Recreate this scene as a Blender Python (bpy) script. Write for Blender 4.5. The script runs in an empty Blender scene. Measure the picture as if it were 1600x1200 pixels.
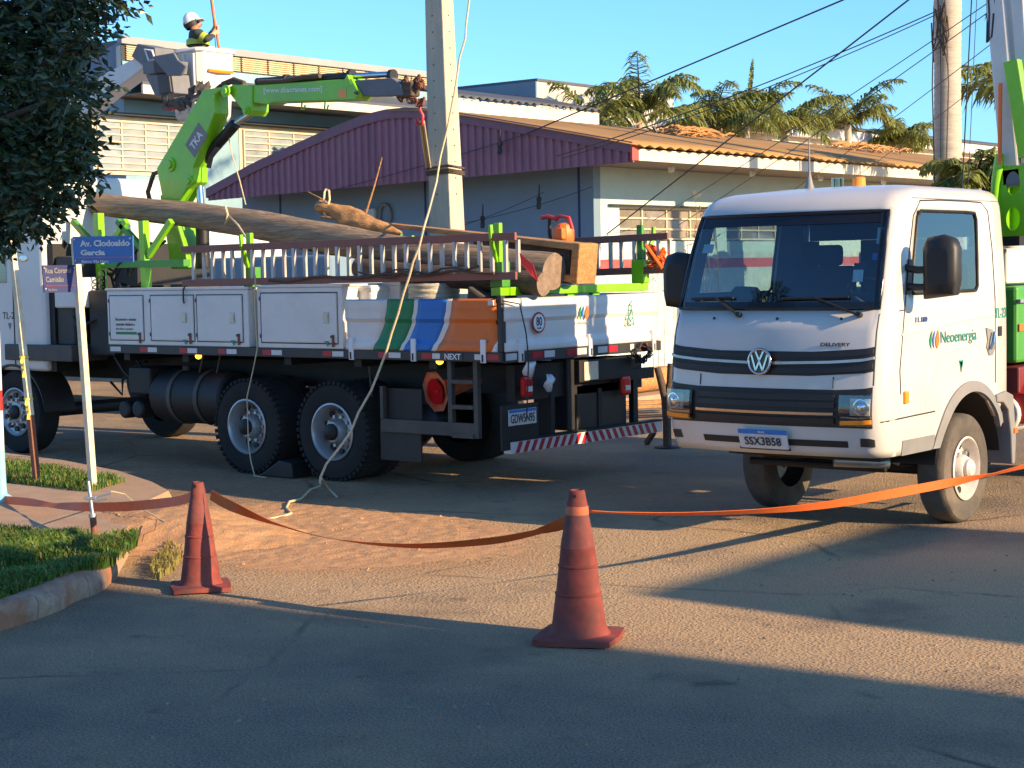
import bpy, bmesh, math, random
import numpy as np
from mathutils import Vector, Matrix, noise
random.seed(7); rng = np.random.default_rng(7)
PI = math.pi
scene = bpy.context.scene
col = scene.collection

# ------------------------------------------------------------------ camera
# world axes follow the street grid: +Y runs along the right-hand street, -X along the crane truck
F_PX, EYE = 2700.0, 2.1
YAW = math.radians(38.9); PITCH = math.atan((600-421)/F_PX); ROLL = math.atan(.0186)
fw = Vector((-math.sin(YAW)*math.cos(PITCH), math.cos(YAW)*math.cos(PITCH), -math.sin(PITCH)))
r0 = Vector((math.cos(YAW), math.sin(YAW), 0)); u0 = r0.cross(fw)
rt = r0*math.cos(ROLL)-u0*math.sin(ROLL); up = r0*math.sin(ROLL)+u0*math.cos(ROLL)
CAM = Vector((0, 0, EYE))
cam = bpy.data.objects.new('camera', bpy.data.cameras.new('camera')); col.objects.link(cam)
cam.data.sensor_width = 36; cam.data.lens = 36*F_PX/1600; cam.data.clip_start = .05; cam.data.clip_end = 4000
R = Matrix((rt, up, -fw)).transposed()
cam.matrix_world = Matrix.Translation(CAM) @ R.to_4x4()
scene.camera = cam

# ------------------------------------------------------------------ light
SUN_AZ, SUN_EL = math.radians(6.0), math.radians(20.0)   # azimuth from +X towards +Y
sdir = Vector((math.cos(SUN_AZ)*math.cos(SUN_EL), math.sin(SUN_AZ)*math.cos(SUN_EL), math.sin(SUN_EL)))
world = bpy.data.worlds.new('World'); scene.world = world; world.use_nodes = True
wn = world.node_tree.nodes; wl = world.node_tree.links
sky = wn.new('ShaderNodeTexSky'); sky.sky_type = 'NISHITA'; sky.sun_disc = False
sky.sun_elevation = SUN_EL; sky.sun_rotation = PI/2-SUN_AZ
sky.air_density = 1.0; sky.dust_density = .5; sky.ozone_density = 4.0
bg = wn['Background']; bg.inputs['Strength'].default_value = .112
tint = wn.new('ShaderNodeMix'); tint.data_type = 'RGBA'; tint.blend_type = 'MULTIPLY'; tint.inputs[0].default_value = 1; tint.inputs[7].default_value = (.48, .725, .93, 1)   # deep dry-season blue over the whole sky
wl.new(sky.outputs[0], tint.inputs[6]); wl.new(tint.outputs[2], bg.inputs['Color'])
sl = bpy.data.lights.new('sun', 'SUN'); sl.energy = 3.5; sl.angle = math.radians(.5); sl.color = (1, .73, .43)
sun = bpy.data.objects.new('sun', sl); col.objects.link(sun)
sun.rotation_euler = sdir.to_track_quat('Z', 'Y').to_euler(); sun.location = (30, 5, 20)
scene.view_settings.view_transform = 'Standard'; scene.view_settings.look = 'None'
scene.view_settings.exposure = 1.47; scene.view_settings.gamma = 1

# ------------------------------------------------------------------ pixel helpers (directions only; the plane gives distance)
def ray(px, py): return fw*F_PX + rt*(px-800) - up*(py-600)
def G(px, py, z=0.): d = ray(px, py); return CAM + d*((z-EYE)/d.z)
def onX(px, py, X): d = ray(px, py); return CAM + d*(X/d.x)
def onY(px, py, Y): d = ray(px, py); return CAM + d*(Y/d.y)
def onD(px, py, D): return CAM + ray(px, py)*(D/F_PX)

# ------------------------------------------------------------------ materials
def mat(name, c, rough=.55, metal=0., var=.12, scale=6., bump=0., bscale=60., c2=None, c2amt=.5, coat=0., spec=.5, stretch=None, trans=0., c2lo=.45, c2hi=.7):
    m = bpy.data.materials.new(name); m.use_nodes = True
    nt = m.node_tree; n = nt.nodes; L = nt.links; b = n['Principled BSDF']
    b.inputs['Roughness'].default_value = rough; b.inputs['Metallic'].default_value = metal
    b.inputs['Specular IOR Level'].default_value = spec; b.inputs['Coat Weight'].default_value = coat
    tc = n.new('ShaderNodeTexCoord'); mp = n.new('ShaderNodeMapping'); L.new(tc.outputs['Object'], mp.inputs[0])
    if stretch: mp.inputs['Scale'].default_value = stretch
    nz = n.new('ShaderNodeTexNoise'); nz.inputs['Scale'].default_value = scale; nz.inputs['Detail'].default_value = 6; nz.inputs['Roughness'].default_value = .62
    L.new(mp.outputs[0], nz.inputs['Vector'])
    cr = n.new('ShaderNodeValToRGB'); e = cr.color_ramp.elements
    e[0].position = .3; e[1].position = .72
    e[0].color = tuple(max(0, x*(1-var)) for x in c)+(1,); e[1].color = tuple(min(1, x*(1+var)) for x in c)+(1,)
    L.new(nz.outputs['Fac'], cr.inputs[0]); out = cr.outputs[0]
    if c2:
        n2 = n.new('ShaderNodeTexNoise'); n2.inputs['Scale'].default_value = scale*.37; n2.inputs['Detail'].default_value = 8; n2.inputs['Roughness'].default_value = .7
        L.new(mp.outputs[0], n2.inputs['Vector'])
        r2 = n.new('ShaderNodeMapRange'); r2.inputs[1].default_value = c2lo; r2.inputs[2].default_value = c2hi; r2.inputs[4].default_value = c2amt
        L.new(n2.outputs['Fac'], r2.inputs[0])
        mx = n.new('ShaderNodeMix'); mx.data_type = 'RGBA'; L.new(r2.outputs[0], mx.inputs[0]); L.new(out, mx.inputs[6]); mx.inputs[7].default_value = tuple(c2)+(1,)
        out = mx.outputs[2]
    L.new(out, b.inputs['Base Color'])
    rr = n.new('ShaderNodeMapRange'); rr.inputs[3].default_value = max(.02, rough-.1); rr.inputs[4].default_value = min(1, rough+.12); L.new(nz.outputs['Fac'], rr.inputs[0]); L.new(rr.outputs[0], b.inputs['Roughness'])
    if bump:
        n3 = n.new('ShaderNodeTexNoise'); n3.inputs['Scale'].default_value = bscale; n3.inputs['Detail'].default_value = 4; L.new(mp.outputs[0], n3.inputs['Vector'])
        bp = n.new('ShaderNodeBump'); bp.inputs['Strength'].default_value = bump; bp.inputs['Distance'].default_value = .02
        L.new(n3.outputs['Fac'], bp.inputs['Height']); L.new(bp.outputs[0], b.inputs['Normal'])
    if trans:
        tr = n.new('ShaderNodeBsdfTranslucent'); ms = n.new('ShaderNodeMixShader'); ms.inputs[0].default_value = trans
        L.new(out, tr.inputs[0]); L.new(b.outputs[0], ms.inputs[1]); L.new(tr.outputs[0], ms.inputs[2])
        L.new(ms.outputs[0], n['Material Output'].inputs[0])
    return m

def glass(name, tint, refl=.08):
    m = bpy.data.materials.new(name); m.use_nodes = True; nt = m.node_tree; n = nt.nodes; L = nt.links
    n.remove(n['Principled BSDF'])
    t = n.new('ShaderNodeBsdfTransparent'); t.inputs[0].default_value = tint+(1,)
    g = n.new('ShaderNodeBsdfGlossy'); g.inputs['Roughness'].default_value = .03
    lf = n.new('ShaderNodeLayerWeight'); lf.inputs[0].default_value = .5
    lw = n.new('ShaderNodeMath'); lw.operation = 'POWER'; lw.inputs[1].default_value = 4.0; L.new(lf.outputs['Facing'], lw.inputs[0])
    ad = n.new('ShaderNodeMath'); ad.operation = 'ADD'; ad.inputs[1].default_value = refl+.04; ad.use_clamp = True; L.new(lw.outputs[0], ad.inputs[0])
    ms = n.new('ShaderNodeMixShader'); L.new(ad.outputs[0], ms.inputs[0]); L.new(t.outputs[0], ms.inputs[1]); L.new(g.outputs[0], ms.inputs[2])
    L.new(ms.outputs[0], n['Material Output'].inputs[0]); return m

def lamp_mat(name, c, st):
    m = bpy.data.materials.new(name); m.use_nodes = True; b = m.node_tree.nodes['Principled BSDF']
    b.inputs['Base Color'].default_value = c+(1,); b.inputs['Emission Color'].default_value = c+(1,); b.inputs['Emission Strength'].default_value = st
    b.inputs['Roughness'].default_value = .25; return m

DUST = (.36, .2, .11)
MT = dict(
 white=mat('white_paint', (.66, .64, .6), .32, var=.03, coat=.3, c2=(.55, .5, .44), c2amt=.25, scale=3),
 white_box=mat('white_box_paint', (.72, .69, .63), .4, var=.04, c2=(.5, .46, .42), c2amt=.35, scale=4),
 grey_plastic=mat('grey_plastic', (.2, .2, .195), .6, var=.1, c2=DUST, c2amt=.18),
 black=mat('black_plastic', (.014, .013, .013), .5, var=.2, c2=(.06, .045, .033), c2amt=.25),
 black_gloss=mat('black_gloss', (.012, .012, .014), .15, var=.1),
 chassis=mat('chassis_paint', (.009, .009, .009), .6, var=.3, c2=(.05, .034, .024), c2amt=.25),
 dkgrey=mat('dark_grey_rail', (.028, .028, .028), .5, var=.2, c2=(.08, .058, .042), c2amt=.25),
 midgrey=mat('mid_grey_paint', (.06, .053, .045), .6, var=.15, c2=(.2, .14, .1), c2amt=.3),
 tyre=mat('tyre_rubber', (.013, .012, .011), .9, var=.2, c2=(.07, .05, .035), c2amt=.3, scale=5, bump=.25, bscale=50),
 tyre_dusty=mat('dusty_tyre_rubber', (.085, .072, .058), .9, var=.25, c2=(.24, .18, .12), c2amt=.5, scale=5, bump=.25, bscale=50),
 rim=mat('rim_steel', (.42, .42, .42), .38, metal=.55, var=.1, c2=(.2, .14, .1), c2amt=.4),
 rim_white=mat('rim_dusty_white', (.62, .58, .52), .5, metal=.2, var=.12, c2=(.3, .19, .12), c2amt=.5, scale=9),
 chrome=mat('chrome', (.55, .55, .57), .16, metal=1, var=.02),
 steel=mat('galvanised_steel', (.5, .5, .5), .4, metal=.8, var=.15, c2=(.3, .22, .16), c2amt=.3),
 alu=mat('aluminium', (.5, .47, .43), .5, metal=.35, var=.08),
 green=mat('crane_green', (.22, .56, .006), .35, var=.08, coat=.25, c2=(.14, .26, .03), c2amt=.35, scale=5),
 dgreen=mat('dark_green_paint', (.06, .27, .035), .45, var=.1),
 red=mat('red_paint', (.5, .03, .025), .4, var=.1),
 dred=mat('dark_red_steel', (.17, .02, .02), .5, var=.2),
 orange=mat('orange_paint', (.85, .16, .02), .45, var=.1),
 amber=mat('amber_lens', (.9, .28, .02), .2, var=.05),
 blue=mat('blue_print', (.015, .16, .5), .5, var=.05),
 pgreen=mat('green_print', (.01, .2, .07), .5, var=.05),
 porange=mat('orange_print', (.7, .16, .02), .5, var=.05),
 teal=mat('teal_print', (.02, .25, .2), .5, var=.03),
 signblue=mat('sign_blue', (.02, .15, .46), .45, var=.1, c2=(.12, .16, .3), c2amt=.3, scale=9),
 signnavy=mat('sign_navy', (.012, .02, .11), .55, var=.1),
 signwhite=mat('sign_white', (.75, .75, .72), .5, var=.05),
 signpink=mat('sign_red_line', (.55, .12, .16), .5, var=.05),
 ink=mat('black_ink', (.015, .015, .015), .6, var=.05),
 navy_ink=mat('navy_ink', (.03, .06, .25), .5, var=.05),
 lens_red=mat('red_lens', (.55, .012, .015), .15, var=.05),
 refl_white=mat('reflector_white', (.6, .6, .58), .3, var=.15),
 refl_red=mat('reflector_red', (.42, .015, .03), .3, var=.15),
 wood_grey=mat('weathered_wood', (.32, .22, .13), .85, var=.45, scale=5, stretch=(.6, 9, 9), bump=.8, bscale=9, c2=(.13, .09, .06), c2amt=.85),
 wood_orange=mat('fresh_wood', (.5, .25, .085), .8, var=.35, scale=4, stretch=(.8, 6, 6), bump=.7, bscale=14, c2=(.24, .12, .05), c2amt=.6),
 wood_dark=mat('dark_wood', (.11, .075, .05), .85, var=.35, scale=4, stretch=(.8, 7, 7), bump=.8, bscale=12),
 wood_end=mat('wood_end_grain', (.24, .17, .12), .9, var=.3, scale=14, bump=.4),
 fibreglass=mat('brown_fibreglass', (.25, .085, .055), .5, var=.12, c2=(.12, .07, .05), c2amt=.35),
 concrete_post=mat('post_concrete', (.52, .44, .33), .85, var=.15, scale=4, stretch=(3, 3, .5), bump=.35, bscale=40, c2=(.3, .26, .22), c2amt=.4),
 rope=mat('yellow_rope', (.6, .5, .3), .85, var=.2, scale=60, bump=.4, bscale=150),
 wire=mat('black_wire', (.018, .018, .02), .6, var=.1),
 cable_alu=mat('aluminium_cable', (.62, .58, .48), .4, metal=.5, var=.2, scale=3, stretch=(1, 1, 60), bump=.7, bscale=4),
 cone=mat('cone_rubber', (.25, .045, .03), .8, var=.35, scale=9, c2=(.1, .05, .04), c2amt=.75, bump=.12, bscale=30),
 cone_band=mat('cone_band', (.23, .055, .04), .8, var=.35, scale=9, c2=(.07, .045, .04), c2amt=.8, bump=.1, bscale=30),
 cone_fresh=mat('cone_orange_patch', (.6, .15, .06), .7, var=.2, c2=(.25, .1, .06), c2amt=.4),
 tape=mat('orange_webbing', (.8, .17, .03), .6, var=.1, scale=20, trans=.25),
 skin=mat('skin', (.42, .2, .12), .55, var=.08),
 shirt=mat('dark_green_shirt', (.035, .05, .042), .85, var=.15, bump=.4, bscale=20),
 hivis=mat('yellow_green_band', (.42, .48, .05), .6, var=.1),
 helmet=mat('white_helmet', (.72, .72, .7), .35, var=.03),
 glove=mat('leather_glove', (.5, .36, .2), .8, var=.15),
 boom_white=mat('boom_white', (.68, .64, .58), .4, var=.05, c2=(.5, .44, .38), c2amt=.3),
 boom_grey=mat('boom_cover_grey', (.15, .15, .155), .6, var=.15),
 canvas=mat('torn_canvas', (.1, .085, .07), .9, var=.4, bump=.6, bscale=14),
 rust=mat('rusty_steel', (.22, .085, .045), .8, var=.3, bump=.4, bscale=30),
 cream=mat('cream_paint', (.7, .62, .42), .6, var=.12, c2=(.4, .22, .12), c2amt=.5, c2lo=.5, c2hi=.75, scale=9),
 seat=mat('seat_fabric', (.03, .032, .036), .9, var=.2),
 dash=mat('dashboard', (.04, .042, .045), .6, var=.1),
 headliner=mat('cab_lining', (.09, .095, .1), .9, var=.1),
 silver=mat('reflector_silver', (.8, .8, .8), .12, metal=1, var=.02),
)
MT['glass_wind'] = glass('windscreen_glass', (.5, .67, .71), .08)
MT['glass_side'] = glass('side_glass', (.5, .6, .63), .12)
MT['glass_clear'] = glass('clear_lens', (.85, .87, .88), .05)
MT['lamp_amber'] = lamp_mat('lit_marker_lamp', (1, .45, .03), 2.2)
MT['mirror'] = mat('mirror_glass', (.8, .82, .85), .03, metal=1, var=.01)

# ------------------------------------------------------------------ mesh builder
class MB:
    def __init__(s): s.v = []; s.f = []; s.m = []; s.mi = 0
    def add(s, vs, fs):
        o = len(s.v); s.v += [tuple(p) for p in vs]
        for f in fs: s.f.append([i+o for i in f]); s.m.append(s.mi)
        return s
    def box(s, x0, x1, y0, y1, z0, z1):
        x0, x1 = min(x0, x1), max(x0, x1); y0, y1 = min(y0, y1), max(y0, y1); z0, z1 = min(z0, z1), max(z0, z1)
        return s.add([(x0,y0,z0),(x1,y0,z0),(x1,y1,z0),(x0,y1,z0),(x0,y0,z1),(x1,y0,z1),(x1,y1,z1),(x0,y1,z1)],
              [(3,2,1,0),(4,5,6,7),(0,1,5,4),(1,2,6,5),(2,3,7,6),(3,0,4,7)])
    def obox(s, c, a, b, d):
        c, a, b, d = map(Vector, (c, a, b, d))
        P = [c-a-b-d, c+a-b-d, c+a+b-d, c-a+b-d, c-a-b+d, c+a-b+d, c+a+b+d, c-a+b+d]
        fs = [(3,2,1,0),(4,5,6,7),(0,1,5,4),(1,2,6,5),(2,3,7,6),(3,0,4,7)]
        if a.cross(b).dot(d) < 0: fs = [f[::-1] for f in fs]
        return s.add(P, fs)
    def beam(s, p0, p1, w, h, ref=(0, 0, 1)):
        p0, p1 = Vector(p0), Vector(p1); t = (p1-p0); l = t.length; t.normalize()
        a = t.cross(Vector(ref))
        if a.length < 1e-4: a = t.cross(Vector((1, 0, 0)))
        a.normalize(); b = a.cross(t)
        return s.obox((p0+p1)/2, t*l/2, a*w/2, b*h/2)
    def cyl(s, p0, p1, ra, rb=None, n=16, cap=True):
        rb = ra if rb is None else rb
        p0, p1 = Vector(p0), Vector(p1); t = (p1-p0).normalized()
        a = t.cross(Vector((0, 0, 1)))
        if a.length < 1e-3: a = t.cross(Vector((1, 0, 0)))
        a.normalize(); b = t.cross(a)
        vs = []
        for p, rr in ((p0, ra), (p1, rb)):
            for i in range(n):
                w = 2*PI*i/n; vs.append(p+a*math.cos(w)*rr+b*math.sin(w)*rr)
        fs = [(i, (i+1) % n, n+(i+1) % n, n+i) for i in range(n)]
        if cap: fs += [tuple(range(n))[::-1], tuple(range(n, 2*n))]
        return s.add(vs, fs)
    def tube(s, pts, r, n=6, closed=False):
        pts = [Vector(p) for p in pts]; rs = r if isinstance(r, (list, tuple)) else [r]*len(pts)
        vs = []; a = None; N = len(pts)
        for k, p in enumerate(pts):
            t = (pts[min(k+1, N-1)]-pts[max(k-1, 0)])
            if closed: t = pts[(k+1) % N]-pts[k-1]
            if t.length < 1e-9: t = Vector((0, 0, 1))
            t.normalize()
            if a is None:
                a = t.cross(Vector((0, 0, 1)))
                if a.length < 1e-3: a = t.cross(Vector((1, 0, 0)))
            a = (a-t*a.dot(t)).normalized(); b = t.cross(a)
            for i in range(n): w = 2*PI*i/n; vs.append(p+(a*math.cos(w)+b*math.sin(w))*rs[k])
        fs = []
        for k in range(N if closed else N-1):
            k2 = (k+1) % N
            for i in range(n): fs.append((k*n+i, k*n+(i+1) % n, k2*n+(i+1) % n, k2*n+i))
        if not closed: fs += [tuple(range(n))[::-1], tuple(range((N-1)*n, N*n))]
        return s.add(vs, fs)
    def prism(s, poly, axis, a, b):
        # poly: 2D points; axis 0/1/2 = extrude direction; remaining axes in order
        def mk(p, t): q = list(p); q.insert(axis, t); return tuple(q)
        n = len(poly); vs = [mk(p, a) for p in poly]+[mk(p, b) for p in poly]
        ar = sum(poly[i][0]*poly[(i+1) % n][1]-poly[(i+1) % n][0]*poly[i][1] for i in range(n))
        if axis == 1: ar = -ar
        if b < a: ar = -ar
        fs = [tuple(range(n))[::-1], tuple(range(n, 2*n))]+[(i, (i+1) % n, n+(i+1) % n, n+i) for i in range(n)]
        if ar < 0: fs = [f[::-1] for f in fs]
        return s.add(vs, fs)
    def lathe(s, prof, org, axis, n=24, a0=0., capped=False):
        # prof: (radius, height along axis)
        t = Vector(axis).normalized(); a = t.cross(Vector((0, 0, 1)))
        if a.length < 1e-3: a = Vector((1, 0, 0))
        a.normalize(); b = t.cross(a); org = Vector(org); vs = []
        for rr, h in prof:
            for i in range(n): w = a0+2*PI*i/n; vs.append(org+t*h+(a*math.cos(w)+b*math.sin(w))*rr)
        fs = [(k*n+i, k*n+(i+1) % n, (k+1)*n+(i+1) % n, (k+1)*n+i) for k in range(len(prof)-1) for i in range(n)]
        if capped: fs += [tuple(range(n))[::-1], tuple(range((len(prof)-1)*n, len(prof)*n))]
        return s.add(vs, fs)
    def grid(s, rows, flip=False):
        nr, nc = len(rows), len(rows[0]); vs = [p for r_ in rows for p in r_]
        fs = [(i*nc+j, i*nc+j+1, (i+1)*nc+j+1, (i+1)*nc+j) for i in range(nr-1) for j in range(nc-1)]
        if flip: fs = [f[::-1] for f in fs]
        return s.add(vs, fs)
    def slab(s, rows, nrm, th):
        # a grid given thickness th along -nrm (closed)
        nr, nc = len(rows), len(rows[0]); nrm = Vector(nrm)*th
        top = [Vector(p) for r_ in rows for p in r_]; bot = [p-nrm for p in top]; N = nr*nc
        fs = []
        for i in range(nr-1):
            for j in range(nc-1):
                q = (i*nc+j, i*nc+j+1, (i+1)*nc+j+1, (i+1)*nc+j); fs.append(q); fs.append(tuple(N+k for k in q[::-1]))
        rim = [j for j in range(nc)]+[i*nc+nc-1 for i in range(1, nr)]+[(nr-1)*nc+j for j in range(nc-2, -1, -1)]+[i*nc for i in range(nr-2, 0, -1)]
        for k in range(len(rim)):
            a, b = rim[k], rim[(k+1) % len(rim)]; fs.append((b, a, N+a, N+b))
        return s.add(top+bot, fs)
    def build(s, name, material, parent=None, smooth=0, bevel=0., seg=2, recalc=False):
        me = bpy.data.meshes.new(name); off = org_of(parent)
        me.from_pydata([(p[0]-off[0], p[1]-off[1], p[2]-off[2]) for p in s.v], [], s.f)
        mats = material if isinstance(material, (list, tuple)) else [material]
        for m_ in mats: me.materials.append(MT[m_] if isinstance(m_, str) else m_)
        if len(mats) > 1: me.polygons.foreach_set('material_index', s.m)
        if recalc:
            bm = bmesh.new(); bm.from_mesh(me); bmesh.ops.recalc_face_normals(bm, faces=bm.faces); bm.to_mesh(me); bm.free()
        if smooth:
            me.polygons.foreach_set('use_smooth', [True]*len(me.polygons)); me.set_sharp_from_angle(angle=math.radians(smooth))
        me.update()
        o = bpy.data.objects.new(name, me); col.objects.link(o)
        if parent: o.parent = parent
        if bevel:
            bv = o.modifiers.new('bevel', 'BEVEL'); bv.width = bevel; bv.segments = seg; bv.limit_method = 'ANGLE'; bv.angle_limit = math.radians(40)
        return o

def org_of(o):
    p = Vector((0, 0, 0))
    while o: p = p+o.location; o = o.parent
    return p
def tag(o, label, cat, group=None):
    o['label'] = label; o['category'] = cat
    if group: o['group'] = group
    return o
def thing(name, loc, label, cat, group=None):
    o = bpy.data.objects.new(name, None); col.objects.link(o); o.location = loc; o.empty_display_size = .3
    return tag(o, label, cat, group)
def struct(o, kind='structure'): o['kind'] = kind; return o
def text(name, s, p, right, upv, size, m, parent, bold=0., width=None, align='CENTER', shear=0., label=None):
    cu = bpy.data.curves.new(name, 'FONT'); cu.body = s; cu.size = 1; cu.align_x = align; cu.align_y = 'CENTER'; cu.offset = bold; cu.extrude = .002; cu.shear = shear; cu.resolution_u = 3
    t = bpy.data.objects.new(name, cu); col.objects.link(t); bpy.context.view_layer.update()
    me = bpy.data.meshes.new_from_object(t.evaluated_get(bpy.context.evaluated_depsgraph_get())); bpy.data.objects.remove(t); bpy.data.curves.remove(cu)
    me.materials.clear(); me.materials.append(MT[m]); me.name = name
    r_ = Vector(right).normalized(); u_ = Vector(upv).normalized(); n_ = r_.cross(u_).normalized()
    xs = [v.co.x for v in me.vertices] or [0, 1]; ys = [v.co.y for v in me.vertices] or [0, 1]
    sy = size/max(.01, max(ys)-min(ys)); sx = sy if not width else width/max(.01, max(xs)-min(xs))
    cx = (max(xs)+min(xs))/2 if align == 'CENTER' else min(xs); cy = (max(ys)+min(ys))/2
    off = org_of(parent); P = Vector(p)-off
    for v in me.vertices:
        c = v.co; v.co = P+r_*(c.x-cx)*sx+u_*(c.y-cy)*sy+n_*(c.z*.5)
    o = bpy.data.objects.new(name, me); col.objects.link(o); o.parent = parent
    if label: o['label'] = label
    return o
def flatpoly(name, pts2, p, right, upv, m, parent, th=.003):
    # flat printed shape on a plane, pts2 in metres in (right, up)
    r_ = Vector(right).normalized(); u_ = Vector(upv).normalized(); n_ = r_.cross(u_).normalized(); P = Vector(p)
    b = MB(); n = len(pts2)
    vs = [P+r_*x+u_*y+n_*th for x, y in pts2]+[P+r_*x+u_*y for x, y in pts2]
    fs = [tuple(range(n)), tuple(range(n, 2*n))[::-1]]+[(i, n+i, n+(i+1) % n, (i+1) % n) for i in range(n)]
    ar = sum(pts2[i][0]*pts2[(i+1) % n][1]-pts2[(i+1) % n][0]*pts2[i][1] for i in range(n))
    if ar < 0: fs = [f[::-1] for f in fs]
    b.add(vs, fs); return b.build(name, m, parent)
def copy_tree(o, parent=None):
    c = o.copy(); col.objects.link(c); c.parent = parent
    for ch in o.children: copy_tree(ch, c)
    return c
def leaf_logo(name, p, right, upv, s, parent):
    # three drops: green, blue and orange
    sh = [(.0, -.5), (.22, -.3), (.3, 0), (.22, .3), (.1, .5), (.02, .3), (-.14, .12), (-.2, -.12), (-.16, -.36)]
    th = [(.05, -.5), (-.12, -.28), (-.16, 0), (-.02, .28), (.2, .5), (.1, .2), (.04, -.05), (.03, -.3)]
    r_ = Vector(right).normalized()
    P = Vector(p)
    flatpoly(name, [(x*s, y*s) for x, y in th], P-r_*.42*s, right, upv, 'pgreen', parent)
    flatpoly(name, [(x*s, y*s) for x, y in th], P-r_*.08*s, right, upv, 'blue', parent)
    flatpoly(name, [(x*s*.9, y*s) for x, y in sh], P+r_*.32*s, right, upv, 'porange', parent)
def wheel(root, c, axis, R_, W_, rim_m='rim', tyre_m='tyre', rim_r=None, nuts=8, deep=.11, holes=8, treads=0):
    # axis = outward unit vector; c = centre of the OUTER face
    ax = Vector(axis); c = Vector(c); rr = rim_r or R_*.56
    b = MB()
    b.lathe([(rr, -W_), (rr*1.15, -W_), (R_*.93, -W_*.98), (R_*.985, -W_*.9), (R_, -W_*.75), (R_, -W_*.25), (R_*.985, -W_*.1), (R_*.94, -W_*.02), (R_*.8, 0.), (rr*1.13, -.004), (rr, -.02)], c, ax, 56)
    if treads:
        a = ax.cross(Vector((0, 0, 1))).normalized(); d = Vector((0, 0, 1))
        for i in range(treads):
            w = 2*PI*i/treads; n_ = a*math.cos(w)+d*math.sin(w); t_ = ax.cross(n_)
            for q in (-.13, -.87): b.obox(c+n_*R_*.99+ax*W_*q, n_*.016, t_*(PI*R_/treads*.58), ax*W_*.12)
    t = b.build('tyre', tyre_m, root, smooth=38)
    b = MB()
    b.lathe([(rr, -.02), (rr*1.03, .0), (rr*.97, .006), (rr*.9, -.02), (rr*.86, -deep*.8), (rr*.8, -deep), (rr*.62, -deep*.72), (rr*.45, -deep*.62), (rr*.42, -deep*.2), (rr*.36, .0), (.0, .004)], c, ax, 40)
    rim = b.build('rim', rim_m, root, smooth=35)
    a = ax.cross(Vector((0, 0, 1))).normalized(); d = ax.cross(a)
    b = MB()
    for i in range(nuts):
        w = 2*PI*i/nuts; p = c+(a*math.cos(w)+d*math.sin(w))*rr*.53-ax*deep*.72; b.cyl(p, p+ax*.04, .019, n=6)
    b.build('wheel_nuts', 'steel', rim)['kind'] = 'stuff'
    b = MB()
    for i in range(holes):
        w = 2*PI*(i+.5)/holes; p = c+(a*math.cos(w)+d*math.sin(w))*rr*.71-ax*(deep*.9)
        b.cyl(p, p+ax*.03, rr*.115, n=12)
    b.build('hand_holes', 'black', rim)['kind'] = 'stuff'
    b = MB(); b.lathe([(rr*.3, -.02), (rr*.3, .03), (rr*.22, .05), (0, .055)], c, ax, 20); b.build('hub', 'chassis' if rim_m == 'rim' else rim_m, rim, smooth=40)
    return t
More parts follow.
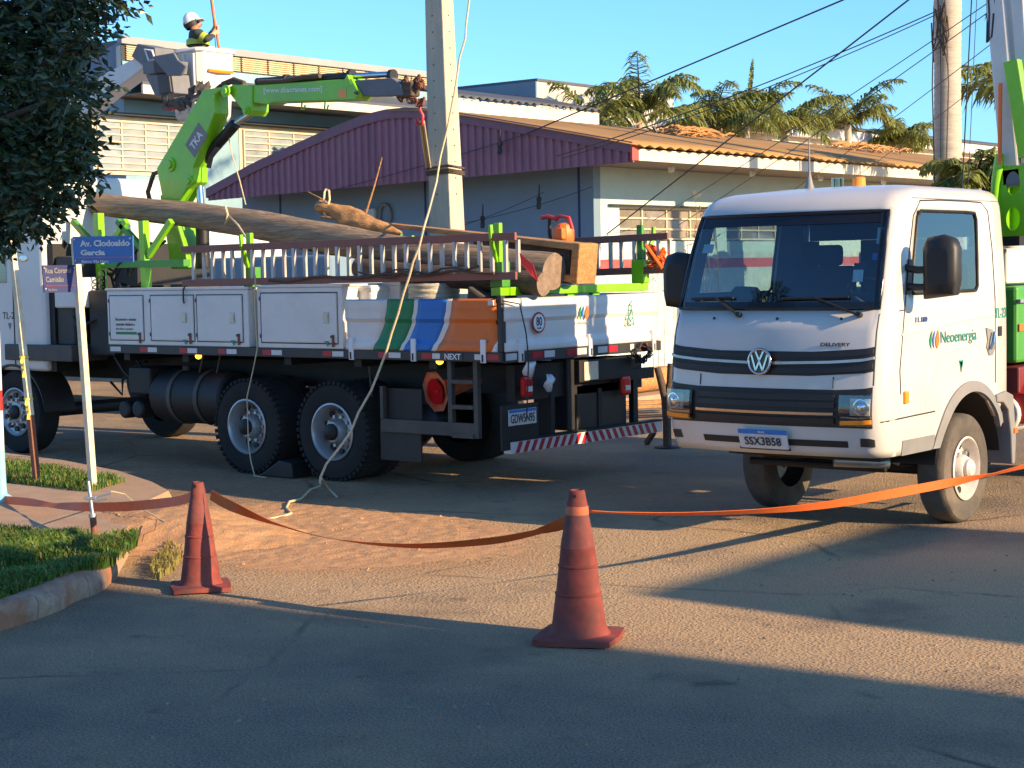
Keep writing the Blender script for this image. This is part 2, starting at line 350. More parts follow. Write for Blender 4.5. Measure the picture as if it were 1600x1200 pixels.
# ================================================================== GROUND
def ground_material():
    m = bpy.data.materials.new('dusty_asphalt'); m.use_nodes = True; nt = m.node_tree; n = nt.nodes; L = nt.links; b = n['Principled BSDF']
    tc = n.new('ShaderNodeTexCoord'); O = tc.outputs['Object']
    def noise_(sc, det=6, ro=.6): x = n.new('ShaderNodeTexNoise'); x.inputs['Scale'].default_value = sc; x.inputs['Detail'].default_value = det; x.inputs['Roughness'].default_value = ro; L.new(O, x.inputs['Vector']); return x.outputs['Fac']
    def mr(src, a, b_, c=0., d=1.): x = n.new('ShaderNodeMapRange'); x.inputs[1].default_value = a; x.inputs[2].default_value = b_; x.inputs[3].default_value = c; x.inputs[4].default_value = d; L.new(src, x.inputs[0]); return x.outputs[0]
    def mth(op, a, b_): 
        x = n.new('ShaderNodeMath'); x.operation = op
        for i, q in enumerate((a, b_)):
            if isinstance(q, (int, float)): x.inputs[i].default_value = q
            else: L.new(q, x.inputs[i])
        return x.outputs[0]
    def mix(f, a, b_):
        x = n.new('ShaderNodeMix'); x.data_type = 'RGBA'
        for i, q in ((0, f), (6, a), (7, b_)):
            if isinstance(q, tuple): x.inputs[i].default_value = q+(1,)
            elif isinstance(q, (int, float)): x.inputs[i].default_value = q
            else: L.new(q, x.inputs[i])
        return x.outputs[2]
    def blob(cx, cy, rx, ry, soft=.5):
        mp = n.new('ShaderNodeMapping'); mp.vector_type = 'POINT'; mp.inputs['Location'].default_value = (-cx/rx, -cy/ry, 0); mp.inputs['Scale'].default_value = (1/rx, 1/ry, 1)
        L.new(O, mp.inputs[0]); v = n.new('ShaderNodeVectorMath'); v.operation = 'LENGTH'; L.new(mp.outputs[0], v.inputs[0])
        return mr(v.outputs['Value'], 1, soft, 0, 1)
    grit = noise_(78, 4, .75); mid = noise_(9, 7, .65); big = noise_(.55, 5, .6); fine = noise_(260, 2)
    asp = mix(mr(grit, .38, .66), (.135, .1, .07), (.52, .4, .275))
    asp = mix(mr(mid, .45, .75, 0, .5), asp, (.23, .172, .118))
    sunlit_dust = mix(mr(grit, .3, .7), (.36, .22, .11), (.85, .59, .33))  # colour made paler and more orange to lift the sunlit road
    earth = mix(mr(mid, .3, .7), (.38, .19, .08), (.62, .36, .17))
    # how much dust lies where; spread over the sunlit band to brighten it
    road = mth('ADD', blob(-6.5, 9.6, 6.5, 3.0, .35), mr(big, .35, .7, -.15, .55))
    d1 = mth('MULTIPLY', mr(mth('ADD', mth('MULTIPLY', road, .75), mth('MULTIPLY', mid, .4)), .2, .8), mr(fine, .2, .55, .75, 1))
    d1 = mth('MULTIPLY', d1, .95)
    c = mix(d1, asp, sunlit_dust)
    e = mth('ADD', blob(-10.3, 9.6, 4.0, 2.3, .3), mth('MULTIPLY', mid, .9))
    e2 = mth('MULTIPLY', blob(-14.5, 12.6, 7, 3.6, .5), .62)
    em = mth('MAXIMUM', mr(e, .75, 1.25), mth('MULTIPLY', e2, mr(mid, .25, .6)))
    far = mr(blob(-8, 12, 26, 24, .8), 0, 1, 1, 0)  # outer ground turned to red earth, added for its warm bounce light
    em = mth('MAXIMUM', em, far)
    c = mix(em, c, earth)
    # tyre-polished and oil-stained stretches, paler worn ones
    st = noise_(.9, 4, .55); st2 = noise_(2.7, 5, .6)
    c = mix(mr(st, .54, .7, 0, .45), c, (.15, .118, .09)); c = mix(mth('MULTIPLY', mr(st2, .62, .72, 0, .55), mr(st, .3, .5)), c, (.08, .066, .052)); c = mix(mr(st2, .22, .38, .35, 0), c, (.42, .33, .25))
    # cracks and tar seams
    vo = n.new('ShaderNodeTexVoronoi'); vo.feature = 'DISTANCE_TO_EDGE'; vo.inputs['Scale'].default_value = .42
    wv = n.new('ShaderNodeMix'); wv.data_type = 'VECTOR'; wv.inputs[0].default_value = .12
    nn = n.new('ShaderNodeTexNoise'); nn.inputs['Scale'].default_value = 2.2; nn.inputs['Detail'].default_value = 5; L.new(O, nn.inputs['Vector'])
    L.new(O, wv.inputs[4]); L.new(nn.outputs['Color'], wv.inputs[5]); L.new(wv.outputs[1], vo.inputs['Vector'])
    cr = mth('MULTIPLY', mr(vo.outputs['Distance'], .0, .012, 1, 0), mr(big, .5, .62, 0, .7))
    c = mix(cr, c, (.03, .026, .024))
    L.new(c, b.inputs['Base Color'])
    L.new(mr(mid, .2, .8, .8, .98), b.inputs['Roughness']); b.inputs['Specular IOR Level'].default_value = .25
    bp = n.new('ShaderNodeBump'); bp.inputs['Strength'].default_value = 1.0; bp.inputs['Distance'].default_value = .03
    vg = n.new('ShaderNodeTexVoronoi'); vg.inputs['Scale'].default_value = 42; L.new(O, vg.inputs['Vector'])
    hh = mth('ADD', mth('MULTIPLY', mr(vg.outputs['Distance'], 0, .6, 1, 0), .7), mth('ADD', mth('MULTIPLY', grit, .8), mth('MULTIPLY', mid, .6)))
    hh = mth('SUBTRACT', hh, mth('MULTIPLY', cr, .8))
    L.new(hh, bp.inputs['Height']); L.new(bp.outputs[0], b.inputs['Normal'])
    return m
b = MB(); gx = [-900, -60, -30, -20, -10, 0, 30, 900]; gy = [-900, -20, 0, 10, 20, 40, 900]
b.grid([[(x, y, 0) for x in gx] for y in gy]); struct(b.build('road', ground_material()))

MT['earth'] = mat('loose_red_earth', (.48, .25, .105), .95, var=.12, scale=14, bump=.5, bscale=60, c2=(.6, .38, .2), c2amt=.5)
MT['pavement'] = mat('dusty_pavement', (.4, .27, .17), .92, var=.15, scale=5, bump=.4, bscale=80, c2=(.46, .26, .12), c2amt=.6)
MT['kerbstone'] = mat('worn_kerb', (.36, .26, .18), .92, var=.35, scale=9, bump=1, bscale=16, c2=(.3, .12, .055), c2amt=.9, c2lo=.4, c2hi=.6)
MT['grass'] = mat('grass_blades', (.1, .2, .025), .6, var=.5, scale=3, trans=.35)
MT['drygrass'] = mat('dry_grass', (.3, .25, .07), .7, var=.4, scale=3, trans=.3)

# raised corner block: pavement slab, worn kerb stones along its near edge
zt = .16
blk = [G(-300, 1075, 0), G(-40, 1000, 0), G(60, 968, 0), G(140, 932, 0), G(186, 905, 0), G(206, 872, 0), G(226, 835, 0), G(255, 806, 0), G(285, 785, 0), G(250, 770, 0), G(190, 752, 0), G(100, 735, 0), G(0, 722, 0), G(-300, 690, 0)]
b = MB(); cx = sum((p.x for p in blk))/len(blk); cy = sum((p.y for p in blk))/len(blk)
ins = []
for p in blk: v = Vector((cx-p.x, cy-p.y, 0)).normalized(); ins.append(Vector((p.x, p.y, zt-.03))+v*.17)
b.add([Vector((p.x, p.y, -.05))+Vector((cx-p.x, cy-p.y, 0)).normalized()*.06 for p in blk]+ins, [(i, (i+1) % 14, 14+(i+1) % 14, 14+i) for i in range(14)]+[tuple(range(14, 28))])
pav = struct(b.build('pavement', 'pavement', recalc=True))
def kerb_piece(p0, p1, h=zt, w=.17):
    b = MB(); p0, p1 = Vector(p0), Vector(p1); t = (p1-p0); l = t.length; t.normalize(); nrm = Vector((t.y, -t.x, 0))
    rows = []
    N = 9
    for i in range(N):
        q = p0+t*(.006+(l-.012)*i/(N-1)); row = []
        prof = [(0, -.04), (.0, .05), (.012, .1), (.035, .14), (.07, h), (.13, h+.004), (w, h-.005), (w, .05)]
        for d_, z_ in prof:
            jit = noise.noise(Vector((q.x*4, q.y*4, z_*6)))*.045
            row.append(q-nrm*(d_+jit)+Vector((0, 0, z_+noise.noise(Vector((q.x*3+9, q.y*3, d_*5)))*.014 if z_ > .03 else z_)))
        rows.append(row)
    b.grid(rows, True)
    n8 = 8; b.add(rows[0], [tuple(range(n8))]); b.add(rows[-1], [tuple(range(n8))[::-1]])
    return b.build('kerb_stone', 'kerbstone', pav, smooth=50, recalc=True)
kp = [Vector(p) for p in blk[0:5]]
path = []
for i in range(4):
    n_ = max(1, round((kp[i+1]-kp[i]).length/.62))
    for k in range(n_): path.append(kp[i].lerp(kp[i+1], k/n_))
path.append(kp[4])
for i in range(len(path)-1): kerb_piece(path[i], path[i+1])

# loose earth spilled from the cut corner onto the road
def lumps(name, x0, x1, y0, y1, hf, nx, ny, m):
    rows = []
    for j in range(ny+1):
        rows.append([(x0+(x1-x0)*i/nx, y0+(y1-y0)*j/ny, hf(x0+(x1-x0)*i/nx, y0+(y1-y0)*j/ny)) for i in range(nx+1)])
    b = MB(); b.grid(rows); return b.build(name, m, smooth=60)
cE = G(250, 830); 
def hE(x, y):
    d = math.hypot((x-cE.x)/1.5, (y-cE.y)/.95)
    n1 = noise.fractal(Vector((x*1.7, y*1.7, 3)), 1, 2, 4)*.06; n2 = noise.noise(Vector((x*11, y*11, 1)))*.016+noise.noise(Vector((x*26, y*26, 1)))*.008
    r_ = math.hypot((x+10.2)/2.6, (y-9.7)/1.75)
    return max(.17*max(0, 1-d*d)**1.2, 0)+(.024+n1*.2+n2*.75)*max(0, min(1, (1.05-r_)*2.2))-.012+(n1*.3 if d < 1 else 0)
struct(lumps('earth_bank', -13, -7.4, 7.7, 11.6, hE, 190, 140, 'earth'))

# grass: nobody could count the blades
def in_poly(x, y, P):
    c = False; j = len(P)-1
    for i in range(len(P)):
        if (P[i][1] > y) != (P[j][1] > y) and x < (P[j][0]-P[i][0])*(y-P[i][1])/(P[j][1]-P[i][1])+P[i][0]: c = not c
        j = i
    return c
def grass(name, poly, z, n, h, label, m):
    xs = [p.x for p in poly]; ys = [p.y for p in poly]; P = [(p.x, p.y) for p in poly]; v = []; f = []; mi = []
    k = 0
    while k < n:
        x = random.uniform(min(xs), max(xs)); y = random.uniform(min(ys), max(ys))
        if not in_poly(x, y, P): continue
        d = noise.noise(Vector((x*2.3, y*2.3, 5)))
        if d < -.2 and random.random() < .8: continue
        k += 1
        a = random.uniform(0, 2*PI); hh = h*random.uniform(.5, 1.25)*(1+.6*d); ln = random.uniform(.25, 1.0)*hh; w = random.uniform(.004, .008)
        dx, dy = math.cos(a), math.sin(a); o = len(v)
        v += [(x-dy*w, y+dx*w, z-.02), (x+dy*w, y-dx*w, z-.02), (x+dx*ln*.35+dy*w*.8, y+dy*ln*.35-dx*w*.8, z+hh*.65), (x+dx*ln*.35-dy*w*.8, y+dy*ln*.35+dx*w*.8, z+hh*.65), (x+dx*ln, y+dy*ln, z+hh*.9)]
        f += [(o, o+1, o+2, o+3), (o+3, o+2, o+4)]; q = 1 if random.random() < .18 else 0; mi += [q, q]
    me = bpy.data.meshes.new(name); me.from_pydata(v, [], f); me.materials.append(MT[m]); me.materials.append(MT['drygrass']); me.polygons.foreach_set('material_index', mi)
    o = bpy.data.objects.new(name, me); col.objects.link(o); o['kind'] = 'stuff'; tag(o, label, 'grass'); return o
z0 = zt-.02
grass('grass', [G(-250, 838, z0), G(0, 832, z0), G(215, 838, z0), G(214, 850, z0), G(178, 880, z0), G(120, 898, z0), G(0, 942, z0), G(-250, 1010, z0)], z0, 30000, .075, 'long green verge grass behind the worn kerb in the left foreground', 'grass')
grass('grass', [G(-250, 700, z0), G(0, 722, z0), G(120, 738, z0), G(195, 752, z0), G(140, 768, z0), G(0, 752, z0), G(-250, 745, z0)], z0, 9000, .075, 'narrow sunlit grass strip between pavement and the truck road', 'grass')
grass('weeds', [G(235, 880, .03), G(265, 850, .03), G(290, 860, .03), G(270, 890, .03), G(240, 908, .03)], .03, 420, .06, 'sparse weeds in the red earth beside the left cone', 'drygrass')

# ================================================================== CONES AND TAPE
def cone(p, H_, rot, label, tilt=0.):
    t = thing('traffic_cone', p, label, 'traffic cone', 'orange rubber traffic cones'); k = H_/.86
    x, y, z = p; b = MB(); hb = .235*k
    # square base with turned-up rubber edge
    N = 8; rows = []
    for j in range(N+1):
        row = []
        for i in range(N+1):
            u, w = (i/N*2-1), (j/N*2-1); cr = 1-.06*(u*u*w*w)
            px, py = u*hb*cr, w*hb*cr; d = max(abs(u), abs(w))
            row.append((x+px*math.cos(rot)-py*math.sin(rot), y+px*math.sin(rot)+py*math.cos(rot), z+.034+(.02*(1-d))+.008*noise.noise(Vector((px*8, py*8, H_*9)))))
        rows.append(row)
    b.slab(rows, (0, 0, 1), .03); b.build('base', 'cone', t, smooth=50)
    prof = [(.172, .045), (.158, .075), (.146, .13), (.134, .2)]
    b = MB(); b.lathe([(r_*k, h*k) for r_, h in [(.185, .035), (.165, .06), (.155, .09), (.132, .26)]], p, (0, 0, 1), 36); b.build('skirt', 'cone', t, smooth=40)
    b = MB(); b.lathe([(r_*k, h*k) for r_, h in [(.132, .26), (.135, .266), (.135, .275), (.128, .28), (.112, .42), (.1155, .425), (.1155, .435), (.109, .44), (.099, .53), (.1, .535)]], p, (0, 0, 1), 36); b.build('sleeve', 'cone', t, smooth=40)
    b = MB(); b.lathe([(r_*k, h*k) for r_, h in [(.1, .535), (.098, .545), (.064, .735)]], p, (0, 0, 1), 36); b.build('sleeve', 'cone_band', t, smooth=40)
    b = MB(); b.lathe([(r_*k, h*k) for r_, h in [(.064, .735), (.058, .79), (.055, .8), (.046, .855), (.036, .862), (.034, .84)]], p, (0, 0, 1), 36); b.build('tip', 'cone', t, smooth=40)
    hd = Vector((.35, -.93, .1)).normalized(); q = Vector(p)+Vector((0, 0, .83*k))+Vector((hd.x, hd.y, 0))*.043*k
    b = MB(); b.cyl(q, q+hd*.009, .011, n=12); b.build('eyelet', 'black', t)
    return t
pc1 = G(905, 1000); pc2 = G(314, 921)
cone((pc1.x, pc1.y, .004), .85, math.radians(24), 'dirty reddish traffic cone in the middle of the road, the nearer one')
cone((pc2.x, pc2.y, .004), .72, math.radians(52), 'dirty red traffic cone beside the kerb and earth bank, the farther one')

def ribbon(b, pts, w, twists):
    # flat webbing along pts; twist angle (deg) per point; 0 = upright
    V = [Vector(p) for p in pts]; fine = []; tw = []
    for i in range(len(V)-1):
        p0, p1, p2, p3 = V[max(i-1, 0)], V[i], V[i+1], V[min(i+2, len(V)-1)]
        for k in range(10):
            t = k/10; fine.append(.5*((2*p1)+(-p0+p2)*t+(2*p0-5*p1+4*p2-p3)*t*t+(-p0+3*p1-3*p2+p3)*t**3)); tw.append(twists[i]+(twists[i+1]-twists[i])*t)
    fine.append(V[-1]); tw.append(twists[-1]); rows = []
    for i, p in enumerate(fine):
        t = (fine[min(i+1, len(fine)-1)]-fine[max(i-1, 0)]).normalized(); s = t.cross(Vector((0, 0, 1))).normalized(); u_ = s.cross(t)
        a = math.radians(tw[i]); d = u_*math.cos(a)+s*math.sin(a); e = (t.cross(d)).normalized()*.0012
        rows.append([p-d*w/2+e, p+d*w/2+e, p+d*w/2-e, p-d*w/2-e, p-d*w/2+e])
    b.grid(rows)
c2t = Vector((pc2.x, pc2.y, 0)); c1t = Vector((pc1.x, pc1.y, 0))
b = MB(); W = .07
dl = lambda px, py, t: G(px, py, 0).lerp(G(px, py, 0), 0)
def between(a, c, t, px, py):
    # a point in the vertical plane through two supports, seen at this pixel
    A, C_ = Vector(a), Vector(c); nrm = Vector((C_.y-A.y, A.x-C_.x, 0)); d = ray(px, py); return CAM+d*((A-CAM).dot(nrm)/d.dot(nrm))
Lp = Vector((-12.35, 8.75, 0))
tw1 = thing('barrier_tape', (pc1.x, pc1.y, .0), 'long orange webbing tape strung between the cones and past the truck wheel', 'barrier tape')
ribbon(b, [between(c2t, Lp, 0, *q) for q in ((300, 776), (270, 784), (200, 791), (140, 792), (80, 789), (30, 783), (-40, 778))], W, [10, 20, 0, 0, 70, 20, 0])
b.build('tape_span', 'tape', tw1, smooth=60)
b = MB(); ribbon(b, [between(c2t, c1t, 0, *q) for q in ((329, 773), (360, 790), (430, 818), (520, 842), (640, 853), (760, 846), (840, 831), (888, 815))], W, [0, -5, 60, 75, 60, 50, 65, 0]); b.build('tape_span', 'tape', tw1, smooth=60)
wEnd = Vector((-5.72, 13.1, 0))
b = MB(); ribbon(b, [between(c1t, wEnd, 0, *q) for q in ((917, 799), (960, 801), (1060, 803), (1180, 799), (1290, 789), (1400, 770), (1470, 757), (1546, 742), (1606, 727))], W, [78, 80, 70, 60, 35, 5, 0, 62, 40]); b.build('tape_span', 'tape', tw1, smooth=60)
for cc, kk, hz in ((pc2, .72/.86, .69), (pc1, .85/.86, .748)):
    b = MB(); b.lathe([(.066*kk, hz*kk-.03), (.0675*kk, hz*kk-.02), (.0645*kk, hz*kk+.022), (.061*kk, hz*kk+.022)], (cc.x, cc.y, .004), (0, 0, 1), 24); b.build('tape_loop', 'cone_fresh', tw1, smooth=60)

# ================================================================== STREET SIGN AND POSTS ON THE CORNER
base = G(146, 762, zt-.02); topp = onY(117, 372, base.y)
sg = thing('street_sign', base, 'leaning cream street sign post carrying a blue and a navy name plate', 'street sign')
b = MB(); b.beam(base-Vector((0, 0, .1)), topp, .06, .06, (0, 1, 0)); b.build('post', 'cream', sg, bevel=.004)
def plate(name, q, m, lines, redline, tm='signwhite', rm='signpink', th=.012):
    # q: four pixel corners TL TR BR BL on plane Y; text lines (string, height px frac from top, size frac)
    A, B_, C_, D_ = [Vector(x) for x in q]; n_ = (B_-A).cross(A-D_).normalized()
    b = MB(); b.add([A, B_, C_, D_, A-n_*th, B_-n_*th, C_-n_*th, D_-n_*th], [(3, 2, 1, 0), (4, 5, 6, 7), (0, 1, 5, 4), (1, 2, 6, 5), (2, 3, 7, 6), (3, 0, 4, 7)])
    pl = b.build(name, m, sg, recalc=True)
    R_, U_ = (B_-A), (A-D_); w, h = R_.length, U_.length; f_ = n_*.004
    for s, x, y, sz, wd, bo in lines: text('lettering', s, A+R_*x-U_*y+f_, R_, U_, h*sz, tm, pl, bold=bo, width=w*wd, align='LEFT')
    b = MB(); c = A+R_*.5-U_*redline+f_*.5; b.obox(c, R_*.46, U_*.018, n_*.003); b.build('red_line', rm, pl)
    b = MB()
    for x, y in ((.04, .1), (.96, .1), (.04, .86)): c = A+R_*x-U_*y; b.cyl(c, c+n_*.008, .008, n=8)
    b.build('bolts', 'steel', pl)['kind'] = 'stuff'; return pl
sgY = base.y-.045
plate('name_plate', [onY(113, 370, sgY), onY(207, 368, sgY), onY(208, 409, sgY), onY(116, 413, sgY)], 'signblue',
      [('Av. Clodoaldo', .13, .25, .23, .82, .04), ('Garcia', .13, .58, .2, .41, .04), ('Bairro Vila Haro', .14, .9, .1, .45, .015)], .76)
# the second plate faces the side street
d2 = Vector((0, -1, 0)); pA = onY(117, 414, base.y-.035); wd = .36
A = pA+d2*wd; Bq = pA
h2 = Vector((0, 0, -.25)); lean = Vector((.016, 0, 0))
plate('name_plate', [A, Bq, Bq+h2+lean, A+h2+lean], 'signnavy', [('Rua Coronel', .06, .2, .2, .8, .02), ('Camisão', .06, .52, .2, .55, .02), ('Vila Haro', .1, .9, .09, .28, .01)], .76, 'grey_plastic', 'dred')  # grey letters and dark red line stand in for shade on this plate
# rusty cream post leaning in the grass strip
base = G(59, 756, zt-.02); topp = onY(16, 360, base.y)
t = thing('leaning_post', base, 'leaning cream square steel post rusting red at its foot with yellow tape tied on', 'post')
mid_ = base.lerp(topp, .27)
b = MB(); b.beam(base-Vector((0, 0, .1)), mid_, .056, .056, (0, 1, 0)); b.build('rusty_foot', 'rust', t, bevel=.004)
b = MB(); b.beam(mid_, topp, .056, .056, (0, 1, 0)); b.build('shaft', 'cream', t, bevel=.004)
MT['yellow'] = mat('yellow_ribbon', (.65, .55, .06), .6, var=.2)
for fr in (.5, .335):
    p = base.lerp(topp, fr); b = MB(); b.lathe([(.042, -.01), (.045, .0), (.042, .012)], p, (0.1, 0, 1), 10)
    q = p+Vector((.03, -.04, 0)); ribbon(b, [q, q+Vector((.03, -.03, -.05)), q+Vector((.04, -.02, -.12)), q+Vector((.055, -.03, -.19))], .03, [0, 70, 20, 80]); b.build('ribbon', 'yellow', t)
# light blue stub post at the picture's left edge
base = G(2, 782, zt-.02)
t = thing('painted_post', base, 'pale blue round post at the left edge with white and red upper part', 'post')
MT['paleblue'] = mat('pale_blue_paint', (.25, .55, .6), .6, var=.1); 
tp = onY(-4, 480, base.y)
b = MB(); b.lathe([(.1, -.05), (.1, .03), (.055, .06), (.05, .12), (.045, .45)], base, (0, 0, 1), 20); b.build('foot', 'paleblue', t, smooth=40)
b = MB(); b.cyl(base+Vector((0, 0, .45)), base+Vector((0, 0, .8)), .043, n=20); b.build('shaft', 'signwhite', t, smooth=40)
b = MB(); b.cyl(base+Vector((0, 0, .8)), base+Vector((0, 0, .98)), .044, n=20); b.build('red_band', 'red', t, smooth=40)
b = MB(); b.cyl(base+Vector((0, 0, .98)), base+Vector((0, 0, 1.5)), .043, n=20); b.build('shaft', 'signwhite', t, smooth=40)
# galvanised stub with clamp and earth wire
base = G(150, 846, zt-.02); tp = onY(138, 752, base.y)
t = thing('ground_rod', base, 'thin galvanised rod standing in the grass with a wire clamp', 'rod')
b = MB(); b.cyl(base-Vector((0, 0, .1)), base.lerp(tp, .42), .026, .024, n=14); b.build('rusty_sleeve', 'rust', t, smooth=40)
b = MB(); b.cyl(base.lerp(tp, .42), tp, .014, n=12); b.cyl(base.lerp(tp, .40), base.lerp(tp, .46), .03, n=14); b.build('rod', 'steel', t, smooth=40)
cp = base.lerp(tp, .72); b = MB(); b.obox(cp, rt*.045, Vector((0, 0, .012)), fw*.02); b.obox(cp+rt*.09+Vector((0, 0, .02)), (rt*.9+Vector((0, 0, .25)))*.08, Vector((0, 0, .008)), fw*.012); b.obox(cp+rt*.07-Vector((0, 0, .015)), (rt*.9+Vector((0, 0, .2)))*.07, Vector((0, 0, .006)), fw*.012); b.build('clamp', 'steel', t, bevel=.003)
b = MB(); pts = [cp+rt*.16+Vector((0, 0, .05)), G(195, 772, .28), G(225, 797, .22), G(262, 818, .14), G(300, 826, .06), G(340, 828, .03), G(400, 824, .02)]
b.tube(pts, .006, 6); b.build('earth_wire', 'rope', t, smooth=60)
b = MB(); b.tube([G(245, 812, .19), G(242, 828, .14), G(225, 835, .12), G(222, 846, .1)], .005, 6); b.build('earth_wire', 'rust', t, smooth=60)

# ================================================================== UNSEEN HOUSES ADDED RIGHT OF THE FRAME (placed and sized to shade the junction)
MT['render_wall'] = mat('rendered_wall', (.5, .44, .36), .9, var=.1, bump=.2, bscale=30)
MT['rooftile'] = mat('clay_roof', (.3, .13, .08), .85, var=.2)
def house(p, x0, x1, y0, y1, h, label, roof=.9):
    t = thing('house', p, label, 'house'); b = MB(); b.box(x0, x1, y0, y1, 0, h); b.build('wall', 'render_wall', t)
    b = MB(); b.prism([(x0-.3, h+.003), (x1+.3, h+.003), ((x0+x1)/2, h+roof)], 1, y0-.02, y1+.02); b.build('roof', 'rooftile', t)
    for k in range(3):
        b = MB(); yy = y0+(y1-y0)*(k+.5)/3; b.box(x0-.04, x0+.01, yy-.5, yy+.5, 1, 2.2); b.build('window', 'dash', t)
    return t
ta = math.tan(SUN_AZ)
house((20, 7, 0), 16, 24, 4.2, 7.95+19.2*ta, 14.5, 'tall plain block added outside the picture to shade the road and tree')
house((11, 12, 0), 8.6, 13, 9.3+12.4*ta, 12.75+14*ta, 5.35, 'low block added outside the picture to shade the road by the white truck', roof=.25)
# ================================================================== WHITE TRUCK (cab facing the camera)
CXM = -6.75
t2 = thing('white_truck', (CXM, 12.6, 0), 'white flat-fronted truck facing the camera, three-drop logo on its door', 'truck')
def lerpt(tab, z):
    for (a, va), (b_, vb) in zip(tab, tab[1:]):
        if z <= b_: 
            k = max(0, (z-a)/(b_-a)); return va+(vb-va)*k
    return tab[-1][1]
FT = [(.66, 11.45), (.8, 11.40), (1.0, 11.38), (1.2, 11.40), (1.45, 11.43), (1.6, 11.46), (1.76, 11.52), (2.0, 11.59), (2.2, 11.66), (2.4, 11.74), (2.49, 11.79), (2.55, 11.83), (2.6, 11.89), (2.64, 11.98), (2.67, 12.12), (2.69, 12.35)]
WT = [(.66, .935), (.85, .955), (1.5, .955), (1.8, .95), (2.2, .925), (2.49, .9), (2.55, .892), (2.6, .875), (2.64, .848), (2.67, .8), (2.69, .72)]
RC, RCY, BUL = .15, .19, .07
YREAR = 13.72
def fp(s, z, off=0.):
    # s in [-2,2]: |s|<=1 front centre, 1..2 the rounded corner
    w = lerpt(WT, z); Fy = lerpt(FT, z); xc = w-RC; a = abs(s); sg_ = 1 if s >= 0 else -1
    if a <= 1: x = xc*a; y = Fy+BUL*a*a; n_ = Vector((.0 if xc == 0 else 2*BUL*a/xc, -1, 0))
    else:
        t = (a-1)*PI/2; x = xc+RC*math.sin(t); y = Fy+BUL+RCY*(1-math.cos(t)); n_ = Vector((math.sin(t)+.12*math.cos(t), -math.cos(t), 0))
    n_.normalize()
    return Vector((CXM+sg_*(x+n_.x*off), y+n_.y*off, z))
def sp(fr, z, side=1, off=0.):
    w = lerpt(WT, z); y0 = lerpt(FT, z)+BUL+RCY; return Vector((CXM+side*(w+off), y0+fr*(YREAR-y0), z))
def sy(y, z, side=1, off=0.):
    return Vector((CXM+side*(lerpt(WT, z)+off), y, z))
WCY, WCZ, AR = 13.02, .44, .62
def zlow(y):
    if y < WCY-AR+.02: return .66
    q = AR*AR-(y-WCY)**2
    return WCZ+math.sqrt(max(q, .0)) if q > 0 else .95
zs = [1.12, 1.3, 1.45, 1.6, 1.76, 1.86, 2.0, 2.2, 2.36, 2.43, 2.49, 2.52, 2.55, 2.575, 2.6, 2.62, 2.64, 2.655, 2.67, 2.69]
low = [0, .12, .3, .5, .72, .88]     # fractions between the lower edge and 1.12
def zrow(i, zl): return zl+(1.12-zl)*low[i] if i < len(low) else zs[i-len(low)]
NR = len(low)+len(zs)
S_ = [-1+2*i/16 for i in range(17)]
ARC = [1+i/7 for i in range(1, 8)]
FR = [.03, .05, .075, .12, .2, .3, .4, .5, .58, .66, .71, .76, .82, .9, 1.0]
WINZ = (1.86, 2.49); WINF = (.075, .71)
def side_pt(fr, i, side, off=0.):
    if i < len(low):
        y = sp(fr, 1.0, side).y; zl = max(.66, zlow(y)) if y < WCY+AR-.01 else 1.0
        return sy(y, zrow(i, zl), side, off) if True else None
    return sp(fr, zs[i-len(low)], side, off)
body = MB(); wind = MB(); sideg = {1: MB(), -1: MB()}; inner = MB()
cols_ = [('s', -1, f_) for f_ in FR[::-1]]+[('f', 0, -a) for a in ARC[::-1]]+[('f', 0, s) for s in S_]+[('f', 0, a) for a in ARC]+[('s', 1, f_) for f_ in FR]
def cpt(c, i, off=0.):
    k, sd, v = c
    if k == 'f': return fp(v, zrow(i, .66) if i < len(low) else zs[i-len(low)], off)
    return side_pt(v, i, sd, off)
def zval(i): return zrow(i, .66) if i < len(low) else zs[i-len(low)]
SW = 1.0+2/7+.01   # windscreen edge
for i in range(NR-1):
    for j in range(len(cols_)-1):
        a, b_ = cols_[j], cols_[j+1]; q = [cpt(a, i), cpt(b_, i), cpt(b_, i+1), cpt(a, i+1)]
        za, zb = zval(i), zval(i+1)
        tgt = body
        if a[0] == 'f' and b_[0] == 'f' and abs(a[2]) <= SW and abs(b_[2]) <= SW and za >= 1.76-.001 and zb <= 2.491: tgt = wind
        if a[0] == 's' and b_[0] == 's' and za >= WINZ[0]-.001 and zb <= WINZ[1]+.001 and min(a[2], b_[2]) >= WINF[0]-.001 and max(a[2], b_[2]) <= WINF[1]+.001: tgt = sideg[a[1]]
        tgt.add(q, [(0, 1, 2, 3)])
# roof cap
tops = [cpt(c, NR-1) for c in cols_]; ctr = Vector((CXM, 13.0, 2.7)); prev = tops
for k, zz in ((.75, 2.71), (.4, 2.725), (.05, 2.73)):
    cur = [Vector((ctr.x+(p.x-ctr.x)*k, ctr.y+(p.y-ctr.y)*k if p.y < 13.7 else p.y, zz)) for p in tops]
    body.grid([prev, cur]); prev = cur
def weld(o, d=.0005):
    bm = bmesh.new(); bm.from_mesh(o.data); bmesh.ops.remove_doubles(bm, verts=bm.verts, dist=d); bmesh.ops.recalc_face_normals(bm, faces=bm.faces); bm.to_mesh(o.data); bm.free()
    o.data.polygons.foreach_set('use_smooth', [True]*len(o.data.polygons)); o.data.set_sharp_from_angle(angle=math.radians(42)); o.data.update()
MT['cab_white'] = mat('cab_white', (.585, .555, .505), .3, var=.035, coat=.3, c2=(.5, .4, .29), c2amt=.35, scale=2.5)
bd = body.build('cab_shell', ['cab_white'], t2); weld(bd)
so = bd.modifiers.new('thick', 'SOLIDIFY'); so.thickness = .03; so.offset = -1
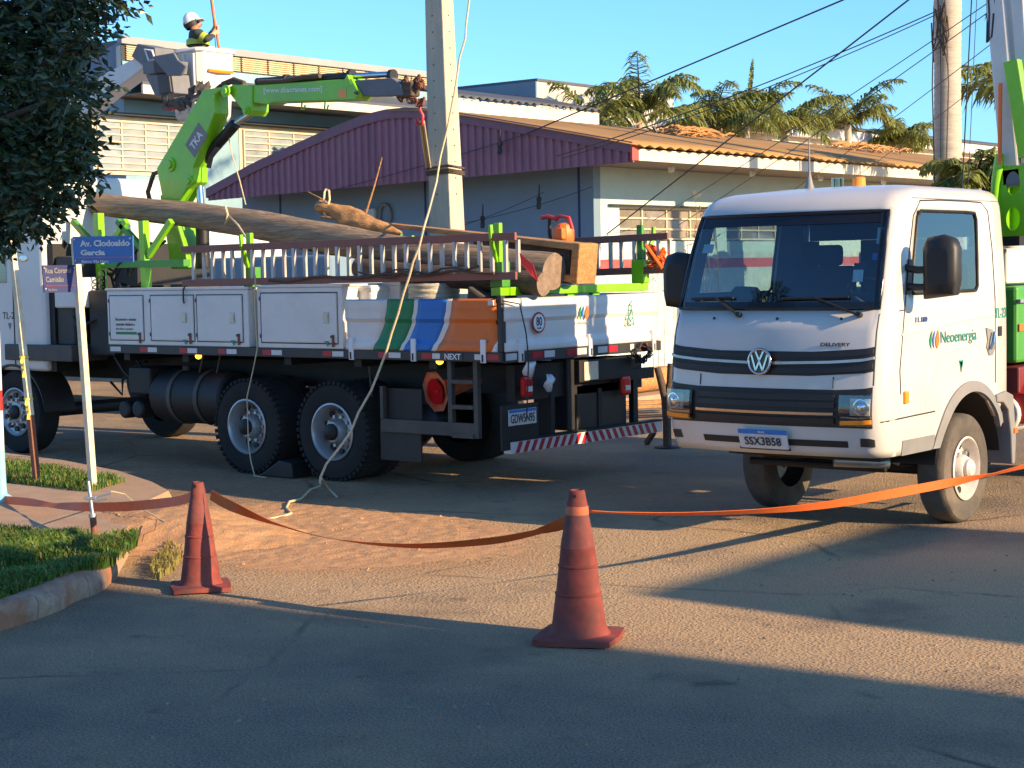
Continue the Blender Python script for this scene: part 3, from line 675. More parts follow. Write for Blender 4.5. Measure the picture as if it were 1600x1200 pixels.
# inside lining takes its own dark material
bd.data.materials.append(MT['headliner']); so.material_offset = 1; so.material_offset_rim = 0
w_ = wind.build('windscreen', 'glass_wind', t2); weld(w_)
for sd in (1, -1): g_ = sideg[sd].build('side_window', 'glass_side', t2); weld(g_)
# rubber surrounds
def loop_tube(name, pts, r_, m, parent, n=6): b = MB(); b.tube(pts, r_, n, closed=True); return b.build(name, m, parent, smooth=60)
wp = [fp(s, 1.765, .003) for s in [-SW]+S_+[SW]]+[fp(SW, z, .003) for z in (1.86, 2.0, 2.2, 2.43)]+[fp(s, 2.485, .003) for s in [SW]+S_[::-1]+[-SW]]+[fp(-SW, z, .003) for z in (2.43, 2.2, 2.0, 1.86)]
loop_tube('windscreen_seal', wp, .016, 'black_gloss', w_)
b = MB()   # black ceramic band round the screen
for (z0_, z1_) in ((2.4, 2.485), (1.77, 1.815)): b.grid([[fp(s, z, .0025) for s in [-SW, -1.1]+S_+[1.1, SW]] for z in (z0_, z1_)])
for sd in (1, -1): b.grid([[fp(sd*s, z, .0025) for s in (1.12, SW)] for z in (1.8, 2.0, 2.2, 2.42)], sd < 0)
b.build('screen_band', 'black_gloss', w_)
for sd in (1, -1):
    pts = [sp(f_, 1.865, sd, .004) for f_ in (.1, .3, .5, .63, .69)]+[sp(.71, z, sd, .004) for z in (1.9, 2.1, 2.43)]+[sp(.69, 2.482, sd, .004)]+[sp(f_, 2.487, sd, .004) for f_ in (.6, .4, .2, .11)]+[sp(.08, z, sd, .004) for z in (2.44, 2.1, 1.9)]
    loop_tube('window_seal', pts, .014, 'black', t2)
    # door shut line
    dp = [sp(.06, 1.12, sd, -.003), sp(.045, 1.3, sd, -.003), sp(.04, 1.76, sd, -.003), sp(.042, 2.2, sd, -.003), sp(.045, 2.45, sd, -.003), sp(.09, 2.565, sd, -.003), sp(.3, 2.575, sd, -.003), sp(.6, 2.575, sd, -.003), sp(.78, 2.57, sd, -.003), sp(.85, 2.5, sd, -.003), sp(.875, 2.2, sd, -.003), sp(.885, 1.8, sd, -.003), sp(.89, 1.3, sd, -.003), sp(.89, 1.1, sd, -.003)]
    b = MB(); b.tube(dp, .0085, 5); b.build('door_gap', 'ink', t2, smooth=60)
    b = MB(); b.tube([fp(sd*1.55, .93, -.001), fp(sd*1.8, .935, -.001), sy(11.75, .94, sd, -.001), sy(12.0, .945, sd, -.001), sy(12.36, .95, sd, -.001)], .006, 5); b.build('bumper_gap', 'ink', t2, smooth=60)
    b = MB(); b.tube([fp(sd*1.33, z, -.001) for z in (1.2, 1.3, 1.45, 1.6, 1.72)]+[sp(.0, 1.74, sd, -.001), sp(.04, 1.745, sd, -.001)], .005, 5); b.build('corner_panel_gap', 'ink', t2, smooth=60)
    b = MB(); b.tube([sp(f_, 2.585, sd, -.001) for f_ in (0., .1, .3, .5, .7, .9, .99)], .005, 5); b.build('roof_seam', 'grey_plastic', t2, smooth=60)
    b = MB(); b.tube([sp(.04, 1.56, sd, .0), sp(.3, 1.6, sd, .002), sp(.6, 1.635, sd, .002), sp(.88, 1.66, sd, 0)], .008, 8); b.build('door_crease', 'cab_white', t2, smooth=60)
# rear wall with two panes
b = MB(); zr = 2.6; y0_, y1_ = YREAR-.03, YREAR
pan = [(-.78, -.36), (.28, .74)]; wz = (1.72, 2.3)
b.box(CXM-.93, CXM+.93, y0_, y1_, .75, wz[0]); b.box(CXM-.86, CXM+.86, y0_, y1_, wz[1], zr)
xs = [-.93, pan[0][0], pan[0][1], pan[1][0], pan[1][1], .9]
for a, c in ((0, 1), (2, 3), (4, 5)): b.box(CXM+xs[a], CXM+xs[c], y0_, y1_, wz[0]+.001, wz[1]-.001)
b.build('rear_wall', 'headliner', t2)
for a, c in pan: b = MB(); b.box(CXM+a, CXM+c, y0_+.01, y0_+.016, wz[0], wz[1]); b.build('rear_window', 'glass_clear', t2)
b = MB(); b.box(CXM-.92, CXM+.92, YREAR, YREAR+.03, .95, 2.62); 
# interior: floor, dash, seats, wheel
b = MB(); b.box(CXM-.9, CXM+.9, 11.75, 13.68, 1.08, 1.12); b.build('cab_floor', 'dash', t2)
b = MB(); b.grid([[Vector((CXM+x, y, z)) for x in (-.85, -.5, 0, .5, .85)] for y, z in ((11.62, 1.7), (11.75, 1.78), (11.95, 1.8), (12.1, 1.76), (12.14, 1.5), (12.1, 1.2))]); b.build('dashboard', 'dash', t2, smooth=50)
for cx_, wd in ((-.5, .48), (.05, .36), (.52, .46)):
    b = MB(); b.box(CXM+cx_-wd/2, CXM+cx_+wd/2, 12.75, 13.25, 1.4, 1.55); b.box(CXM+cx_-wd/2, CXM+cx_+wd/2, 13.3, 13.45, 1.5, 2.08); b.box(CXM+cx_-.13, CXM+cx_+.13, 13.34, 13.42, 2.08, 2.26); b.build('seat', 'seat', t2, bevel=.05, seg=3)
swc = Vector((CXM+.5, 12.28, 1.86)); 
b = MB(); ax = Vector((0, .55, .83)); a_ = Vector((1, 0, 0)); d_ = ax.cross(a_).normalized()
b.tube([swc+(a_*math.cos(w)+d_*math.sin(w))*.21 for w in [2*PI*i/28 for i in range(28)]], .016, 8, closed=True)
b.tube([swc-a_*.2, swc-ax*.03, swc+a_*.2], .018, 6); b.tube([swc-ax*.03, Vector((CXM+.5, 12.1, 1.62))], .03, 8); b.build('steering_wheel', 'black', t2, smooth=50)
# hat and paper on the dash, stickers on the screen
b = MB(); b.lathe([(.2, .0), (.2, .012), (.13, .02), (.12, .1), (.09, .135), (.0, .14)], (CXM-.42, 11.86, 1.79), (0, .1, 1), 20); b.build('hat', 'shirt', t2, smooth=40)
b = MB(); b.box(CXM-.2, CXM+.1, 11.72, 11.9, 1.795, 1.8); b.build('paper', 'signwhite', t2)
def on_screen(name, s0, s1, z0_, z1_, m, off=-.008):
    b = MB(); b.grid([[fp(s, z, off) for s in (s0, (s0+s1)/2, s1)] for z in (z0_, z1_)]); return b.build(name, m, w_)
on_screen('sticker', 1.02, 1.13, 2.24, 2.36, 'refl_white'); on_screen('sticker', .98, 1.1, 2.12, 2.17, 'blue')
on_screen('sticker', -.96, -.82, 2.2, 2.27, 'refl_white'); on_screen('tag', .8, .9, 1.96, 2.05, 'signwhite', -.03); on_screen('tag_holder', .8, .93, 2.05, 2.1, 'black', -.03)

# --- front trim: patches following the front surface
def patch(name, s0, s1, z0_, z1_, m, off=.004, parent=None, n=14, nz=4, th=.012, zf=None, bevel=0.):
    rows = []
    for k in range(nz):
        rows.append([])
        for i in range(n):
            s = s0+(s1-s0)*i/(n-1); za, zb = (zf(s) if zf else (z0_, z1_)); z = za+(zb-za)*k/(nz-1); rows[-1].append(fp(s, z, off))
    b = MB(); b.slab(rows, (0, -1, 0), th); return b.build(name, m, parent or t2, smooth=40, bevel=bevel)
def sm(a): return a*a
up_lo = lambda s: (1.265+.05*max(0, abs(s)-.5), 1.445+.05*max(0, abs(s)-.5))
g1 = patch('upper_grille', -1.3, 1.3, 0, 0, 'black', .005, zf=up_lo, n=30, nz=5)
def strip(zc, h, s1, m, parent, off, sag=.03, name='trim_bar', s0=None): return patch(name, -s1 if s0 is None else s0, s1, 0, 0, m, off, parent, zf=lambda s: (zc-h/2-sag*(1-min(1, abs(s)/1.35))+.035*max(0, abs(s)-.7), zc+h/2-sag*(1-min(1, abs(s)/1.35))+.035*max(0, abs(s)-.7)), n=26, nz=3, th=.02)
strip(1.385, .02, 1.28, 'steel', g1, .028); strip(1.325, .04, 1.26, 'black', g1, .018); strip(1.435, .03, 1.26, 'black', g1, .016)
# body seam under the upper grille
for s in (-.72, .72):
    b = MB(); b.tube([fp(s, z, .001) for z in (1.175, 1.22, 1.26)], .005, 5); b.build('bonnet_gap', 'ink', t2)
lg = patch('lower_grille', -1.3, 1.3, 0, 0, 'black', .004, zf=lambda s: (.885, 1.165+.045*max(0, abs(s)-.75)), n=30, nz=6)
for zc in (1.11, 1.055, .935): strip(zc, .042, .74, 'black', lg, .022, .005, 'grille_slat')
strip(.99, .02, .74, 'chrome', lg, .03, .005)
patch('top_slot', -.75, .75, 1.14, 1.162, 'ink', .007, lg, n=16)  # dark strip along the top of the lower grille
for sd in (1, -1):
    q = lambda a, c: (min(sd*a, sd*c), max(sd*a, sd*c))
    a, c = q(.8, 1.27); hl = patch('headlight', a, c, .9, 1.15, 'black_gloss', .02, n=12, nz=5, zf=lambda s: (.9+.012*(abs(s)-.8), 1.13+.03*(abs(s)-.8)))
    a, c = q(.815, 1.25); patch('turn_lamp', a, c, 0, 0, 'amber', .056, hl, n=12, nz=3, zf=lambda s: (.912+.02*(abs(s)-.8), .94+.03*(abs(s)-.8)), th=.02)
    patch('trim_line', a, c, 0, 0, 'chrome', .032, hl, n=12, nz=3, zf=lambda s: (.952+.06*max(0, .95-abs(s))+.02*(abs(s)-.8), .964+.06*max(0, .95-abs(s))+.02*(abs(s)-.8)), th=.02)
    a, c = q(.9, 1.235)
    patch('reflector', a, c, .98, 1.105, 'alu', .03, hl, n=10, nz=4, th=.012)
    p_ = fp(sd*1.03, 1.045, .024); b = MB(); b.lathe([(.062, .0), (.062, .022), (.052, .024), (.05, .008), (.036, .002), (.034, .02), (.02, .03), (0, .032)], p_, (fp(sd*1.03, 1.045, 1)-fp(sd*1.03, 1.045, 0)), 20); b.build('projector', 'silver', hl, smooth=50)
    a, c = q(.8, 1.27); patch('lens', a, c, 0, 0, 'glass_clear', .052, hl, n=14, nz=5, th=.006, zf=lambda s: (.903, 1.132))
    # fog recess
    a, c = q(.98, 1.36); patch('fog_recess', a, c, 0, 0, 'dkgrey', .006, n=10, nz=3, zf=lambda s: (.745, .81-.06*max(0, (abs(s)-1.2))))
    p_ = fp(sd*1.4, .95, .0); nx = (fp(sd*1.4, .95, 1)-p_)
    # side marker, low grey step panel
    b = MB(); c0 = sy(11.86, 1.0, sd, 0); b.box(c0.x-.005*sd, c0.x+.02*sd, 11.82, 11.885, 1.045, 1.14); b.build('side_marker', 'amber', t2, bevel=.01)
    b = MB(); rows = [[sy(y, z, sd, .006) for y in (11.82, 12.0, 12.2, 12.37)] for z in (.655, .7, .77)]; b.slab(rows, (sd, 0, 0), .02); b.build('sill_panel', 'grey_plastic', t2, recalc=True)
    # wheel arch trim
    b = MB(); inn = []; out_ = []
    for k in range(25):
        w = math.radians(172-k*(172-28)/24); y = WCY-AR*math.cos(PI-w) if False else WCY+math.cos(w)*AR; z = WCZ+math.sin(w)*AR
        inn.append(sy(y, max(z, .66), sd, .028)); y2 = WCY+math.cos(w)*(AR+.085); z2 = WCZ+math.sin(w)*(AR+.085); out_.append(sy(y2, max(z2, .66), sd, .014))
    b.slab([inn, out_], (sd, 0, 0), .05); b.build('wheel_arch_trim', 'grey_plastic', t2, smooth=50, recalc=True)
    # rear mudguard
    b = MB(); prof = [(13.47, 1.0), (13.66, 1.02), (13.8, .98), (13.86, .62), (13.84, .4), (13.78, .4), (13.76, .64), (13.7, .86), (13.6, .93), (13.47, .94)]
    x0_ = CXM+sd*.72; x1_ = CXM+sd*.985; b.prism(prof, 0, x0_, x1_); b.build('mudguard', 'grey_plastic', t2, bevel=.012, recalc=True)
    b = MB(); b.box(CXM+sd*.975, CXM+sd*.995, 13.8, 13.865, .66, .7); b.build('side_marker', 'orange', t2)
    # inner arch liner (black)
    b = MB(); rows = [[Vector((CXM+sd*x, WCY+math.cos(w)*(AR+.0), WCZ+math.sin(w)*(AR))) for w in [math.radians(8+k*164/20) for k in range(21)]] for x in (.93, .45)]; b.grid(rows); b.build('arch_liner', 'black', t2, smooth=50)
    wheel(t2, (CXM+sd*.92, WCY, WCZ), (sd, 0, 0), .44, .24, 'rim_white', 'tyre_dusty', rim_r=.25, nuts=6, deep=.1, holes=6)
# steer-axle underside
b = MB(); b.cyl((CXM-.7, WCY, .42), (CXM+.7, WCY, .42), .055, n=12); b.box(CXM-.45, CXM-.35, 11.8, 18.5, .62, .82); b.box(CXM+.35, CXM+.45, 11.8, 18.5, .62, .82); b.build('chassis_frame', 'chassis', t2)
b = MB(); b.box(CXM-.6, CXM+.7, 11.95, 12.05, .58, .7); b.cyl((CXM-.6, 12.2, .5), (CXM+.55, 12.35, .48), .03, n=10); b.build('front_crossmember', 'chassis', t2, bevel=.01)
for x in (-.52, .52): b = MB(); b.tube([(CXM+x, 12.2, .62), (CXM+x, 12.6, .5), (CXM+x, 13.02, .48), (CXM+x, 13.5, .52), (CXM+x, 13.7, .64)], .035, 8); b.build('leaf_spring', 'chassis', t2)
b = MB(); b.cyl((CXM+.25, 12.05, .56), (CXM+.6, 12.3, .54), .05, n=14); b.build('steering_damper', 'steel', t2, smooth=40)
# lower intakes and number plate
lower = patch('lower_intake', -.7, .86, .735, .785, 'ink', .005, n=18)
pl = patch('number_plate', -.235, .285, .705, .85, 'refl_white', .05, n=8, nz=3, th=.012)
patch('plate_surround', -.25, .3, .695, .712, 'ink', .048, pl, n=6, nz=2)
patch('plate_band', -.235, .285, .817, .851, 'blue', .053, pl, n=8, nz=2, th=.006)
pc = fp(.025, .762, .056); pu = fp(0, .8)-fp(0, .7); text('lettering', 'SSX3B58', pc, (1, 0, 0), pu, .068, 'ink', pl, bold=.012, width=.315)
text('lettering', 'BRASIL', fp(.025, .834, .06), (1, 0, 0), pu, .014, 'signwhite', pl, bold=.01)
# round emblem: ring, V over W
ec = fp(.0, 1.37, .05); en = Vector((0, -1, .06)).normalized(); er = Vector((1, 0, 0)); eu = Vector((0, .06, 1)).normalized()
b = MB(); b.lathe([(0, 0), (.095, 0), (.095, .012), (0, .012)], ec, en, 36); em = b.build('emblem', 'black_gloss', t2, smooth=40)
b = MB(); b.tube([ec+en*.014+(er*math.cos(w)+eu*math.sin(w)*1.0)*.094 for w in [2*PI*i/40 for i in range(40)]], .011, 8, closed=True); b.build('ring', 'chrome', em, smooth=60)
def bars(name, pts, wd, m):
    for (xa, ya), (xb, yb) in zip(pts, pts[1:]):
        A_ = ec+en*.016+er*xa+eu*ya; B_ = ec+en*.016+er*xb+eu*yb; b = MB(); b.beam(A_, B_, wd, .008, en); b.build(name, m, em)
bars('letter_stroke', [(-.034, .075), (0, .006), (.034, .075)], .014, 'chrome')
bars('letter_stroke', [(-.07, .05), (-.03, -.07), (0, .0), (.03, -.07), (.07, .05)], .014, 'chrome')
text('lettering', 'DELIVERY', fp(.72, 1.5, .006), fp(.84, 1.5)-fp(.6, 1.5), fp(.7, 1.53)-fp(.7, 1.47), .026, 'ink', t2, bold=.02, width=.23)
# wipers
for s0, s1 in ((-.93, -.3), (.12, .92)):
    pv = fp(s1-.02 if s0 < 0 else s1, 1.715, .03); tp = fp(s0+.32 if s0 < 0 else s0+.36, 1.845, .03)
    b = MB(); b.beam(pv, tp, .022, .014); b.cyl(pv-Vector((0, -.03, 0)), pv+Vector((0, -.015, .01)), .02, n=10); b.build('wiper_arm', 'black', t2)
    b = MB(); b.tube([fp(s0+(s1-.12-s0)*k/6, 1.84+.008*k/6, .022) for k in range(7)], .011, 6); b.build('wiper_blade', 'black', t2)
for s in (-.62, .1, .75): b = MB(); b.cyl(fp(s, 1.69, 0), fp(s, 1.69, .012), .01, n=8); b.build('washer_nozzle', 'black', t2)
# side mirrors
for sd in (1, -1):
    mx = CXM+(1.2 if sd > 0 else -1.1); b = MB()
    yb, zb = (11.95, 2.06 if sd > 0 else 1.98); N = 9; rows = []
    outline = [(-.13, -.24), (.12, -.21), (.14, -.1), (.14, .14), (.11, .21), (.02, .24), (-.1, .22), (-.135, .14)]
    for d_, k in ((-.075, .6), (-.06, .86), (-.03, .98), (.02, 1.), (.06, .96), (.075, .92)): rows.append([Vector((mx+sd*x*k, yb+d_, zb+z*k)) for x, z in outline]+[Vector((mx+sd*outline[0][0]*k, yb+d_, zb+outline[0][1]*k))])
    b.grid(rows); b.add(rows[0][:-1], [tuple(range(8))]); b.add(rows[-1][:-1], [tuple(range(8))[::-1]])
    mh = b.build('mirror_housing', 'black', t2, smooth=55, recalc=True)
    b = MB(); b.box(mx-.115, mx+.115, yb+.076, yb+.08, zb-.18, zb+.18); b.build('mirror_glass', 'mirror', mh)
    for z, zz in ((zb-.15, 1.92), (zb-.02, 2.06), (zb+.16, 2.24)):
        if z > zb+.1 : continue
        b = MB(); b.tube([sy(11.92, zz, sd, -.01), Vector((CXM+sd*1.02, 11.93, z)), Vector((mx, yb-.01, z))], .028, 8); b.build('mirror_arm', 'black', mh, smooth=50)
    b = MB(); rows = [[sp(f_, z, sd, .012) for f_ in (.035, .08)] for z in (1.86, 1.95, 2.12)]; b.slab(rows, (sd, 0, 0), .02); b.build('mirror_foot', 'black', mh, recalc=True)
# door handle, lettering on the door, model badge
hx = sy(13.38, 1.48, 1, .004)
b = MB(); b.prism([(13.3, 1.56), (13.42, 1.54), (13.47, 1.5), (13.47, 1.38), (13.43, 1.33), (13.36, 1.33), (13.31, 1.4), (13.33, 1.46)], 0, hx.x-.004, hx.x+.006); dh = b.build('door_handle', 'grey_plastic', t2, bevel=.004)
b = MB(); b.tube([(hx.x+.02, 13.345, 1.38), (hx.x+.035, 13.36, 1.44), (hx.x+.03, 13.4, 1.52)], .012, 6); b.build('handle_bar', 'chrome', dh)
R_ = Vector((0, 1, 0)); U_ = Vector((0, 0, 1)); X2S = CXM+.959
text('lettering', 'Neoenergia', (X2S+.002, 12.79, 1.5), R_, U_, .12, 'teal', t2, width=.66)
leaf_logo('logo_drop', (X2S, 12.345, 1.505), R_, U_, .145, t2)
text('lettering', '11.180', (X2S-.001, 12.13, 1.665), R_, U_, .042, 'navy_ink', t2, bold=.02, width=.2)
text('lettering', 'TL-23', (X2S-.002, 13.6, 1.67), R_, U_, .085, 'teal', t2, bold=.01, width=.22)
flatpoly('badge', [(-.035, -.04), (.035, -.04), (.035, .04), (-.035, .04)], (X2S, 13.58, 1.52), R_, U_, 'ink', t2)
for w in (.9,): flatpoly('triangle_mark', [(-.04, .05), (.04, .05), (.0, -.05), (-.008, -.03), (-.028, .038), (.02, .038), (.006, -.02)], (X2S, 12.83, 1.27), R_, U_, 'teal', t2)
# fender swage on the door
b = MB(); b.tube([sy(12.2, 1.0, 1, -.004), sy(12.23, 1.2, 1, -.004), sy(12.32, 1.32, 1, -.004), sy(12.5, 1.39, 1, -.004), sy(12.9, 1.43, 1, -.004), sy(13.3, 1.46, 1, -.004)], .012, 8); b.build('swage_line', 'cab_white', t2, smooth=60)
# roof: beacon, marker lamps, aerial
b = MB(); b.box(CXM-.42, CXM-.02, 13.1, 13.3, 2.69, 2.72); b.build('beacon_base', 'black', t2)
b = MB(); b.cyl((CXM-.12, 13.2, 2.72), (CXM-.12, 13.2, 2.82), .06, .055, n=20); b.build('beacon', 'amber', t2, smooth=40, bevel=.012)
b = MB(); b.cyl((CXM-.32, 13.2, 2.72), (CXM-.32, 13.2, 2.82), .055, n=20); b.build('beacon', 'glass_side', t2, smooth=40)
for x in (-.68, .68): b = MB(); b.lathe([(.055, 0), (.05, .03), (.03, .05), (0, .055)], (CXM+x, 12.42, 2.63), (0, -.2, 1), 16); b.build('marker_lamp', 'glass_clear', t2, smooth=50)
b = MB(); b.lathe([(.055, 0), (.03, .08), (.012, .16), (.008, .2), (.004, .5)], (CXM-.42, 12.9, 2.69), (0, 0, 1), 12); b.build('aerial', 'grey_plastic', t2, smooth=50)
# truck-mounted crane and body behind the cab
b = MB(); b.box(CXM-1.0, CXM+.97, 13.95, 18.0, .98, 1.2); b.build('outrigger_box', 'dred', t2, bevel=.015)
b = MB(); b.box(CXM+.86, CXM+1.02, 14.0, 14.5, .72, 1.02); b.build('outrigger_head', 'red', t2, bevel=.015)
b = MB(); b.prism([(13.95, .98), (14.2, 1.18), (18, 1.18), (18, .98)], 0, CXM+.93, CXM+1.03); b.build('side_rail', 'red', t2)
b = MB(); b.cyl((CXM+.8, 13.96, .8), (CXM+.8, 14.5, .8), .17, n=20); b.build('air_tank', 'boom_white', t2, smooth=40, bevel=.02)
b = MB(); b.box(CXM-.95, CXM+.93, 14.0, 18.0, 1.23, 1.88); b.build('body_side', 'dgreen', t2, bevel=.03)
b = MB(); b.box(CXM+.93, CXM+.945, 14.02, 17.9, 1.5, 1.56); b.build('body_stripe', 'orange', t2)
b = MB(); b.box(CXM+.93, CXM+.96, 14.0, 17.9, 1.74, 1.77); b.build('body_rail', 'steel', t2)
b = MB(); b.box(CXM-.6, CXM+.8, 14.1, 15.2, 1.9, 2.2); b.build('control_box', 'boom_white', t2, bevel=.02)
b = MB(); b.box(CXM+.5, CXM+.95, 14.0, 14.12, 2.22, 2.3); b.build('crane_base_beam', 'chassis', t2)
# column with round openings
gp = [onY(1556, 392, 14.15), onY(1554, 250, 14.15)]
def hole_plate(name, x0, x1, y, z0_, z1_, holes, th, m, parent):
    b = MB(); z = z0_; 
    for (zc, rr) in holes:
        cx_ = (x0+x1)/2; N = 24; sq = []; ci = []
        for k in range(N):
            w = 2*PI*k/N; c_, s_ = math.cos(w), math.sin(w); q = 1/max(abs(c_), abs(s_)); hh = .15
            sq.append((cx_+c_*q*(x1-x0)/2, zc+s_*q*hh)); ci.append((cx_+c_*rr*.62, zc+s_*rr))
        for yy, fl in ((y, 0), (y+th, 1)):
            vs = [(a, yy, c) for a, c in sq]+[(a, yy, c) for a, c in ci]; b.add(vs, [(k, (k+1) % N, N+(k+1) % N, N+k) for k in range(N)])
        vs = [(a, y, c) for a, c in ci]+[(a, y+th, c) for a, c in ci]; b.add(vs, [(k, (k+1) % N, N+(k+1) % N, N+k) for k in range(N)])
    return b.build(name, m, parent, recalc=True)
cx0 = onY(1562, 350, 14.15).x; cx1 = onY(1600, 350, 14.15).x+.02
hole_plate('crane_column', cx0, cx1, 14.15, 2.3, 2.9, [(2.45, .1), (2.75, .1)], .02, 'green', t2)
b = MB(); b.box(cx0, cx1+.2, 14.4, 14.42, 2.3, 2.9); b.box(cx0-.02, cx0, 14.13, 14.42, 2.3, 3.0); b.build('crane_column_side', 'green', t2)
b = MB(); p_ = [onY(1553, 330, 14.14), onY(1556, 288, 14.14), onY(1560, 262, 14.14), onY(1562, 240, 14.14)]; b.tube(p_, [.035, .04, .045, .035], 10); b.build('crane_column_edge', 'green', t2, smooth=50)
# folded white boom leaning over the column
A_ = onY(1585, 275, 14.3); B_ = onY(1558, -40, 14.3)
for dx, wd, m_ in ((0, .13, 'boom_white'),):
    b = MB(); b.beam(A_, B_, .17, .2, (0, 1, 0)); b.build('boom', m_, t2, bevel=.02)
b = MB(); b.beam(A_+Vector((.14, .0, .1)), B_+Vector((.2, .0, 0)), .1, .16, (0, 1, 0)); b.build('boom_flange', 'boom_white', t2, bevel=.01)
b = MB(); b.beam(onY(1606, 245, 14.15), onY(1582, 95, 14.15), .13, .1, (0, 1, 0)); b.build('boom_link', 'green', t2, bevel=.01)
b = MB(); b.beam(onY(1588, 292, 14.25), onY(1586, 262, 14.25), .18, .2, (0, 1, 0)); b.build('boom_pivot', 'boom_grey', t2, bevel=.02)
b = MB(); b.cyl(onY(1562, 255, 14.1), onY(1563, 130, 14.1), .018, n=10); b.build('hydraulic_pipe', 'orange', t2, smooth=40)
b = MB()
for k in range(7):
    p_ = onY(1541+k*2.5, -20, 14.2); q_ = onY(1542+k*2.6, 55+random.random()*22, 14.2+random.random()*.1); b.tube([p_, p_.lerp(q_, .5)+Vector((.01, 0, 0)), q_, q_+Vector((.03, 0, .03)), p_.lerp(q_, .5)+Vector((.05, 0, 0))], .009, 5)
b.build('hose_bundle', 'wire', t2)['kind'] = 'stuff'
# rear axle
for sd in (1, -1): wheel(t2, (CXM+sd*.95, 16.6, .44), (sd, 0, 0), .44, .5, 'rim_white', 'tyre', rim_r=.25, nuts=6, deep=.14, holes=6)
# ================================================================== CRANE TRUCK (flatbed loaded with wooden poles)
YS, YF = 12.33, 14.93; XR, XB = -10.06, -15.78     # near side, far side, tail, bed front
t1 = thing('crane_truck', (-13.5, 13.63, 0), 'long flatbed crane truck with green folding crane and striped side panel', 'truck')
ZR0, ZR1 = 1.245, 1.335                              # bed rail
b = MB(); b.box(XB, XR, YS+.02, YF-.02, ZR0+.04, ZR1); b.build('bed_floor', 'dkgrey', t1)
def P(name, x0, x1, y0, y1, z0, z1, m, parent=None, bevel=0., label=None):
    b = MB(); b.box(x0, x1, y0, y1, z0, z1); o = b.build(name, m, parent or t1, bevel=bevel)
    if label: o['label'] = label
    return o
rail = P('side_rail', XB, XR, YS-.012, YS+.03, ZR0, ZR1, 'dkgrey', bevel=.004)
rrail = P('rear_rail', XR-.03, XR+.012, YS+.031, YF, ZR0-.01, ZR1, 'dkgrey', bevel=.004)
P('far_rail', XB, XR-.031, YF-.03, YF+.012, ZR0, ZR1, 'dkgrey')
# reflective tape on the rail: red + white pairs at the photographed spots
for px in (176, 232, 294, 355, 425, 520, 608, 676, 742):
    x = onY(px, 545, YS).x; first = px == 176
    if not first and px != 742: P('reflector_strip', x-.13, x-.005, YS-.016, YS-.012, ZR0+.02, ZR1-.018, 'refl_red', rail)
    P('reflector_strip', x+.005 if not first else x-.02, x+.16, YS-.016, YS-.012, ZR0+.02, ZR1-.018, 'refl_white', rail)
x = onY(773, 550, YS).x; P('reflector_strip', x-.09, x+.06, YS-.016, YS-.012, ZR0+.02, ZR1-.018, 'refl_red', rail)
x = onY(709, 550, YS).x; npz = P('name_tag', x-.16, x+.12, YS-.018, YS-.012, ZR0+.01, ZR1-.01, 'midgrey', rail)
text('lettering', 'NEXT', (x, YS-.019, (ZR0+ZR1)/2), (1, 0, 0), (0, 0, 1), .055, 'signwhite', npz, bold=.02, width=.2)
for px, m in ((797, 'refl_white'), (838, 'refl_red'), (857, 'refl_white'), (892, 'refl_red'), (907, 'refl_white'), (940, 'refl_white'), (956, 'refl_red'), (990, 'refl_white'), (1003, 'refl_red')):
    y = onX(px, 545, XR).y; P('reflector_strip', XR+.012, XR+.016, y-.08, y+.08, ZR0+.015, ZR1-.012, m, rrail)
# tool boxes along the near side
def toolbox(px0, px1, doors, z1=1.945):
    x0, x1 = onY(px0, 500, YS).x, onY(px1, 500, YS).x
    bx = P('tool_box', x0, x1, YS, YS+.62, ZR1+.002, z1, 'white_box', bevel=.012)
    P('box_lid', x0-.015, x1+.015, YS-.015, YS+.63, z1, z1+.025, 'white_box', bx, bevel=.006)
    for d0, d1, kind in doors:
        a, c = onY(d0, 500, YS).x, onY(d1, 500, YS).x; zl, zh = ZR1+.055, z1-.055
        b = MB(); b.tube([(a, YS-.001, zl), (c, YS-.001, zl), (c, YS-.001, zh), (a, YS-.001, zh)], .006, 4, closed=True); b.build('door_gap', 'ink', bx)
        dr = P('box_door', a+.012, c-.012, YS-.01, YS+.003, zl+.012, zh-.012, 'white_box', bx, bevel=.004)
        lz = (zl+zh)/2
        if kind:
            P('latch', c-.19, c-.115, YS-.02, YS-.0105, lz-.05, lz+.06, 'steel', bx, bevel=.004); P('latch_well', c-.178, c-.127, YS-.024, YS-.0205, lz-.03, lz+.045, 'cream', bx)
            b = MB(); b.prism([(-.03+c-.16, .2-.0+lz-.43), (c-.12, lz-.23), (c-.14, lz-.29)], 1, YS-.013, YS-.0105); b.build('triangle_mark', 'teal', bx)
        P('hasp', c-.075, c-.045, YS-.022, YS-.0105, zl-.03, zl+.09, 'rust', bx, bevel=.003); P('hasp_tongue', c-.09, c-.045, YS-.026, YS-.0225, zl+.06, zl+.085, 'midgrey', bx)
        for zz in (zl+.05, zh-.08): P('hinge', a-.012, a+.004, YS-.014, YS-.001, zz, zz+.04, 'midgrey', bx)
    return bx
b1 = toolbox(168, 388, [(172, 225, 0), (236, 304, 1), (308, 380, 1)])
toolbox(402, 535, [(408, 528, 1)], 1.96)
x = onY(198, 500, YS).x
for k, s_ in enumerate(('Reconstruir e retomar', 'transmite distância a', 'dos fios e postes')): text('lettering', s_, (x-.18, YS-.012, 1.625-.055*k), (1, 0, 0), (0, 0, 1), .032, 'ink', b1, align='LEFT', width=.36-.03*k)
P('green_label', x-.18, x+.18, YS-.013, YS-.0105, 1.455, 1.485, 'pgreen', b1)
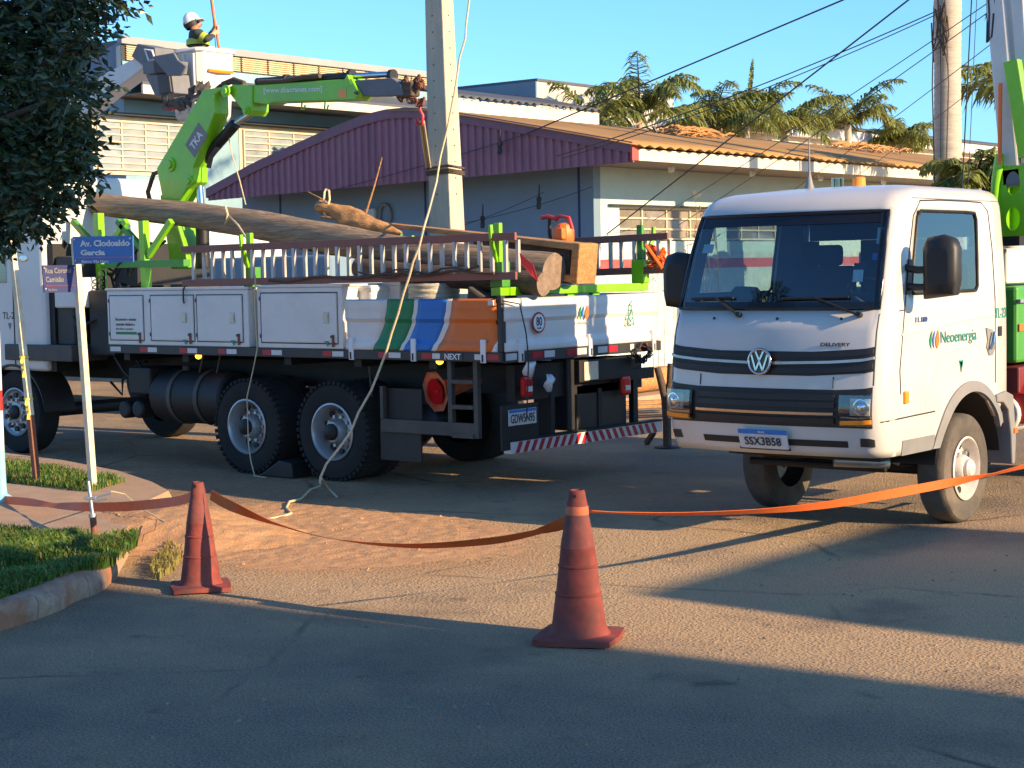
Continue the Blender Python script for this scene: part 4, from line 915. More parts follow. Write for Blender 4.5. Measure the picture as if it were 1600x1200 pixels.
b = MB(); xk = onY(290, 460, YS).x; b.tube([(xk, YS-.012, 1.98), (xk-.003, YS-.03, 1.94), (xk-.005, YS-.03, 1.84), (xk+.006, YS-.03, 1.8)], .009, 6); b.build('strap_end', 'wire', b1)
# ribbed drop sides; cross-section runs vertically, stripes are painted panels of the same pressing
ZT = 1.835
ribz = [(ZR1+.004, 0), (1.4, 0), (1.425, -.0), (1.6, .0), (1.625, .026), (1.7, .026), (1.725, 0), (ZT-.004, 0)]
ribz = [(ZR1+.004, -.006), (1.4, -.006), (1.44, -.03), (1.61, -.03), (1.64, -.006), (1.72, -.006), (1.74, -.002), (ZT-.004, -.002), (ZT, -.02)]
def stripes_panel(name, x0, x1, edges, parent):
    # edges: list of (function z->x, material) boundaries left to right
    b = MB(); NZ = 26; zz = [ribz[0][0]+(ZT-ribz[0][0])*k/NZ for k in range(NZ+1)]
    for k, (fl, fr, mi) in enumerate(edges):
        b.mi = mi; rows = [[Vector((fl(z)+(fr(z)-fl(z))*q/6, YS-lerpt(ribz, z)-.02, z)) for q in range(7)] for z in zz]; b.grid(rows)
    o = b.build(name, ['white_box', 'pgreen', 'blue', 'porange'], parent, smooth=30)
    m_ = o.modifiers.new('thick', 'SOLIDIFY'); m_.thickness = .03; m_.offset = -1; return o
px_x = lambda px: onY(px, 510, YS).x
xa, xz = px_x(541), px_x(777)
def wavy(px, tilt=1.): 
    x_ = px_x(px)
    return lambda z: x_+tilt*(.11*math.sin((z-1.45)*4.6)+.1*(z-1.58))
c_ = lambda v: (lambda z: v)
ed = [c_(xa), wavy(592), wavy(634), wavy(640), wavy(684), wavy(692), c_(xz-.004), c_(xz)]
side = stripes_panel('side_panel', xa, xz, [(ed[0], ed[1], 0), (ed[1], ed[2], 1), (ed[2], ed[3], 0), (ed[3], ed[4], 2), (ed[4], ed[5], 0), (ed[5], lambda z: min(xz, wavy(776)(z)+.02), 3), (lambda z: min(xz, wavy(776)(z)+.02), ed[7], 0)], t1)
side['label'] = 'white drop side with green, blue and orange stripes'
P('corner_post', xz+.004, XR+.004, YS-.004, YS+.06, ZR1+.002, ZT+.02, 'dkgrey', bevel=.005)
b = MB(); rows = [[Vector((XR+lerpt(ribz, z)+.024, YS+.03+(YF-YS-.06)*q/10, z)) for q in range(11)] for z in [ribz[0][0]+(ZT-ribz[0][0])*k/26 for k in range(27)]]; b.grid(rows)
rear = b.build('tailgate', 'white_box', t1, smooth=30); m_ = rear.modifiers.new('thick', 'SOLIDIFY'); m_.thickness = .03; m_.offset = -1
b = MB(); rows = [[Vector((XB+(XR-XB)*q/4, YF, z)) for q in range(5)] for z in (ZR1, ZT)]; b.slab(rows, (0, 1, 0), .03); b.build('far_side_panel', 'white_box', t1, recalc=True)
for px in (551, 648, 757): x = onY(px, 550, YS).x; P('drop_side_hinge', x-.03, x+.03, YS-.03, YS-.002, ZR0-.01, ZR1+.12, 'signwhite', bevel=.008); P('hinge_slot', x-.011, x+.011, YS-.033, YS-.0305, ZR0, ZR1-.02, 'ink')
for px in (811, 919, 1018): y = onX(px, 540, XR).y; P('drop_side_hinge', XR+.002, XR+.04, y-.03, y+.03, ZR0-.01, ZR1+.12, 'signwhite', bevel=.008); P('hinge_slot', XR+.0405, XR+.043, y-.011, y+.011, ZR0, ZR1-.02, 'ink')
P('corner_latch', px_x(766), px_x(775), YS-.035, YS-.01, ZT-.07, ZT-.015, 'steel', bevel=.01)
# tailgate decals
RX = XR+.028; Ry, Uz = (0, 1, 0), (0, 0, 1)
q = onX(842, 504, RX); rr = .1
b = MB(); b.lathe([(rr, 0), (rr, .004), (0, .004)], (RX-.003, q.y, q.z), (1, 0, 0), 28); dk = b.build('speed_decal', 'refl_red', t1)
b = MB(); b.lathe([(rr*.82, 0), (rr*.82, .006), (0, .006)], (RX-.003, q.y, q.z), (1, 0, 0), 28); b.build('decal_face', 'signwhite', dk)
text('lettering', '80', (RX+.0045, q.y, q.z+.012), Ry, Uz, .085, 'ink', dk, bold=.01, width=.085); text('lettering', 'km/h', (RX+.0045, q.y, q.z-.05), Ry, Uz, .022, 'ink', dk)
q = onX(912, 488, RX); leaf_logo('logo_drop', (RX+.001, q.y, q.z), Ry, Uz, .14, t1); text('lettering', 'Neoenergia', (RX+.001, q.y, q.z-.1), Ry, Uz, .035, 'grey_plastic', t1, width=.2)
q = onX(985, 492, RX)
b = MB()
for (xa_, za_), (xb_, zb_) in (((-.06, -.1), (-.02, .1)), ((.06, -.1), (.02, .1)), ((-.06, -.1), (.06, -.1)), ((-.045, -.03), (.045, -.03)), ((-.03, .05), (.03, .05)), ((-.06, -.1), (.045, -.03)), ((.06, -.1), (-.045, -.03)), ((-.045, -.03), (.03, .05)), ((-.02, .1), (.03, .14)), ((.02, .1), (-.02, .1))):
    b.beam((RX+.001, q.y+xa_, q.z+za_), (RX+.001, q.y+xb_, q.z+zb_), .008, .004, (1, 0, 0))
b.build('tower_decal', 'teal', t1)
# green bolsters that carry the load: one at the tail, one behind the crane
def bolster(x, name='load_bolster'):
    b = MB(); b.box(x-.06, x+.06, YS+.12, YF-.05, ZT+.02, ZT+.1); o = b.build(name, 'green', t1, bevel=.008)
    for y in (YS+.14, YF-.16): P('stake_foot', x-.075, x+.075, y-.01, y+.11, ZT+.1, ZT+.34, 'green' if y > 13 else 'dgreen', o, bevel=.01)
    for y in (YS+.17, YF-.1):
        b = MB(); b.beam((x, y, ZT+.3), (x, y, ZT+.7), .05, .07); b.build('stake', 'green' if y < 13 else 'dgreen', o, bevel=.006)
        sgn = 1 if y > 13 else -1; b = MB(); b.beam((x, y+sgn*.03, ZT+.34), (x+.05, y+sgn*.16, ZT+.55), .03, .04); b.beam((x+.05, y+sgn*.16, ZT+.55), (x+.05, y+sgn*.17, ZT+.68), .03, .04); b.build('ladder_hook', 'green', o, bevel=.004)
    for y in (13.2, 13.6, 14.0): b = MB(); b.prism([(y-.16, ZT-.3), (y+.16, ZT-.3), (y+.06, ZT+.022), (y-.06, ZT+.022)], 0, x-.02, x+.02); b.build('gusset', 'green', o)
    return o
bolster(-10.22); bolster(-13.6)
# V-shaped green cradle at the front of the bed
for px, top in ((158, 333), (228, 345)):
    a = onY(px, 405, 12.75); b = MB(); tp = onY(px-4, top, 12.75); b.beam(a-Vector((0, 0, .5)), tp, .09, .09); o = b.build('cradle_post', 'green', t1, bevel=.006)
    for dx in (-44, 40):
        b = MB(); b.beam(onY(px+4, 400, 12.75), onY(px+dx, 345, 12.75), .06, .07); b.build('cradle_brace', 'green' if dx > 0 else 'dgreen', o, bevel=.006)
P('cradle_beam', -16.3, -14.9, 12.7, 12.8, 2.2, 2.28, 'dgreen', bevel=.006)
# chassis and running gear
for y in (13.2, 13.98): P('chassis_rail', -19.2, -10.3, y-.04, y+.04, .88, 1.16, 'chassis')
for x in (-15.6, -14.6, -13.0, -12.0, -11.0): P('cross_bearer', x-.05, x+.05, YS+.1, YF-.1, 1.16, 1.28, 'chassis')
for xw in (-13.57, -12.31):
    wheel(t1, (xw, YS+.02, .5), (0, -1, 0), .5, .6, 'rim', 'tyre', rim_r=.285, nuts=10, deep=.17, holes=10, treads=46)
    wheel(t1, (xw, YF-.02, .5), (0, 1, 0), .5, .6, 'rim', 'tyre', rim_r=.285, nuts=10, deep=.17, holes=10)
    b = MB(); b.cyl((xw, YS+.4, .5), (xw, YF-.4, .5), .11, n=16); b.lathe([(.0, -.25), (.2, -.15), (.24, 0), (.2, .15), (0, .25)], (xw, 13.6, .5), (0, 1, 0), 18); b.build('axle', 'chassis', t1, smooth=40)
for xw in (-17.66, ):
    wheel(t1, (xw, YS+.04, .5), (0, -1, 0), .5, .3, 'rim', 'tyre', rim_r=.285, nuts=10, deep=.03, holes=10)
    wheel(t1, (xw, YF-.04, .5), (0, 1, 0), .5, .3, 'rim', 'tyre', rim_r=.285, nuts=10, deep=.03, holes=10)
    b = MB(); b.cyl((xw, YS+.3, .48), (xw, YF-.3, .48), .08, n=14); b.build('axle', 'chassis', t1)
# mud flaps, fuel tank, air tanks, battery box
x0, x1 = onY(597, 690, YS+.1).x, onY(660, 690, YS+.1).x; P('mud_flap', x0, x1, YS+.08, YS+.1, .25, .62, 'black')
b = MB(); xa_, xb_ = onY(224, 620, YS).x, onY(334, 620, YS).x; b.cyl((xa_, YS+.36, .76), (xb_, YS+.36, .76), .3, n=28); ft = b.build('fuel_tank', 'chassis', t1, smooth=40, bevel=.04, seg=3)
for k in (.3, .68): b = MB(); xx = xa_+(xb_-xa_)*k; b.lathe([(.304, -.03), (.312, -.03), (.312, .03), (.304, .03)], (xx, YS+.36, .76), (1, 0, 0), 28); b.build('tank_strap', 'midgrey', ft, smooth=40)
b = MB(); b.cyl((xa_+.4, YS+.3, 1.05), (xa_+.4, YS+.3, 1.1), .05, n=14); b.build('filler_cap', 'black', ft)
P('battery_box', onY(190, 600, YS).x, onY(224, 600, YS).x, YS+.1, YS+.6, .78, 1.08, 'chassis', bevel=.02)
for px in (193, 214): b = MB(); c0 = onY(px, 640, YS+.08); b.cyl(c0, c0+Vector((0, .55, 0)), .1, n=20); b.build('air_tank', 'chassis', t1, smooth=40, bevel=.03, seg=3)
# frame and steps under the tail, hanging cone, lamps
fx0, fx1, fz0 = onY(592, 690, YS).x, onY(742, 690, YS).x, .53
lx0 = onY(700, 640, YS).x
P('guard_bar', fx0, fx1, YS+.03, YS+.08, fz0, fz0+.13, 'midgrey', bevel=.006); P('guard_post', fx0, fx0+.04, YS+.03, YS+.08, fz0+.131, .98, 'midgrey'); P('guard_plate', fx0, fx0+.5, YS+.085, YS+.1, .66, .96, 'chassis')
st = P('step_ladder_post', lx0-.025, lx0+.025, YS+.028, YS+.082, fz0+.131, ZR0, 'midgrey'); P('step_ladder_post', fx1-.03, fx1+.02, YS+.028, YS+.082, fz0-.01, ZR0, 'midgrey')
for z in (.79, 1.03): P('step', lx0+.026, fx1-.031, YS+.02, YS+.09, z, z+.04, 'midgrey', bevel=.004)
P('step', lx0+.026, fx1-.031, YS+.015, YS+.028, fz0-.012, fz0+.03, 'midgrey')
cc = onY(680, 612, YS+.16); 
b = MB(); b.lathe([(.21, 0), (.19, .02), (.13, .03), (.11, .06), (.06, .4), (.03, .55)], cc, Vector((.25, 1, .15)), 8, a0=.3); hc = b.build('hanging_cone', 'cone_fresh', t1, smooth=20)
b = MB(); b.lathe([(.13, -.004), (.0, .03)], cc, Vector((.25, 1, .15)), 16); b.build('cone_mouth', 'lens_red', hc)
for px, py in ((310, 556), (687, 564)): p_ = onY(px, py, YS+.05); b = MB(); b.lathe([(.0, -.03), (.03, -.02), (.036, 0), (.03, .02), (0, .03)], p_, (0, 1, 0), 14); b.build('marker_lamp', 'lamp_amber', t1, smooth=60); b = MB(); b.cyl((p_.x, p_.y+.03, p_.z), (p_.x, p_.y+.03, ZR0), .012, n=6); b.build('lamp_stalk', 'chassis', t1)
for px in (318, 345, 575): a = onY(px, 552, YS+.25); c = onY(px-18 if px < 400 else px+8, 640, YS+.25); b = MB(); b.cyl(a, c, .012, n=6); b.build('brace_rod', 'midgrey', t1)
# tail: boxes, lamps, plate, striped bumper
P('rear_cross', XR-.2, XR-.1, YS+.3, YF-.2, .86, 1.2, 'chassis'); P('winch_box', XR-.35, XR-.02, 13.55, 14.45, .98, 1.2, 'chassis', bevel=.01); P('winch_box', XR-.4, XR-.1, 13.6, 14.45, .5, .95, 'black', bevel=.01); P('box_sticker', XR-.018, XR-.012, 13.62, 13.85, 1.0, 1.18, 'cream')
P('outrigger_leg', XR-.26, XR-.06, 13.4, 13.52, .52, 1.24, 'chassis', bevel=.01); P('outrigger_leg', XR-.2, XR-.18, 13.53, 13.57, .52, .95, 'cream')
for px, py in ((824, 606), (978, 604)):
    q = onX(px, py, XR-.02); lm = P('tail_lamp', XR-.06, XR-.0, q.y-.075, q.y+.075, q.z-.09, q.z+.11, 'lens_red', bevel=.03); P('lamp_window', XR-.001, XR+.004, q.y-.035, q.y+.05, q.z-.035, q.z+.015, 'refl_white', lm)
    P('lamp_bracket', XR-.2, XR-.061, q.y-.03, q.y+.03, q.z-.02, q.z+.02, 'chassis')
P('lamp_arm', XR-.12, XR-.061, 14.2, 14.9, .95, 1.06, 'chassis'); P('lamp_drop', XR-.12, XR-.06, 14.52, 14.6, .5, .95, 'chassis')
q = onX(817, 651, XR); pt_ = P('number_plate', XR-.01, XR-.002, q.y-.21, q.y+.21, q.z-.075, q.z+.075, 'refl_white', bevel=.003); P('plate_band', XR-.0021, XR+.0005, q.y-.2, q.y+.2, q.z+.045, q.z+.072, 'blue', pt_)
text('lettering', 'GDW5N95', (XR, q.y, q.z-.012), Ry, Uz, .085, 'ink', pt_, bold=.012, width=.36); P('plate_back', XR-.03, XR-.0105, q.y-.3, q.y+.25, q.z-.3, q.z+.12, 'chassis')
for px, py, s_ in ((830, 574, .085), (861, 598, .075)):
    q = onX(px, py, XR); b = MB(); pts = []; N = 18
    for k in range(N): w = 2*PI*k/N; r_ = s_*(1+.3*noise.noise(Vector((math.cos(w)*2, math.sin(w)*2, px)))); pts.append(Vector((XR-.02+.02*math.sin(3*w), q.y+math.cos(w)*r_, q.z+math.sin(w)*r_*1.15)))
    b.add(pts+[Vector((XR+.02, q.y, q.z))], [(k, (k+1) % N, N) for k in range(N)]); o = b.build('rag', 'signwhite', t1, smooth=60); o.modifiers.new('thick', 'SOLIDIFY').thickness = .006
bz0, bz1 = .385, .495; P('bumper_bar', XR-.09, XR+.0, 12.44, YF+.02, bz0, bz1, 'refl_white', bevel=.003)
bump = [o for o in t1.children if o.name.startswith('bumper_bar')][0]
k = 0; y = 12.5
mid_y = 13.6
while y < YF-.02:
    ln = .055; sl_ = .06 if y < mid_y-.05 else -.06
    b = MB(); ya, yb = y, y+ln
    poly = [(ya, bz0+.004), (yb, bz0+.004), (min(yb+sl_, YF+.015), bz1-.004), (min(ya+sl_, YF+.01), bz1-.004)]
    b.prism(poly, 0, XR+.001, XR+.004); b.build('stripe', 'refl_red', bump); y += .115
P('bumper_top', XR-.1, XR+.002, 12.44, YF+.02, bz1+.001, bz1+.02, 'chassis')
for y in (13.2, 13.98): P('bumper_hanger', XR-.3, XR-.09, y-.03, y+.03, .46, .9, 'chassis')
# cable coil hanging at the tail corner
q = onX(1000, 551, XR+.03); b = MB(); pts = []
for k in range(150): w = k*.42; r_ = .1+.03*math.sin(k*1.7); pts.append(Vector((XR+.05+.03*math.sin(k*.9), q.y+math.cos(w)*r_*1.25, q.z+math.sin(w)*r_*.85)))
b.tube(pts, .006, 5); b.build('cable_coil', 'wire', t1, smooth=60)
b = MB(); q = onX(700, 610, XR); ln = [onY(785, 470, YS-.05), onX(812, 475, XR+.08), onX(822, 520, XR+.09), onX(826, 560, XR+.09), onX(824, 625, XR+.09), onX(823, 655, XR+.09)]; b.tube(ln, .007, 5); b.build('lead_wire', 'wire', t1, smooth=60)
# cab (mostly behind tree and signs)
cabx0, cabx1 = -19.35, -17.0
b = MB(); b.prism([(cabx0, 1.0), (cabx1, 1.0), (cabx1, 3.3), (cabx0+.35, 3.3), (cabx0+.05, 2.2)], 1, YS+.03, YF-.03); cb = b.build('cab', 'white', t1, bevel=.06, seg=3)
b = MB(); b.prism([(cabx0+.3, 2.05), (cabx1-.72, 2.05), (cabx1-.72, 2.8), (cabx0+.42, 2.8)], 1, YS+.024, YS+.029); b.build('door_window', 'glass_side', cb)
b = MB(); b.tube([(cabx1-.6, YS+.028, 1.05), (cabx1-.6, YS+.028, 3.0), (cabx0+.4, YS+.028, 3.0), (cabx0+.15, YS+.028, 2.1), (cabx0+.15, YS+.028, 1.05)], .008, 5); b.build('door_gap', 'ink', cb)
x = onY(15, 492, YS+.03).x; text('lettering', 'TL-21', (x, YS+.027, 1.66), (1, 0, 0), (0, 0, 1), .08, 'ink', cb, width=.27)
flatpoly('triangle_mark', [(-.035, .04), (.035, .04), (0, -.04)], (x, YS+.027, 1.53), (1, 0, 0), (0, 0, 1), 'grey_plastic', cb)
q = onY(37, 404, YS+.03); b = MB(); b.lathe([(.085, 0), (.085, .006), (.06, .008), (0, .008)], q, (0, -1, 0), 24); o = b.build('cab_badge', 'chrome', cb); 
for v in o.data.vertices: v.co.z = (v.co.z-q.z)*.45+q.z
b = MB(); N = 20; rows = [[Vector((-17.66+math.cos(math.radians(5+170*k/N))*.62, y, .5+math.sin(math.radians(5+170*k/N))*.58)) for k in range(N+1)] for y in (YS+.01, YS+.45)]; b.slab(rows, (0, 0, 1), .03); b.build('wheel_arch', 'black', t1, smooth=40, recalc=True)
P('cab_rear_panel', cabx1+.002, cabx1+.1, YS+.1, YF-.1, 1.0, 2.5, 'chassis'); P('air_intake', cabx1+.1, cabx1+.45, YS+.12, YS+.5, 1.3, 2.35, 'black', bevel=.03)
P('side_step', -17.75, -16.45, YS-.02, YS+.5, 1.13, 1.32, 'midgrey', bevel=.01, label='dusty metal outrigger beam across the frame')
P('control_box', onY(78, 440, YS).x, onY(118, 440, YS).x, YS+.05, YS+.3, 1.75, 2.1, 'white_box', bevel=.02)
b = MB()
for k in range(16):
    a = Vector((-16.4+random.uniform(-.3, .5), YS+.25+random.uniform(0, .8), 1.35+random.uniform(0, .9))); pts = [a]
    for j in range(5): a = a+Vector((random.uniform(-.25, .3), random.uniform(-.15, .15), random.uniform(-.3, .3))); pts.append(a)
    b.tube(pts, .018, 6)
b.build('hydraulic_hoses', 'wire', t1, smooth=60)['kind'] = 'stuff'
b = MB()
for k in range(12): c0 = onY(158, 430+k*9, 12.62); b.lathe([(.05, 0), (.065, .012), (.05, .024)], c0, (1, .2, 0), 12)
b.build('control_levers', 'chassis', t1, smooth=40)['kind'] = 'stuff'
P('valve_bank', -16.35, -15.9, 12.5, 13.2, 1.2, 1.95, 'chassis', bevel=.02); P('crane_pedestal', -16.5, -15.85, 13.2, 14.1, 1.16, 2.0, 'chassis', bevel=.02)

# --- green folding crane, in the truck's centre plane
YC = 13.6; cp = lambda px, py: (lambda v: (v.x, v.z))(onY(px, py, YC))
col_ = [cp(283, 420), cp(312, 420), cp(304, 385), cp(288, 330), cp(281, 305), cp(266, 305)]
b = MB(); b.prism(col_, 1, YC-.16, YC+.16); cr = b.build('crane_column', 'green', t1, bevel=.015)
b = MB(); bm1 = [cp(262, 264), cp(335, 141), cp(370, 137), cp(352, 150), cp(353, 178), cp(336, 222), cp(320, 262), cp(320, 285), cp(309, 296), cp(298, 316), cp(272, 316)]
b.prism(bm1, 1, YC-.17, YC+.05); o1 = b.build('main_boom', 'green', t1, bevel=.012)
b = MB(); kn = [cp(366, 140), cp(378, 133), cp(407, 134), cp(407, 174), cp(402, 182), cp(394, 176)]; b.prism(kn, 1, YC-.13, YC+.13); b.build('knuckle_plate', 'green', t1, bevel=.01)
b = MB(); bm2 = [cp(404, 134), cp(560, 124), cp(574, 148), cp(566, 157), cp(438, 161), cp(432, 164), cp(407, 162)]; b.prism(bm2, 1, YC-.11, YC+.11); o2 = b.build('second_boom', 'green', t1, bevel=.012)
b = MB(); bm3 = [cp(556, 127), cp(620, 122), cp(634, 132), cp(638, 150), cp(575, 151)]; b.prism(bm3, 1, YC-.08, YC+.08); b.build('extension_boom', 'boom_grey', t1, bevel=.01)
def pv(name, px, py, r_, m='green', y=None, parent=None): 
    q = onY(px, py, YC); yy = YC-.17 if y is None else y; b = MB(); b.lathe([(r_, 0), (r_, .02), (r_*.55, .022), (r_*.55, .045), (0, .045)], (q.x, yy, q.z), (0, -1, 0), 20); return b.build(name, m, parent or t1, smooth=30)
pv('pivot_pin', 284, 258, .085); pv('pivot_pin', 313, 284, .07); pv('pivot_pin', 371, 144, .07); pv('pivot_pin', 399, 174, .05, y=YC-.13); pv('pivot_pin', 570, 146, .02, 'ink', y=YC-.11)
for px, py in ((266, 241), (300, 191)):
    q = onY(px, py, YC); b = MB(); b.tube([(q.x+math.cos(w)*.045, YC, q.z+math.sin(w)*.045) for w in [2*PI*i/16 for i in range(16)]], .012, 6, closed=True); b.build('lifting_eye', 'green', o1, smooth=60)
a, c = onY(399, 174, YC), onY(338, 212, YC); m_ = a.lerp(c, .5); b = MB(); b.cyl(a, m_, .035, n=16); b.build('cylinder_rod', 'chrome', t1, smooth=40)
b = MB(); b.cyl(m_, onY(318, 250, YC), .065, n=16); b.build('cylinder_barrel', 'black', t1, smooth=40, bevel=.01)
a, c = onY(311, 285, YC), onY(316, 350, YC); b = MB(); b.cyl(a, c, .045, n=16); b.build('cylinder_rod', 'chrome', t1, smooth=40); b = MB(); b.cyl(c, onY(318, 420, YC), .08, n=16); b.build('cylinder_barrel', 'black', t1, smooth=40)
b = MB(); a, c = onY(402, 128, YC), onY(550, 119, YC); b.cyl(a, c, .045, n=16); b.build('extension_cylinder', 'black', t1, smooth=40); b = MB(); b.cyl(c, onY(612, 116, YC), .033, n=14); b.build('cylinder_rod', 'chrome', t1, smooth=40)
for px in (448, 549, 613): q = onY(px, 118+(0 if px > 500 else 7), YC); b = MB(); b.cyl(q-Vector((.025, 0, 0)), q+Vector((.025, 0, 0)), .065, n=16); b.build('cylinder_clamp', 'black', t1, smooth=40)
b = MB(); b.prism([cp(548, 128), cp(554, 118), cp(561, 134), cp(552, 137)], 1, YC-.115, YC+.115); b.build('boom_bracket', 'green', t1)
R2 = onY(500, 141, YC)-onY(420, 143, YC); text('lettering', '[www.tkacranes.com]', onY(457, 141, YC-.112), R2, (0, 0, 1), .075, 'signwhite', o2, bold=.015, width=.92)
q0 = onY(535, 146, YC-.111); P('warning_label', q0.x-.06, q0.x+.06, YC-.114, YC-.1105, q0.z-.045, q0.z+.045, 'amber', o2)
q0 = onY(307, 219, YC-.172); d = (onY(335, 141, YC)-onY(262, 264, YC)).normalized(); uu = Vector((-d.z, 0, d.x)); b = MB(); b.obox(q0, d*.17, uu*.11, Vector((0, .003, 0))); lb = b.build('name_label', 'grey_plastic', o1); text('lettering', 'TKA', q0-Vector((0, .005, 0)), d, uu, .1, 'signwhite', lb, bold=.02, width=.24)
for px in (482, 518): q = onY(px, 161, YC); b = MB(); b.tube([(q.x, YC-.1, q.z), (q.x-.01, YC-.1, q.z-.07), (q.x+.03, YC-.1, q.z-.08), (q.x+.05, YC-.1, q.z-.03)], .01, 6); b.build('boom_hook', 'green', o2, smooth=60)
# hose loops at the boom foot, chain head, red hook
b = MB()
for (pp) in (((262, 262), (240, 272), (231, 300), (236, 320)), ((264, 265), (262, 280), (258, 318)), ((268, 266), (266, 300), (264, 320)), ((380, 132), (362, 128), (345, 134), (338, 140)), ((382, 130), (365, 124), (348, 131)), ((404, 128), (440, 127), (470, 121), (500, 118)), ((340, 232), (330, 245), (326, 262))): b.tube([onY(x_, y_, YC-.1) for x_, y_ in pp], .028, 8)
b.build('boom_hoses', 'wood_dark', t1, smooth=60)['kind'] = 'stuff'
b = MB()
for k in range(26):
    q = onY(random.uniform(622, 661), random.uniform(124, 162), YC+random.uniform(-.08, .08)); a = random.uniform(0, 6.3); dd = Vector((math.cos(a), random.uniform(-.5, .5), math.sin(a))).normalized(); ee = dd.cross(Vector((.3, .8, .2))).normalized()
    b.tube([q+(dd*math.cos(w)+ee*math.sin(w)*.6)*.05 for w in [2*PI*i/10 for i in range(10)]], .012, 5, closed=True)
b.build('load_chain', 'rust', t1, smooth=60)['kind'] = 'stuff'
P('hook_block', onY(624, 140, YC).x, onY(650, 140, YC).x, YC-.07, YC+.07, onY(640, 152, YC).z, onY(640, 128, YC).z, 'wood_dark', bevel=.02)
q = onY(656, 172, YC); b = MB(); b.tube([q+Vector((0, 0, .12)), q, q+Vector((.04, 0, -.06)), q+Vector((.03, 0, -.15)), q+Vector((-.04, 0, -.15)), q+Vector((-.05, 0, -.08))], .018, 8); b.build('load_hook', 'red', t1, smooth=60)

# --- wheel chock beside the rear tyres
cx0, cx1 = onY(402, 735, YS-.08).x, onY(455, 735, YS-.08).x
b = MB(); b.prism([(cx0, .004), (cx1, .004), (cx1-.02, .16), (cx1-.2, .18)], 1, YS-.06, YS+.22); tag(b.build('wheel_chock', 'black', None, bevel=.01), 'black wedge chock jammed between the rear tyres of the flatbed truck', 'wheel chock')

# ================================================================== LOAD ON THE FLATBED
def pole(name, pts, rad, m, label, endm='wood_end', n=20, knot=.012):
    pts = [Vector(p) for p in pts]; N = 40; cen = []; rr = []
    for k in range(N+1):
        t = k/N*(len(pts)-1); i = min(int(t), len(pts)-2); f_ = t-i; cen.append(pts[i].lerp(pts[i+1], f_)); rr.append(rad[i]+(rad[i+1]-rad[i])*f_)
    b = MB(); b.tube(cen, rr, n)
    for i in range(len(b.v)):
        v = Vector(b.v[i]); k = i//n; d = v-cen[min(k, N)]; d2 = 1+knot/rr[min(k, N)]*(noise.noise(Vector((v.x*1.2, v.y*7, v.z*7)))+.5*noise.noise(v*9)); b.v[i] = tuple(cen[min(k, N)]+d*d2)
    b.m[-1] = 1; b.m[-2] = 1
    mid = cen[N//2]; o = b.build(name, [m, endm], None, smooth=50); tag(o, label, 'wooden pole', 'wooden poles on the flatbed'); return o
zb = ZT+.1
pole('wooden_pole', [onY(150, 319, 13.15), onY(300, 336, 13.12), onY(420, 354, 13.08), onY(650, 398, 13.0), onY(866, 424, 12.98)], [.13, .145, .155, .165, .175], 'wood_grey', 'longest grey wooden pole, its thin end raised towards the tree', n=24)
pole('wooden_pole', [onY(430, 365, 13.6), onY(700, 408, 13.5), onY(900, 419, 13.45)], [.13, .15, .16], 'wood_dark', 'dark pole lying behind the longest pole, its end near the tailgate')
pole('wooden_pole', [onY(560, 418, 12.85), onY(700, 432, 12.82), onY(850, 444, 12.8)], [.1, .11, .11], 'wood_dark', 'thinner dark pole lowest in the load behind the near ladder')
# squared timber with notched end
A_, B_ = onY(505, 349, 13.75), onX(916, 412, -9.75)
d = (B_-A_).normalized(); s_ = d.cross(Vector((0, 0, 1))).normalized(); u_ = s_.cross(d)
tb = thing('squared_timber', B_, 'squared timber pole with a bright orange sawn end sticking out over the tailgate', 'timber')
hw, hh = .13, .19
b = MB()
for sgn in (1, -1):
    vs = []
    for p_, k in ((A_, .42), (B_, 1.)):
        for o_ in (.64, 1.): vs += [p_+u_*sgn*hh*k*o_-s_*hw*k, p_+u_*sgn*hh*k*o_+s_*hw*k]
    b.add(vs, [(0, 1, 3, 2), (4, 6, 7, 5), (0, 2, 6, 4), (1, 5, 7, 3), (2, 3, 7, 6), (0, 4, 5, 1)])
b.build('flange', 'wood_orange', tb, bevel=.01, recalc=True)['label'] = 'upper and lower flanges of the timber'
b = MB(); M_ = A_.lerp(B_, .62); b.obox((M_+B_)/2-d*.08, d*((B_-M_).length/2-.1), s_*hw*.45, u_*hh*.62); b.build('web', 'wood_dark', tb)
b = MB(); b.obox(B_-d*.03, d*.05, s_*hw*1.02, u_*hh*1.02); b.build('sawn_end', 'wood_orange', tb, bevel=.012)
# broken stump lying on the poles
sp_ = [onY(499, 321, 13.4), onY(518, 330, 13.4), onY(542, 341, 13.4), onY(570, 349, 13.4), onY(600, 357, 13.4), onY(628, 364, 13.4)]
pole('broken_pole', sp_, [.07, .085, .11, .1, .06, .02], 'wood_orange', 'short splintered orange stub of a broken pole on top of the load', n=18, knot=.045)
b = MB(); b.tube([onY(509, 296, 13.4), onY(507, 300, 13.35), onY(505, 330, 13.35), onY(510, 338, 13.35)], .012, 6); b.tube([onY(514, 298, 13.4), onY(515, 312, 13.35), onY(507, 336, 13.35)], .012, 6); b.tube([onY(509, 296, 13.4), onY(514, 298, 13.4)], .012, 6); tag(b.build('rope_loop', 'rope', None, smooth=60), 'pale rope loop tied round the splintered stub', 'rope')
b = MB(); b.tube([onY(571, 336, 13.5), onY(585, 290, 13.5), onY(597, 246, 13.5)], [.012, .01, .006], 6); tag(b.build('bare_stick', 'wood_orange', None, smooth=60), 'thin bare stick standing up from the load', 'stick')
b = MB(); b.tube([onY(482, 300, 13.4), onY(505, 312, 13.4), onY(525, 325, 13.4)], [.005, .008, .012], 6); tag(b.build('bare_stick', 'wood_orange', None, smooth=60), 'short thin splinter pointing up left of the stub', 'stick')
